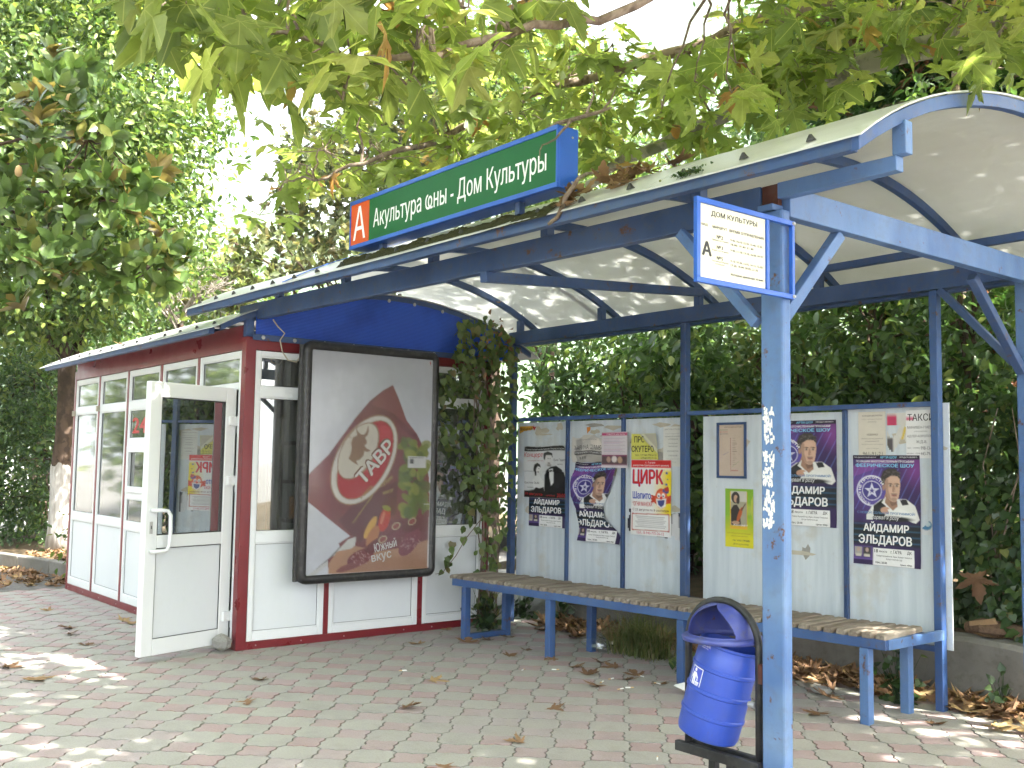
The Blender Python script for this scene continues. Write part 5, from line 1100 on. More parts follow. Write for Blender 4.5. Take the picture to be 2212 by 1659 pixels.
sl.f += [(5, 4, 3, 2, 1, 0), (18, 19, 20, 21, 22, 23)]; sl.mi += [0, 0]; sme = sl.mesh('slat', 'bench_wood')
for i in range(N):
    x = -7.285+(3.92)*i/(N-1); o = obj('slat', sme, BN, (x, by(x)-.022+rng.normal()*.005, BZ+.0505)); o.rotation_euler = (rng.normal()*.006, rng.normal()*.03, .073+rng.normal()*.008)

# ================================================================== LITTER BIN
BX0, BX1, BY = -3.215, -2.815, 3.66
LBN = thing('litter_bin', (-3.0, BY, 0), 'tilted blue barrel litter bin with hood on a black tube frame', 'litter bin')
bc = (BX0+BX1)/2; hw = (BX1-BX0)/2; zt, zs = .905, .72
ar = [(BX0, BY, .245), (BX0, BY, zs)]+[(bc-hw*math.cos(a), BY, zs+(zt-zs)*math.sin(a)) for a in np.linspace(.15, math.pi-.15, 15)]+[(BX1, BY, zs), (BX1, BY, .245)]
mb = MB()
for i in range(len(ar)-1): pass
mb.tube(ar, .017, 10); mb.build('arch_frame', 'black_steel', LBN, 0, True)
for dy in (-.035, .035): beam('base_bar', 'black_steel', LBN, (BX0-.04, BY+dy, .225), (BX1+.03, BY+dy, .225), .032, .045)
for x in (bc-.05, bc+.05): bpart('leg', 'black_steel', LBN, x-.018, BY-.018, -.012, x+.018, BY+.018, .204)
bpart('bracket', 'dark_slot', LBN, BX1+.016, BY-.03, .575, PXL-.001, BY+.02, .66)
# barrel: lathe, leaning so its foot swings forward-left
def lathe(pr, c, axis_tilt, n=28, a0=0, a1=2*math.pi):
    mb = MB(); closed = abs(a1-a0-2*math.pi) < 1e-6; m = n if closed else n+1
    for r_, z in pr:
        for j in range(m): a = a0+(a1-a0)*j/n; mb.v.append((r_*math.cos(a), r_*math.sin(a), z))
    for i in range(len(pr)-1):
        for j in range(n): mb.f.append((i*m+j, i*m+(j+1) % m, (i+1)*m+(j+1) % m, (i+1)*m+j)); mb.mi.append(0)
    T = Matrix.Translation(c) @ axis_tilt; mb.v = [tuple(T @ Vector(p)) for p in mb.v]; return mb
tilt = Matrix.Rotation(R(13), 4, 'Y') @ Matrix.Rotation(R(-7), 4, 'X')
bar = [(0, -.235), (.125, -.235), (.142, -.226), (.149, -.205), (.151, -.125), (.156, -.120), (.156, -.108), (.151, -.103), (.152, -.012), (.158, -.007), (.158, .007), (.152, .012), (.152, .012), (.151, .10), (.156, .105), (.156, .117), (.151, .122), (.149, .18), (.146, .186), (.146, .22), (.150, .225), (.150, .235), (.143, .235), (.141, .20), (.146, 0), (.14, -.2), (0, -.215)]
bar = [(r_*.92, z*.91) for r_, z in bar]; BC = (bc-.014, BY-.01, .508)
BRL = lathe(bar, BC, tilt, 40).build('barrel', 'blue_barrel', LBN, 0, True); BRL.modifiers.new('edges', 'EDGE_SPLIT').split_angle = R(38)
for s_ in (-1, 1):
    p0 = (bc+s_*(hw-.02), BY, .475); MB().tube([p0, (bc+s_*(hw-.055), BY, .475)], .013, 10).build('pivot_pin', 'zinc', LBN)
# hood: dome with a big mouth towards the street, flange below
nn = 220; hd = MB(); T = Matrix.Translation((bc, BY, .745)); ks = 64
for i in range(ks+1):
    e = i/ks*math.pi/2*.97; r_ = .155*math.cos(e)**.75; z = .148*math.sin(e)
    for j in range(nn): a = 2*math.pi*j/nn; hd.v.append(tuple(T @ Vector((r_*math.cos(a), r_*math.sin(a), z))))
for i in range(ks):
    for j in range(nn):
        a = 2*math.pi*(j+.5)/nn; da = (a-R(272)+math.pi) % (2*math.pi)-math.pi; e = (i+.5)/ks
        if abs(da) < 1.05*(1-e**1.6) and i > 3 and e < .95: continue
        hd.f.append((i*nn+j, i*nn+(j+1) % nn, i*nn+nn+(j+1) % nn, i*nn+nn+j)); hd.mi.append(0)
ho = hd.build('hood', 'blue_hood', LBN, 0, True); so = ho.modifiers.new('shell', 'SOLIDIFY'); so.thickness = .006
lathe([(.15, .012), (.178, .008), (.183, 0), (.178, -.014), (.148, -.016), (.146, .0), (.15, .012)], (bc, BY, .742), Matrix.Identity(4), 36).build('hood_flange', 'blue_hood', LBN, 0, True)
# pictogram and maker's label, wrapped on the barrel
def wrap(name, ras, a_c, z_c, w, h_, texts=()):
    V_, C_, F_, b = [], [], [], 0; a = ras.out(); nx, ny = ras.nx, ras.ny
    def pt(u, v, d): an = a_c+(u-.5)*w/.141; r_ = .92*np.interp((z_c+(.5-v)*h_)/.91, [-.2, .10, .105, .117, .122, .18, .186], [.151, .151, .156, .156, .151, .149, .146])+d; return np.stack([r_*np.cos(an), r_*np.sin(an), z_c+(.5-v)*h_], -1)
    u, v = np.meshgrid(np.linspace(0, 1, nx+1), np.linspace(0, 1, ny+1)); V_.append(pt(u, v, .0012).reshape(-1, 3)); C_.append(a.reshape(-1, 3))
    i, j = np.meshgrid(np.arange(nx), np.arange(ny)); q = (j*(nx+1)+i).ravel(); F_.append(np.vstack([np.c_[q, q+nx+1, q+nx+2], np.c_[q, q+nx+2, q+1]])); b = len(V_[0])
    for s_, u0, v0, w_, hh, c in texts:
        gv, gf, asp = glyphs(s_, 0); V_.append(pt(u0+gv[:, 0]*w_, v0+hh-gv[:, 1]*hh, .0018)); C_.append(np.tile(c, (len(gv), 1))); F_.append(gf+b); b += len(gv)
    Tm = np.array(Matrix.Translation(BC) @ tilt); X = np.vstack(V_); X = X @ Tm[:3, :3].T+Tm[:3, 3]; C = np.vstack(C_)
    return obj(name, raw_mesh(name, X, np.vstack(F_), 'print', {'Col': ('FLOAT_COLOR', np.c_[C, np.ones(len(C))])}), BRL)
BB = (.045, .075, .50); ra = Ras(40, 50, W); ra.rect(.05, .04, .95, .96, BB)
ra.ell(.38, .16, .10, .085, W); ra.poly([(.22, .28), (.50, .28), (.72, .50), (.66, .56), (.50, .42), (.50, .92), (.38, .92), (.37, .62), (.34, .62), (.33, .92), (.21, .92), (.21, .50), (.14, .60), (.10, .55)], W); ra.ell(.68, .60, .05, .04, W); ra.poly([(.53, .68), (.86, .68), (.80, .92), (.58, .92)], W)
for q in (.62, .70, .78): ra.rect(q-.012, .72, q+.012, .88, BB)
wrap('pictogram_label', ra, R(-106), .045, .075, .092)
ra = Ras(20, 10, BB); wrap('maker_label', ra, R(-103), .187, .075, .026, [('РЕМТАРА', .18, .05, .75, .45, W), ('производство изделий', .18, .6, .6, .25, W)])

# ================================================================== SMALL THINGS ON THE GROUND
PT = [t_plane(.35, True, k) for k in range(4)]
def dryleaf_tm(seed):
    v, f = t_plane(-.22, True, seed); r = np.random.default_rng(seed); v = v.copy(); v[:, 2] += .15*v[:, 0]**2*r.uniform(-1, 2)+.05*np.sin(v[:, 1]*7+seed); v[:, 2] -= v[:, 2].min(); return v, f
DT = [dryleaf_tm(k) for k in range(5)]
DM = [raw_mesh('fallen_leaf', t[0], t[1], 'dry_leaf', {'var': ('FLOAT', np.full(len(t[0]), -1.0))}) for t in DT]
def fallen(p, size, label, group, k, tip=0.0):
    o = bpy.data.objects.new('fallen_leaf', DM[k % 5]); COL.objects.link(o); o.location = (p[0], p[1], p[2]+.002); o.scale = (size*.74, size*.74, size*.45)
    o.rotation_euler = (rng.normal()*.10+tip, rng.normal()*.12, rng.uniform(0, 6.3)); props(o, label, 'leaf', group); return o
spots_left = [(5, 1442), (75, 1466), (180, 1395), (155, 1357), (262, 1341), (268, 1302), (302, 1409), (145, 1371), (285, 1345), (108, 1320), (245, 1255)]
spots_mid = [(572, 1470), (527, 1516), (1130, 1603), (930, 1470), (1190, 1530), (960, 1655), (870, 1530)]
spots_bench = [(910, 1392), (960, 1362), (1010, 1390), (1060, 1384), (1100, 1378), (1095, 1418), (1140, 1408), (1200, 1424), (1265, 1458), (1290, 1480), (1335, 1440), (1350, 1470), (1380, 1462), (1300, 1430), (1240, 1440), (1420, 1480), (1180, 1400)]
for i, (x, y) in enumerate(spots_left): fallen(G(x, y), .13+.05*rng.random() if i > 1 else .20, 'brown fallen leaf on the paving in front of the kiosk', 'fallen leaves in front of the kiosk', i)
for i, (x, y) in enumerate(spots_mid): fallen(G(x, y), .12+.05*rng.random(), 'brown fallen leaf on the open paving in the foreground', 'fallen leaves on the open paving', i+2)
for i, (x, y) in enumerate(spots_bench): fallen(G(x, y), .12+.06*rng.random(), 'brown fallen leaf on the paving before the bench', 'fallen leaves before the bench', i+1)
for i, (x, y) in enumerate([(1690, 1570), (2010, 1565), (2185, 1545), (2090, 1545), (2205, 1560), (1770, 1540)]): fallen(G(x, y), .12+.05*rng.random(), 'brown fallen leaf on the paving near the right rear post', 'fallen leaves near the right rear post', i)
o = fallen((-3.28, 6.70, .41), .2, 'large crisp yellow-brown leaf lying on the low concrete wall', None, 3)
p = PY(2105, 1240, 6.76); o = fallen(p, .24, 'big brown leaf hanging in the ivy beside the right board', None, 1); o.rotation_euler = (R(80), R(170), R(10))
# drift of leaves against the retaining wall
N = 620; x = np.concatenate([rng.uniform(-7.4, -2.3, 420), rng.normal(-4.3, .5, 100), rng.normal(-6.7, .35, 100)]); y = 6.60-np.abs(rng.normal(size=N))*.16-.02
pos = np.c_[x, y, .012+.05*rng.random(N)*np.clip(1-(6.6-y)/.25, 0, 1)]; nn_ = nz(rng.normal(size=(N, 3))*.25+np.array([0, -.12, 1]))
props(leaves('leaf_litter', DT, pos, rdir(N)*np.array([1, 1, .08]), nn_, rng.uniform(.10, .17, N), 'dry_leaf'), 'drift of brown plane leaves along the foot of the low wall', 'leaf litter', kind='stuff')
N = 260; a = np.array([np.interp(rng.random(N), np.linspace(0, 1, len(kerb_pts)-2), [q[k] for q in kerb_pts[2:]]) for k in (0, 1)]); t_ = rng.random(N); x = np.interp(t_, np.linspace(0, 1, 6), [q[0] for q in kerb_pts[3:9]]); y = np.interp(t_, np.linspace(0, 1, 6), [q[1] for q in kerb_pts[3:9]])-.1-np.abs(rng.normal(size=N))*.45
props(leaves('leaf_litter', DT, np.c_[x, y, np.full(N, -.02)], rdir(N)*np.array([1, 1, .1]), nz(rng.normal(size=(N, 3))*.3+np.array([0, 0, 1])), rng.uniform(.06, .13, N), 'dry_leaf'), 'dry leaves strewn along the kerb left of the kiosk', 'leaf litter', kind='stuff')
N = 200; t_ = rng.random(N); x = rng.uniform(-16, -12.8, N); y = np.interp(x, [-16, -12.8], [3.6, 4.2])+.15+rng.random(N)*.7
props(leaves('bed_litter', DT, np.c_[x, y, .11+.03*(y-3.7)], rdir(N)*np.array([1, 1, .1]), nz(rng.normal(size=(N, 3))*.3+np.array([0, 0, 1])), rng.uniform(.06, .12, N), 'dry_leaf'), 'dry leaves covering the soil of the planted bed', 'leaf litter', kind='stuff')
# litter: papers, butts, bottle, bag
def scrap(name, p, s, mat, label, cat, group=None, h_=.012, n=6, seed=0):
    r = np.random.default_rng(seed); mb = MB(); c = np.array([p[0], p[1], .003]); an = np.sort(r.uniform(0, 6.28, n)); mb.v = [tuple(c+np.array([s*math.cos(a)*r.uniform(.6, 1.1), s*.6*math.sin(a)*r.uniform(.6, 1.1), r.uniform(0, h_)])) for a in an]+[tuple(c+np.array([0, 0, h_*1.5]))]
    mb.f = [(i, (i+1) % n, n) for i in range(n)]; mb.mi = [0]*n; return props(mb.build(name, mat), label, cat, group)
scrap('paper_scrap', G(1478, 1500), .11, 'paper_white', 'crumpled white paper on the paving left of the bin', 'paper', None, .05, 7, 3)
for i, (x, y) in enumerate([(1385, 1462), (1340, 1490), (1360, 1487), (1420, 1478), (1320, 1468), (1300, 1475), (1200, 1448), (1420, 1640), (870, 1450), (1130, 1448)]):
    a = rng.uniform(0, 6.3); p = G(x, y); q = np.array([math.cos(a), math.sin(a), 0])*.028; mb = MB().tube([p-q+[0, 0, .006], p+q*.2+[0, 0, .006]], .0045, 6).tube([p+q*.2+[0, 0, .006], p+q+[0, 0, .006]], .0046, 6, 1)
    props(mb.build('cigarette_butt', ['paper_white', 'filter_tan']), 'tiny white cigarette butt on the paving before the bench', 'cigarette butt', 'cigarette butts before the bench')
p = G(2170, 1545); props(bpart('cigarette_packet', 'paper_white', None, p[0]-.04, p[1]-.03, .003, p[0]+.045, p[1]+.03, .028, bevel=.002), 'small white cigarette packet among leaves at the right edge', 'packet')
# plastic bag by the grass tuft, bottle and log on the wall, pebbles under the bench
r = np.random.default_rng(9); mb = MB(); c = G(1290, 1405); nb = 12
for i in range(7):
    for j in range(nb): a = 6.283*j/nb; q = (1-abs(i-2)/5)*r.uniform(.8, 1.2); mb.v.append((c[0]+.17*q*math.cos(a), c[1]+.09*q*math.sin(a), .005+.022*i*r.uniform(.8, 1.2)))
for i in range(6):
    for j in range(nb): mb.f.append((i*nb+j, i*nb+(j+1) % nb, i*nb+nb+(j+1) % nb, i*nb+nb+j)); mb.mi.append(0)
mb.f.append(tuple(range(6*nb, 7*nb))); mb.mi.append(0)
props(mb.build('plastic_bag', 'clear_plastic'), 'crumpled clear plastic bag beside the grass tuft under the bench', 'bag')
bt = [(0, 0), (.028, 0), (.033, .01), (.033, .12), (.03, .13), (.033, .14), (.028, .17), (.012, .20), (.012, .225), (0, .225)]
p = PY(2172, 1385, 6.95); props(lathe(bt, (p[0], p[1], .42), Matrix.Rotation(R(20), 4, 'Y'), 14).build('plastic_bottle', 'clear_plastic', None, 0, True), 'clear plastic bottle standing in the ivy on the low wall', 'bottle')
p0, p1 = PY(2085, 1365, 6.78), PY(2200, 1375, 6.80); LG = thing('broken_log', ((p0+p1)/2), 'splintered brown log lying on the low concrete wall', 'log')
mb = MB().tube([(p0[0], 6.80, .45), (p0[0]*.7+p1[0]*.3, 6.80, .465), (p1[0], 6.86, .45), (p1[0]+.25, 6.9, .44)], [.035, .06, .05, .04], 9); mb.build('log_body', 'log_bark', LG)
MB().hexa([(p0[0]+.05, 6.74, .47), (p0[0]+.22, 6.76, .50), (p0[0]+.22, 6.79, .50), (p0[0]+.05, 6.77, .47), (p0[0]+.05, 6.74, .50), (p0[0]+.2, 6.75, .535), (p0[0]+.2, 6.79, .535), (p0[0]+.05, 6.77, .50)]).build('splinter', 'cardboard', LG)
for i, (x, y, s) in enumerate([(1748, 1458, .075), (1775, 1500, .10)]):
    c = G(x, y); mb = lathe([(0, -.5), (.7, -.35), (1, 0), (.75, .32), (0, .45)], (0, 0, 0), Matrix.Identity(4), 10); r = np.random.default_rng(i); mb.v = [(c[0]+v[0]*s*.8, c[1]+v[1]*s*.55, .03+v[2]*s*.6) for v in mb.v]
    props(mb.build('pebble', 'stone', None, 0, True), ['round grey pebble in leaves under the bench', 'flat grey stone on the paving under the bench'][i], 'stone')
# grass tuft under the bench
N = 1300; c = G(1385, 1415); a = rng.uniform(0, 6.283, N); le = rng.uniform(.22, .48, N); out = rng.uniform(.2, 1.25, N)
V, F, A = [], [], []
for i in range(N):
    b0 = np.array([c[0]+rng.normal()*.13, c[1]+rng.normal()*.06, 0]); dr = np.array([math.cos(a[i]), math.sin(a[i]), 0]); sd = np.array([-dr[1], dr[0], 0])*.003
    k = len(V)
    for t in (0, .4, .75, 1): q = b0+dr*out[i]*le[i]*t*t+np.array([0, 0, 1])*le[i]*(t-.55*out[i]*t*t); w = 1-t*.85; V += [q-sd*w, q+sd*w]
    for t in range(3): F += [(k+2*t, k+2*t+1, k+2*t+3), (k+2*t, k+2*t+3, k+2*t+2)]
    A += [rng.random()]*8
GT = thing('grass_tuft', (c[0], c[1], 0), 'spreading green grass tuft growing under the bench', 'grass')
o = obj('grass_blades', raw_mesh('grass_blades', np.array(V), np.array(F), 'grass_blade', {'var': ('FLOAT', np.array(A))}), GT); o['kind'] = 'stuff'

# ================================================================== VEGETATION
def seen(P):
    c = (P-CPOS) @ CM.T; z = np.maximum(c[:, 2], 1e-3); u, v = 1106+FPX*c[:, 0]/z, 829.5-FPX*c[:, 1]/z
    return (c[:, 2] > .3) & (u > -60) & (u < 2272) & (v > -50) & (v < 1700), c[:, 2]
UP = np.array([0, 0, 1.])
# ------------------------------------------------------------------ plane tree over the shelter
PTREE = thing('plane_tree', (1.9, 6.6, 0), 'plane tree whose limbs and large lobed leaves hang over the shelter roof', 'tree')
limb(MB(), [(1.9, 6.6, -.05), (1.85, 6.55, 1.6), (1.7, 6.5, 3.2), (1.9, 6.2, 5.2), (1.4, 5.6, 7.4)], .26, .12, 14, .01).build('trunk', 'plane_bark', PTREE, 0, True)
L1 = [(1.75, 6.5, 3.1), (.2, 6.05, 3.75), (-1.2, 5.75, 3.98), *[AT(*q) for q in ((2200, 62, 5.6), (1950, 112, 6), (1850, 150, 6.3), (1640, 212, 6.8), (1550, 256, 7.2), (1450, 305, 7.5), (1350, 345, 7.8), (1270, 400, 8.1))]]
limb(MB(), L1, .10, .036, 12, .008).build('limb', 'plane_bark', PTREE, 0, True)
L2 = [(1.85, 6.4, 4.2), (.6, 4.6, 4.6), (-.6, 3.4, 4.1), *[AT(*q) for q in ((1560, -70, 3.9), (1300, 40, 3.6), (1100, 70, 3.3), (940, 120, 3.1), (760, 130, 3.0), (620, 75, 2.95), (520, 80, 2.95))]]
limb(MB(), L2, .03, .004, 8, .008).build('limb', 'twig_bark', PTREE, 0, True)
L3 = [(1.8, 6.5, 4.6), (-1, 6.8, 5.2), *[AT(*q) for q in ((1850, -20, 7.2), (1600, 60, 7.3), (1350, 150, 7.3), (1150, 200, 7.2), (950, 300, 7.1), (780, 350, 6.9), (680, 390, 6.8))]]
limb(MB(), L3, .08, .008, 8, .012).build('limb', 'twig_bark', PTREE, 0, True)
for a in ([(1.7, 6.3, 5.5), (-1.5, 4.2, 6.0), (-5, 3.2, 6.1), (-8, 3.4, 6.0)], [(1.8, 6.3, 5.8), (-1, 6.5, 6.6), (-5, 6.5, 6.9)], [(1.6, 6.0, 6.0), (.4, 3, 6.0), (-1.2, .6, 5.8)]): limb(MB(), a, .08, .015, 7, .03).build('limb', 'plane_bark', PTREE, 0, True)
CL = [(400, 90, 2.95, 70, 60, .3, 8, .20), (520, 150, 3.0, 80, 70, .35, 10, .20), (640, 210, 3.0, 80, 50, .35, 10, .20), (760, 120, 3.1, 110, 80, .4, 13, .19), (900, 180, 3.1, 90, 70, .35, 12, .20), (1000, 90, 3.2, 90, 70, .35, 12, .20), (640, 60, 3.0, 110, 60, .3, 10, .19), (320, 60, 3.0, 50, 40, .3, 4, .19), (850, 50, 3.3, 120, 50, .35, 10, .19), (1140, 90, 3.5, 70, 60, .3, 9, .19), (470, 260, 3.0, 40, 30, .2, 3, .20), (880, 260, 3.1, 50, 30, .2, 4, .20), (1060, 190, 3.3, 50, 40, .2, 5, .19), (740, 290, 3.0, 60, 20, .2, 4, .2),
      (700, 350, 6.8, 80, 55, .5, 34, .17), (830, 370, 6.9, 90, 50, .5, 44, .17), (980, 340, 7.1, 90, 55, .5, 50, .17), (1120, 270, 7.1, 90, 70, .6, 60, .17), (1230, 190, 7.2, 80, 80, .6, 50, .17), (920, 260, 7.1, 80, 45, .5, 30, .17), (620, 420, 6.8, 45, 35, .4, 12, .17), (560, 490, 7.4, 30, 20, .3, 4, .17), (780, 240, 6.8, 60, 40, .4, 20, .17),
      (1290, 150, 6.9, 60, 50, .5, 30, .17), (1300, 260, 7.6, 90, 45, .5, 44, .17), (1450, 230, 7.0, 80, 60, .5, 46, .17), (1340, 340, 7.8, 70, 30, .4, 30, .16), (1520, 320, 7.3, 60, 30, .4, 20, .16), (1600, 110, 6.6, 40, 50, .5, 14, .17),
      (1500, 200, 5.0, 60, 50, .25, 9, .17), (1590, 160, 5.0, 35, 30, .2, 5, .19), (1580, 225, 5.0, 35, 25, .2, 5, .17), (1430, 260, 5.1, 25, 40, .2, 3, .15),
      (1700, 130, 6.4, 75, 70, .5, 60, .17), (1800, 70, 6.2, 90, 55, .5, 54, .17), (1700, 215, 6.7, 60, 40, .4, 40, .17), (1940, 55, 6.0, 90, 50, .5, 46, .17), (2080, 50, 5.7, 80, 45, .4, 40, .17), (2180, 90, 5.4, 50, 60, .4, 24, .17), (1780, 170, 6.3, 60, 40, .4, 26, .17), (2130, 190, 4.6, 50, 40, .3, 7, .17)]
tipsL = [np.asarray(p) for p in L1[2:]+L2[3:]+L3[2:]]; LP, LD, LN, LS = [], [], [], []; nb = 0
for px, py, dp, sx, sy, sd, n, size in CL:
    py -= 75 if dp < 4 else 25
    n = int(n*1.5) if dp < 4 else n
    c = AT(px, py, dp); j = min(tipsL, key=lambda q: np.linalg.norm(q-c)); br = MB()
    mid = (c+j)/2+np.array([0, 0, .12]); limb(br, [j, mid, c], .010 if dp > 4 else .006, .003, 6, .012)
    for k in range(n):
        q = AT(px+rng.normal()*sx*.8, py+rng.normal()*sy*.8, dp+rng.normal()*sd)
        if q[1] < 3.75 and dp > 4: q = q*1.12-CPOS*.12
        uu, vv, ww = proj(q); lim = np.interp(uu, [0, 300, 480, 640, 760, 900, 1100, 1250, 2300], [60, 120, 215, 245, 235, 215, 170, 110, 60])
        if ww < 4: vv2 = min(vv, lim-rng.random()*120); q = AT(uu, vv2, ww)
        LP.append(q)
        dd = nz(q-c+1e-3)*.6+np.array([rng.normal()*.6, rng.normal()*.6, -.45+rng.normal()*.35]); LD.append(dd); LN.append(UP*1.0+rng.normal(size=3)*.55-ray(px, py)*.25); LS.append(size*(.8 if dp < 4 else 1)*rng.uniform(.7, 1.15))
        if k % 3 == 0: br.tube([c, (c+q)/2+np.array([0, 0, .03]), q], [.004, .003, .002], 5)
    br.build('branch', 'twig_bark', PTREE); nb += 1
LP, LD, LN, LS = map(np.array, (LP, LD, LN, LS)); zz = seen(LP)[1]; order = np.argsort(-LS/zz); A, B = order[:290], order[290:]
leaf_objects('leaf', PT, LP[A], LD[A], LN[A], LS[A], 'plane_leaf_veined', PTREE)
# the canopy overhead that throws the dappled shade
cl = np.c_[rng.uniform(-8, 4.6, 560), rng.uniform(-1.6, 9.2, 560), rng.uniform(4.6, 8.0, 560)]; cl = np.vstack([cl[np.hypot(cl[:, 0]-.1, cl[:, 1]-2.9) > .9], np.c_[rng.uniform(-6, 3.5, 110), rng.uniform(1.2, 6.5, 110), rng.uniform(5, 7.2, 110)], np.c_[rng.uniform(-2, 3, 90), rng.uniform(4, 7.5, 90), rng.uniform(5.5, 8, 90)]]); CP = np.repeat(cl, 34, 0)+rng.normal(size=(len(cl)*34, 3))*np.array([.42, .42, .25])
vis, _ = seen(CP); CP = CP[~vis]; n = len(CP)
leaves('crown', PT, LP[B], LD[B], LN[B], LS[B], 'plane_leaf', PTREE)
leaves('upper_crown', t_star(), CP, rdir(n)*np.array([1, 1, .6])+np.array([0, 0, -.4]), UP+rng.normal(size=(n, 3))*.4, rng.uniform(.13, .2, n), 'plane_leaf', PTREE)

# ------------------------------------------------------------------ magnolia at the left
def rosettes(C, AX, per, size, spread=(.55, 1.25)):
    n = len(C); P = np.repeat(C, per, 0); a = nz(np.repeat(AX, per, 0)); N = len(P); r = nz(np.cross(a, rng.normal(size=(N, 3)))); t = rng.uniform(*spread, N)[:, None]
    D = a*np.cos(t)+r*np.sin(t); return P+a*rng.uniform(-.06, .06, N)[:, None], D, a*np.sin(t)-r*np.cos(t)+rng.normal(size=(N, 3))*.12, size*rng.uniform(.75, 1.15, N)
MG = thing('magnolia_tree', tuple(AT(-420, 829, 9.5)*np.array([1, 1, 0])), 'glossy dark magnolia with brown leaf undersides at the far left edge', 'tree')
mb0 = np.array(MG.location); mtop = AT(-330, 380, 9.4)
limb(MB(), [mb0+[0, 0, -.03], mb0+[.02, .03, 1.2], (mb0+mtop)/2+[0, 0, .5], mtop, mtop+[0, 0, 2]], .15, .05, 10, .01).build('trunk', 'dark_bark', MG, 0, True)
pts = []
for px, py, sx, sy, n in ((110, 210, 70, 55, 15), (60, 330, 60, 60, 13), (190, 300, 75, 65, 15), (120, 450, 85, 65, 15), (230, 430, 60, 60, 16), (60, 560, 50, 40, 12), (170, 560, 60, 40, 16), (300, 380, 40, 45, 9), (330, 560, 45, 35, 11), (250, 600, 45, 30, 8), (20, 440, 40, 80, 10), (370, 600, 25, 25, 4), (40, 650, 40, 30, 7), (-80, 350, 60, 150, 18)):
    for _ in range(n): pts.append(AT(px+rng.normal()*sx*.6, py+rng.normal()*sy*.6, rng.normal(9.0, .35)))
MP = np.array(pts); ax = rng.normal(size=MP.shape)*.5+np.array([0, 0, .45])-ray(150, 400)*.9
P_, D_, N_, S_ = rosettes(MP, ax, 11, .195); vis, zz = seen(P_); order = np.argsort(-S_/zz-vis*1.0); A, B = order[:270], order[270:]
leaf_objects('leaf', [t_oval(.26, .07, .1), t_oval(.30, .09, .05)], P_[A], D_[A], N_[A], S_[A], 'magnolia_leaf', MG)
leaves('crown', [t_oval(.26, .07, .1), t_oval(.30, .09, .05)], P_[B], D_[B], N_[B], S_[B], 'magnolia_leaf', MG)
for k, (px, py) in enumerate(((110, 210), (190, 300), (120, 450), (230, 430), (60, 560), (170, 560), (330, 570), (300, 380))):
    br = MB(); e = AT(px, py, 9.1); limb(br, [mtop+np.array([0, 0, -.25*k*.4]), (mtop+e)/2+np.array([0, 0, .1]), e], .03, .008, 7, .02)
    near = MP[np.argsort(np.linalg.norm(MP-e, axis=1))[:12]]
    for q in near: br.tube([e, (e+q)/2+np.array([0, 0, -.03]), q], [.009, .007, .005], 5)
    br.build('branch', 'dark_bark', MG)
# a few pale seed cones
for px, py in ((40, 370), (240, 385), (150, 215)):
    c = AT(px, py, 8.75); lathe([(0, -.05), (.025, -.035), (.032, 0), (.022, .04), (0, .055)], tuple(c), Matrix.Identity(4), 9).build('seed_cone', 'filter_tan', MG, 0, True)

# ------------------------------------------------------------------ broadleaf trees behind
def tree(name, base, h0, ells, nc, per, spread, size, tm, mat, label, bark_='dark_bark', r0=.18, inner=.4, nbr=14, group=None, lean=(0, 0), cat='tree', norm_up=.6):
    T = thing(name, tuple(base), label, cat, group); base = np.asarray(base, float); top = base+np.array([lean[0], lean[1], h0])
    limb(MB(), [base+[0, 0, -.05], base*.5+top*.5+[.03, .02, 0], top], r0, r0*.6, 12, .01).build('trunk' if cat == 'tree' else 'stem', bark_, T, 0, True)
    P_, D_, C_ = clumped(nc, per, ells, spread, inner)
    for k in range(nbr):
        e = C_[rng.integers(len(C_))]; limb(MB(), [top-[0, 0, rng.uniform(0, h0*.25)], (top+e)/2+rng.normal(size=3)*.15, e], r0*.35, .01, 6, .03).build('branch', 'dark_bark' if bark_ == 'white_bark' else bark_, T)
    n = len(P_); d = D_*.6+rng.normal(size=(n, 3))*.7+np.array([0, 0, -.25]); nn2 = UP*norm_up+D_*.5+rng.normal(size=(n, 3))*.55
    leaves('crown', tm, P_, d, nn2, size*rng.uniform(.7, 1.25, n), mat, T); return T
ov = [t_oval(.30, .1, .15), t_oval(.24, .12, .2)]; sm_ = [t_small(.30), t_small(.24)]
wt = AT(128, 1150, 15.2); wt[2] = .12
tree('whitewashed_tree', tuple(wt), 3.2, [(AT(90, 180, 15), (2.4, 2.4, 2.9)), (AT(310, 320, 14.6), (.8, 1.2, 1.7)), (AT(290, 540, 14.4), (1.1, 1.2, 1.0)), (AT(20, 560, 15), (1.7, 1.7, 1.3)), (AT(330, -40, 15.4), (1.1, 1.3, 1.4)), (AT(140, 640, 14.6), (1.1, 1.1, .6)), (AT(-250, 250, 15), (2, 2, 3))], 1250, 46, .26, .13, ov, 'bright_leaf', 'tall bright green tree with whitewashed trunk behind the kiosk', 'white_bark', .20, .25)
T = thing('magnolia_tree', tuple(AT(760, 900, 19)*np.array([1, 1, 0])), 'distant olive green magnolia standing behind the long green sign', 'tree')
b0 = np.array(T.location); limb(MB(), [b0, b0+[0, .1, 2.5], b0+[.1, 0, 5.5]], .2, .06, 8, .02).build('trunk', 'dark_bark', T, 0, True)
C_, D_ = in_ells(1600, [(AT(560, 570, 17), (.9, .9, .65)), (AT(470, 640, 17), (.7, .7, .4)), (AT(690, 470, 18), (1.1, 1.2, 1.2)), (AT(790, 370, 18.5), (1.3, 1.4, 1.5)), (AT(900, 250, 19), (1.5, 1.5, 1.5)), (AT(650, 330, 18.2), (.45, .5, .8)), (AT(1020, 300, 18.5), (1.2, 1.2, 1.2)), (AT(800, 560, 17.5), (1.2, 1.2, .7))], .3)
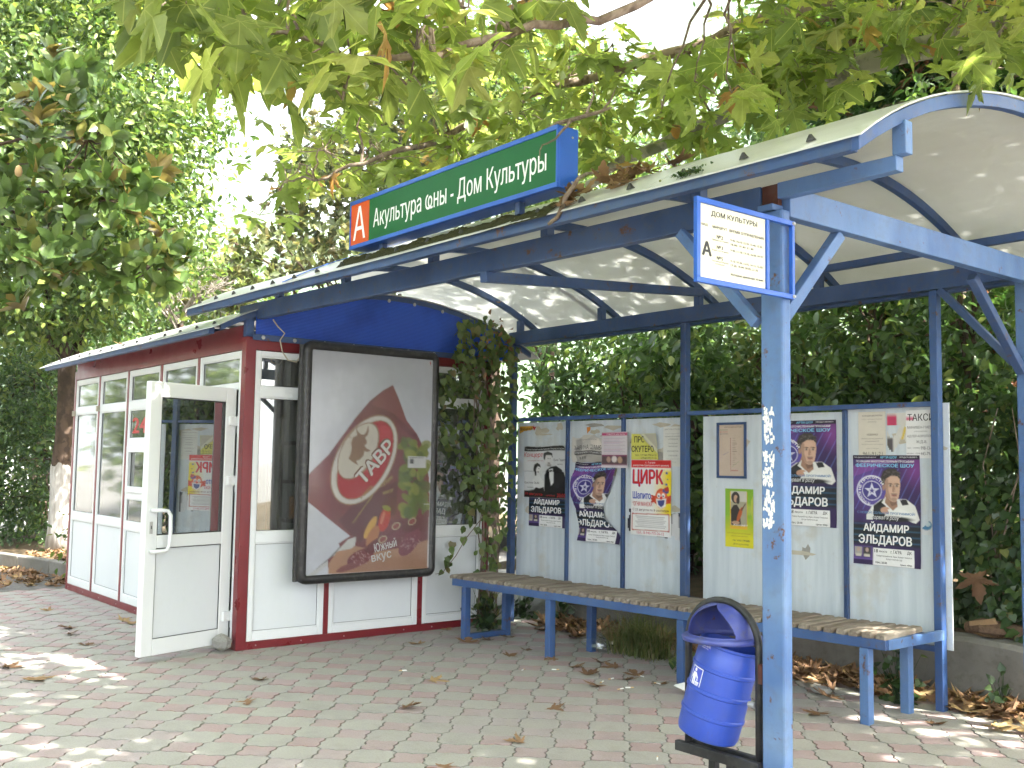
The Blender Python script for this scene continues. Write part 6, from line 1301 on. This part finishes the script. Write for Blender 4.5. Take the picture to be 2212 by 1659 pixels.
P_, D2, N_, S_ = rosettes(C_, D_*.4+UP*.5-ray(700, 450)*.7+rng.normal(size=C_.shape)*.5, 9, .16); leaves('crown', sm_, P_, D2, N_, S_, 'olive_leaf', T)
for k in range(30): e = C_[rng.integers(len(C_))]; limb(MB(), [b0+[0, 0, rng.uniform(2.5, 5)], (b0+[0, 0, 4]+e)/2, e], .05, .012, 5, .06).build('branch', 'dark_bark', T)
tree('broadleaf_tree', tuple(AT(1180, 900, 17)*np.array([1, 1, 0])), 3.5, [(AT(1130, 250, 17), (1.6, 1.6, 1.3)), (AT(1040, 160, 17.5), (1.2, 1.2, 1.0)), (AT(1290, 350, 16), (1.5, 1.5, .8)), (AT(1180, 400, 16), (2, 1.5, .8))], 330, 34, .28, .12, ov, 'bright_leaf', 'light green tree seen between plane leaves above the sign', r0=.16)
tree('street_tree', (-2.2, 11.5, .6), 3.4, [(AT(1700, 420, 11.5), (1.3, 1.0, .8)), (AT(1560, 460, 12), (1.2, 1.0, .6)), (AT(1860, 330, 11.5), (1.2, 1, .6))], 120, 34, .24, .10, ov, 'bright_leaf', 'green tree crown just above the roof behind the shelter', r0=.12, nbr=6)
tree('background_tree', tuple(AT(1900, 900, 16)*np.array([1, 1, 0])), 3.5, [(AT(1780, 200, 15), (1.6, 1.6, 1.2)), (AT(1960, 120, 16), (2.0, 1.8, 1.5)), (AT(2150, 180, 16), (1.8, 1.6, 1.8)), (AT(1700, 60, 17), (1.0, 1.0, 1.0))], 420, 30, .3, .14, ov, 'laurel_leaf', 'tall dark tree behind the right half of the roof', r0=.18)
tree('background_tree', tuple(AT(420, 900, 26)*np.array([1, 1, 0])), 3.0, [(AT(400, 660, 25), (2.2, 2.0, .9)), (AT(530, 640, 26), (1.8, 1.6, .7)), (AT(300, 700, 25), (1.5, 1.5, 1.0))], 200, 26, .35, .2, ov, 'bright_leaf', 'pale distant tree low behind the leafless one', r0=.18)
tree('background_tree', tuple(AT(1060, 900, 20)*np.array([1, 1, 0])), 5.0, [(AT(1080, 160, 20), (1.9, 1.7, 1.5)), (AT(1180, 250, 20), (1.9, 1.5, 1.4)), (AT(1000, 260, 21), (1.6, 1.5, 1.5))], 300, 30, .32, .15, ov, 'laurel_leaf', 'dark green tree above the middle of the green sign', r0=.2)
tree('background_tree', tuple(AT(90, 900, 21)*np.array([1, 1, 0])), 4.0, [(AT(60, 200, 21), (2.6, 2.4, 3.6)), (AT(230, 420, 21), (1.6, 1.6, 2.6)), (AT(260, 80, 22), (1.4, 1.4, 2.0))], 520, 26, .4, .2, ov, 'laurel_leaf', 'leafy tree filling the sky behind the whitewashed tree', r0=.2)
# bare twiggy tree
BT = thing('bare_tree', tuple(AT(395, 900, 16)*np.array([1, 1, 0])), 'leafless grey twiggy tree above the kiosk roof', 'tree'); bb = np.array(BT.location)
limb(MB(), [bb, bb+[.05, 0, 2.0], AT(390, 700, 16)], .09, .05, 8, .01).build('trunk', 'dark_bark', BT)
def twigs(mb, p, d, L, r_, lev):
    e = p+d*L; mb.tube([p, (p+e)/2+rng.normal(size=3)*L*.06, e], [r_, r_*.8, r_*.6], 5)
    if lev:
        for _ in range(3 if lev > 1 else 4): twigs(mb, p+(e-p)*rng.uniform(.4, 1), nz(d+rng.normal(size=3)*.55+UP*.12), L*rng.uniform(.55, .8), r_*.6, lev-1)
for k in range(9): mb = MB(); twigs(mb, AT(385, 720-k*6, 16), nz(np.array([rng.normal()*.6, rng.normal()*.6, .9])), .62, .022, 4); mb.build('branch', 'grey_twig', BT)

# ------------------------------------------------------------------ hedge of laurels behind the boards
xs = [-8.6, -7.6, -6.65, -5.7, -4.8, -3.9, -2.9, -1.8]
names = ['behind the kiosk corner and creeper', 'behind the first notice board', 'behind the second and third notice boards', 'behind the gap between the notice boards', 'behind the front post, reaching above the roof', 'behind the rightmost notice board, reaching above the roof', 'above the ivy right of the boards', 'at the right edge of the picture']
for i, x in enumerate(xs):
    hh = [3.1, 3.2, 3.2, 3.4, 4.3, 4.5, 3.6, 3.4][i]; y = 7.75+.15*math.sin(i*2.3)
    el = [((x, y, hh*.30+.3), (.66, .55, hh*.28)), ((x+.1, y+.1, hh*.62), (.62, .55, hh*.30)), ((x-.1, y, hh*.85), (.5, .5, hh*.16))]
    tree('laurel_shrub', (x, y, .45), hh*.5, el, [140, 140, 125, 110, 160, 140, 115, 110][i], 26, .17, [.115, .10, .13, .10, .115, .10, .125, .11][i], ov, ['laurel_leaf', 'bright_leaf', 'laurel_leaf', 'vine_leaf', 'laurel_leaf', 'laurel_leaf', 'bright_leaf', 'laurel_leaf'][i], ['dark glossy', 'light green', 'dark glossy', 'mid green', 'dark glossy', 'dark glossy', 'light green', 'dark glossy'][i]+' laurel shrub '+names[i], r0=.035, nbr=9, group='laurels behind the shelter', cat='shrub', inner=.45)
for i, x in enumerate((-9.5, -7.2, -5.0, -2.6)):
    y = 10.2+.3*math.sin(i*3); tree('laurel_shrub', (x, y, .8), 1.5, [((x, y, 1.7), (1.5, .7, 1.3)), ((x+.3, y+.2, 2.9), (1.2, .7, .8))], 190, 24, .25, .16, ov, 'laurel_leaf', 'laurel shrub in the second row, '+['behind the kiosk', 'behind the left boards', 'behind the middle of the shelter', 'behind the ivy bank'][i], r0=.05, nbr=6, group='laurels in the second row', cat='shrub')
# conifers to the right
def conifer(name, base, h0, ells, nc, label, lean=(0, 0)):
    T = thing(name, tuple(base), label, 'tree'); base = np.asarray(base, float); top = base+np.array([lean[0], lean[1], h0]); limb(MB(), [base+[0, 0, -.05], (base+top)/2+[.05, .03, 0], top], .085, .03, 9, .01).build('trunk', 'twig_bark', T, 0, True)
    C_, D_ = in_ells(nc, ells, .2); per = 46; a = nz(D_*.8+rng.normal(size=C_.shape)*.6+np.array([0, 0, .1])); tt = rng.random((nc, per)); L = rng.uniform(.18, .36, nc)
    P_ = (C_[:, None, :]+a[:, None, :]*(tt*L[:, None])[..., None]+rng.normal(size=(nc, per, 3))*.012).reshape(-1, 3); n = len(P_); s = nz(np.cross(a, UP+rng.normal(size=a.shape)*.4)); sg = rng.choice([-1, 1], (nc, per))
    D2 = (a[:, None, :]*.7+s[:, None, :]*sg[..., None]*.9+rng.normal(size=(nc, per, 3))*.15).reshape(-1, 3); vv = np.clip(np.repeat(rng.random(nc)*.95, per)+rng.normal(size=n)*.04, 0, 1)
    leaves('crown', [t_small(.13)], P_, D2, np.repeat(np.cross(s, a), per, 0)+rng.normal(size=(n, 3))*.2, rng.uniform(.06, .13, n), 'conifer_leaf', T, vv)
    for k in range(16): e = C_[rng.integers(nc)]; z = np.clip(e[2]-.25, base[2]+.4, top[2]); q = base+(top-base)*((z-base[2])/h0); limb(MB(), [q, (q+e)/2+[0, 0, .08], e], .022, .006, 5, .03).build('branch', 'twig_bark', T)
conifer('arborvitae_tree', (-4.55, 8.55, .6), 5.2, [(AT(1990, 150, 10.5), (.9, .9, .8)), (AT(2120, 220, 10), (1.0, 1.0, .7)), (AT(2080, 60, 10.8), (1.2, 1.2, .7)), (AT(1960, 720, 9.4), (.5, .5, .5)), (AT(2060, 760, 9.2), (.5, .5, .6)), (AT(1900, 240, 10.2), (.6, .6, .4)), (AT(1850, 110, 11), (.9, .9, .7))], 1250, 'feathery conifer with brown dead sprays above the right of the roof', (.1, .1))
conifer('arborvitae_tree', (-3.5, 8.7, .6), 4.6, [(AT(2180, 120, 10), (.9, .9, 1.2)), (AT(2160, 700, 9), (.5, .6, .6)), (AT(2100, 820, 9), (.5, .5, .5)), (AT(2100, 60, 10), (1.0, 1.0, .8))], 750, 'feathery conifer at the upper right corner')
# ivy on the bank beside the boards
IV = thing('ivy_bank', (-2.7, 6.95, .4), 'dense ivy covering the bank right of the notice boards', 'ivy')
n = 5200; x = rng.uniform(-3.75, -1.6, n); z = .42+rng.random(n)**1.2*1.65; y = 6.86+.18*(z-.4)+.10*np.sin(x*5+z*3)+np.abs(rng.normal(size=n))*.16; P_ = np.c_[x, y, z]
D2 = np.c_[rng.normal(size=n)*.5, -.5+rng.normal(size=n)*.35, -.55+rng.normal(size=n)*.35]; N2 = np.c_[rng.normal(size=n)*.4, np.full(n, -.75), .6+rng.normal(size=n)*.3]; S2 = rng.uniform(.045, .085, n); vis, zz = seen(P_); o_ = np.argsort(-(S2/zz)*vis+(y-6.9)*.01); A, B = o_[:240], o_[240:]
leaf_objects('leaf', [t_heart()], P_[A], D2[A], N2[A], S2[A], 'ivy_leaf', IV); leaves('ivy_mass', [t_heart()], P_[B], D2[B], N2[B], S2[B], 'ivy_leaf', IV)
for k in range(10): q = np.array([rng.uniform(-3.4, -1.9), 6.95, .45]); MB().tube([q, q+[rng.normal()*.1, .05, .5], q+[rng.normal()*.2, .12, 1.1], q+[rng.normal()*.3, .2, 1.5]], [.008, .007, .005, .004], 5).build('ivy_stem', 'twig_bark', IV)
# weeds along the wall foot
for i, (px, py, nL, s_, lab) in enumerate(((1160, 1300, 60, .16, 'leafy weed behind the left bench legs'), (1215, 1320, 40, .12, 'leafy weed beside the second bench leg'), (1945, 1490, 60, .16, 'leafy weed behind the right bench leg'), (1480, 1425, 34, .11, 'low weed beside the grass tuft'), (2200, 1500, 20, .1, 'small green sprig at the right edge of the wall'), (1050, 1330, 70, .18, 'leafy weed at the foot of the kiosk corner'))):
    c = G(px, py+30); c[1] = min(c[1], 6.48); c[2] = 0; T = thing('weed', tuple(c), lab, 'weed', 'weeds along the wall'); P_ = c+np.abs(rng.normal(size=(nL, 3)))*np.array([0, 0, s_*1.1])+rng.normal(size=(nL, 3))*np.array([s_*.6, s_*.35, 0]); d = rdir(nL, -.2)
    leaf_objects('leaf', [t_heart()], P_, d, UP+rng.normal(size=(nL, 3))*.5+np.array([0, -.5, 0]), rng.uniform(.04, .075, nL), 'ivy_leaf', T)
    st2 = MB()
    for e in P_: st2.tube([c+[rng.normal()*.02, rng.normal()*.02, 0], (c+e)/2+[0, 0, .02], e], [.003, .0025, .0015], 4)
    st2.build('stem', 'ivy_leaf', T)
# creeper on the kiosk's rear corner
VI = thing('creeper', (-7.6, 5.9, 0), 'green creeper hanging over the rear corner of the kiosk', 'vine')
poly = [(1000, 690), (1060, 680), (1118, 740), (1110, 850), (1108, 1000), (1092, 1180), (1075, 1290), (1060, 1385), (1030, 1375), (1032, 1180), (1000, 1175), (960, 1240), (945, 1238), (990, 1140), (1010, 1080), (985, 1000), (955, 960), (945, 830), (985, 780), (985, 710)]
def inpoly(x, y):
    r = False
    for i in range(len(poly)):
        (x0, y0), (x1, y1) = poly[i], poly[(i+1) % len(poly)]
        if (y0 > y) != (y1 > y) and x < x0+(y-y0)*(x1-x0)/(y1-y0): r = not r
    return r
VP = []
while len(VP) < 860:
    x, y = rng.uniform(940, 1120), rng.uniform(680, 1385)
    if inpoly(x, y) and rng.random() < (1.0 if y < 850 or x > 1030 else .55)*(.36 if y > 1100 else 1): VP.append(PX(x, y, -7.56+rng.normal()*.07+(.10*rng.random() if y < 850 else 0)))
VP = np.array(VP); n = len(VP); D2 = np.c_[rng.normal(size=n)*.4+.2, rng.normal(size=n)*.5, -.75+rng.normal(size=n)*.3]; N2 = np.c_[np.full(n, .8), rng.normal(size=n)*.5-.4, .5+rng.normal(size=n)*.35]; S2 = rng.uniform(.05, .10, n); o_ = np.argsort(-VP[:, 0]-S2); A, B = o_[:280], o_[280:]
leaf_objects('leaf', [t_heart(), t_oval(.34, .1, .15)], VP[A], D2[A], N2[A], S2[A], 'vine_leaf', VI); leaves('leaf_mass', [t_heart(), t_oval(.34, .1, .15)], VP[B], D2[B], N2[B], S2[B], 'vine_leaf', VI)
for k in range(14):
    q = [PX(1045+rng.normal()*20, 1380, -7.6), PX(1065+rng.normal()*15, 1150, -7.58), PX(1060+rng.normal()*20, 950, -7.57), PX(1050+rng.normal()*25, 780, -7.56)]; MB().tube(q, [.007, .006, .005, .004], 5).build('stem', 'twig_bark', VI)
MB().tube([PX(*q, -7.5) for q in ((1085, 1100), (1040, 1120), (1005, 1165), (985, 1200), (955, 1238), (940, 1240))], [.004]*5+[.002], 5).build('stem', 'twig_bark', VI)
n = 60; P_ = np.array([PX(rng.normal(1075, 25), rng.normal(750, 35), -7.50+rng.normal()*.05) for _ in range(n)]); leaves('withered_leaves', [t_oval(.3, .2, .3)], P_, rdir(n, -1), rdir(n), rng.uniform(.04, .07, n), 'dry_leaf', VI)

# ------------------------------------------------------------------ left background: undergrowth, fence, sapling
tree('laurel_shrub', (-17.6, 4.9, .2), 1.5, [(AT(60, 1010, 16.5), (1.0, 1.0, 1.2)), (AT(40, 860, 16.8), (.9, .9, .8)), (AT(75, 1130, 16.2), (.7, .7, .5)), (AT(20, 1000, 17.5), (1.2, 1.2, 1.6))], 480, 26, .2, .09, ov, 'laurel_leaf', 'dark dense shrub left of the whitewashed trunk', r0=.05, cat='shrub', group='shrubs in the bed')
tree('laurel_shrub', (-18.5, 7.2, .3), 1.5, [(AT(190, 900, 18), (1.2, 1.2, 1.8)), (AT(250, 800, 18.5), (1.5, 1.2, 1.0)), (AT(100, 800, 18.5), (1.5, 1.2, 1.2))], 420, 26, .22, .10, ov, 'laurel_leaf', 'dark shrub behind the kiosk roof', r0=.05, cat='shrub', group='shrubs in the bed')
tree('laurel_shrub', (-19.0, 4.1, .1), 1.2, [(AT(-60, 1000, 17.5), (.7, .8, 1.6)), (AT(10, 780, 18), (1.2, 1.2, .7))], 220, 26, .2, .10, ov, 'bright_leaf', 'lighter green shrub at the left edge of the picture', r0=.05, cat='shrub', group='shrubs in the bed')
sb = G(190, 1235, .12); T = thing('sapling', tuple(sb), 'young bright green sapling in front of the whitewashed trunk', 'plant')
n = 150; c = AT(185, 1170, np.dot(sb-CPOS, CM[2])); P_ = c+rng.normal(size=(n, 3))*np.array([.20, .20, .22]); leaf_objects('leaf', ov, P_, rdir(n, -.3)+(P_-c)*2, UP+rng.normal(size=(n, 3))*.4, rng.uniform(.07, .12, n), 'bright_leaf', T)
for k in range(9): e = P_[rng.integers(n)]; MB().tube([sb, (sb+e)/2, e], [.008, .006, .003], 5).build('stem', 'twig_bark', T)
FN = thing('picket_fence', tuple(AT(20, 1150, 21)*np.array([1, 1, 0])), 'white railing fence glimpsed behind the left shrubs', 'fence'); f0 = np.array(FN.location)
for k in range(22): q = f0+np.array([-.05, .16, 0])*(k-11); bpart('fence_bar', 'fence_white', FN, q[0]-.02, q[1]-.02, .1, q[0]+.02, q[1]+.02, 1.75)
for z in (.4, 1.5): beam('fence_rail', 'fence_white', FN, tuple(f0+np.array([.55, -1.8, z])), tuple(f0+np.array([-.55, 1.8, z])), .03, .05)
# trees across the street (seen in the glass)
for i, (x, y, r_) in enumerate(((-22, -6, 2.6), (-17, -8, 2.4), (-12, -9.5, 2.6), (-6.5, -9.5, 2.4), (-27, -3, 2.6))):
    tree('street_tree', (x, y, 0), 2.2, [((x, y, 3.4), (r_, r_*.8, 2.0)), ((x+.6, y, 1.4), (r_*.9, r_*.6, 1.2)), ((x-.5, y-1, 7), (r_*1.2, r_, 2.6))], 420, 18, .4, .32, sm_, 'bright_leaf', 'leafy tree across the street, mirrored in the kiosk windows', group='trees across the street', r0=.16, nbr=5)

# ------------------------------------------------------------------ debris on the roof
DB = thing('dead_branch', tuple(PY(1190, 480, 3.3)), 'bare broken branch caught over the end of the green sign', 'branch'); yb = 3.325
mbb = MB(); mbb.tube([PY(*q, yb-.03) for q in ((1185, 484), (1205, 468), (1218, 440), (1222, 425), (1237, 405), (1250, 385))], [.009, .011, .013, .013, .012, .010], 7); mbb.tube([PY(1250, 385, yb), PY(1268, 375, yb+.3), PY(1310, 368, yb+.5), PY(1360, 360, yb+.55), PY(1400, 350, yb+.55)], [.010, .009, .008, .006, .004], 6); mbb.build('branch_wood', 'twig_bark', DB)
mbb = MB(); mbb.tube([PY(*q, yb) for q in ((1166, 345), (1166, 325), (1172, 313), (1182, 310), (1200, 300), (1212, 285), (1225, 272), (1232, 262))], [.002, .003, .004, .005, .006, .007, .008, .009], 6)
mbb.tube([PY(*q, yb+.04) for q in ((1180, 280), (1205, 266), (1232, 260), (1265, 250), (1300, 240), (1320, 232))], [.009, .011, .012, .011, .008, .005], 7); mbb.tube([PY(*q, yb+.04) for q in ((1265, 250), (1275, 225), (1283, 205), (1280, 190))], [.008, .006, .005, .003], 6); mbb.tube([PY(*q, yb+.04) for q in ((1300, 240), (1320, 215), (1330, 190))], [.006, .005, .002], 6); mbb.build('branch_wood', 'twig_bark', DB)
for k in range(30):
    x = rng.uniform(-3.82, -3.42); y = rng.uniform(3.42, 3.9) if x > -3.7 else rng.uniform(3.3, 3.5); z = arch(x, y)+.01+.03*rng.random()
    o = fallen((x, y, z), .10+.06*rng.random(), 'dry brown leaf heaped on the roof beside the sign end', 'dry leaves on the roof', k); o.rotation_euler = (rng.normal()*.3+.15, rng.normal()*.3, rng.uniform(0, 6.3))
rl = MB(); nx_, ny_ = 150, 12; rr_ = rng.random((nx_+1, ny_+1))
for i in range(nx_+1):
    for j in range(ny_+1):
        x = -5.97+2.15*i/nx_; y = 3.27+.20*j/ny_; hgt = .032*math.sin(math.pi*min(1, j/ny_*1.2))*(.35+.9*rr_[i, j])*(.6+.5*math.sin(x*7)*math.sin(x*23)); rl.v.append((x, y, arch(x, y)+max(hgt, 0)+.001-.004*(j in (0, ny_))))
for i in range(nx_):
    for j in range(ny_): q = i*(ny_+1)+j; rl.f.append((q, q+ny_+1, q+ny_+2, q+1)); rl.mi.append(0)
o = rl.build('roof_litter', 'moss'); props(o, 'dark mossy litter packed on the roof under the green sign', 'litter', kind='stuff')
o = fallen((-10.35, 3.30, karch(3.3)+.012), .15, 'single brown leaf on the front edge of the kiosk roof', None, 2)
n = 160; xm = rng.normal(-2.95, .05, n); ym = yf(-2.95)-.31+np.abs(rng.normal(size=n))*.02; o = leaves('moss_cushion', [t_oval(.5, .2, .2)], np.c_[xm, ym, np.array([arch(-2.95, b) for b in ym])+.002+.02*rng.random(n)], rdir(n, .5), rdir(n, .5), rng.uniform(.008, .018, n), 'ivy_leaf'); props(o, 'green moss cushion on the front edge of the shelter roof', 'moss', kind='stuff')

# ------------------------------------------------------------------ the hazy air
hzm = bpy.data.materials.new('haze_air'); hzm.use_nodes = True; hn = hzm.node_tree.nodes; hn.clear(); ho_ = hn.new('ShaderNodeOutputMaterial'); pv_ = hn.new('ShaderNodeVolumePrincipled')
pv_.inputs['Color'].default_value = (.86, .94, 1, 1); pv_.inputs['Density'].default_value = .0007; hzm.node_tree.links.new(pv_.outputs[0], ho_.inputs['Volume'])
MATS['haze_air'] = hzm; props(MB().box(-1100, -1100, -8, 1100, 1100, 290).build('haze', 'haze_air'), kind='stuff')
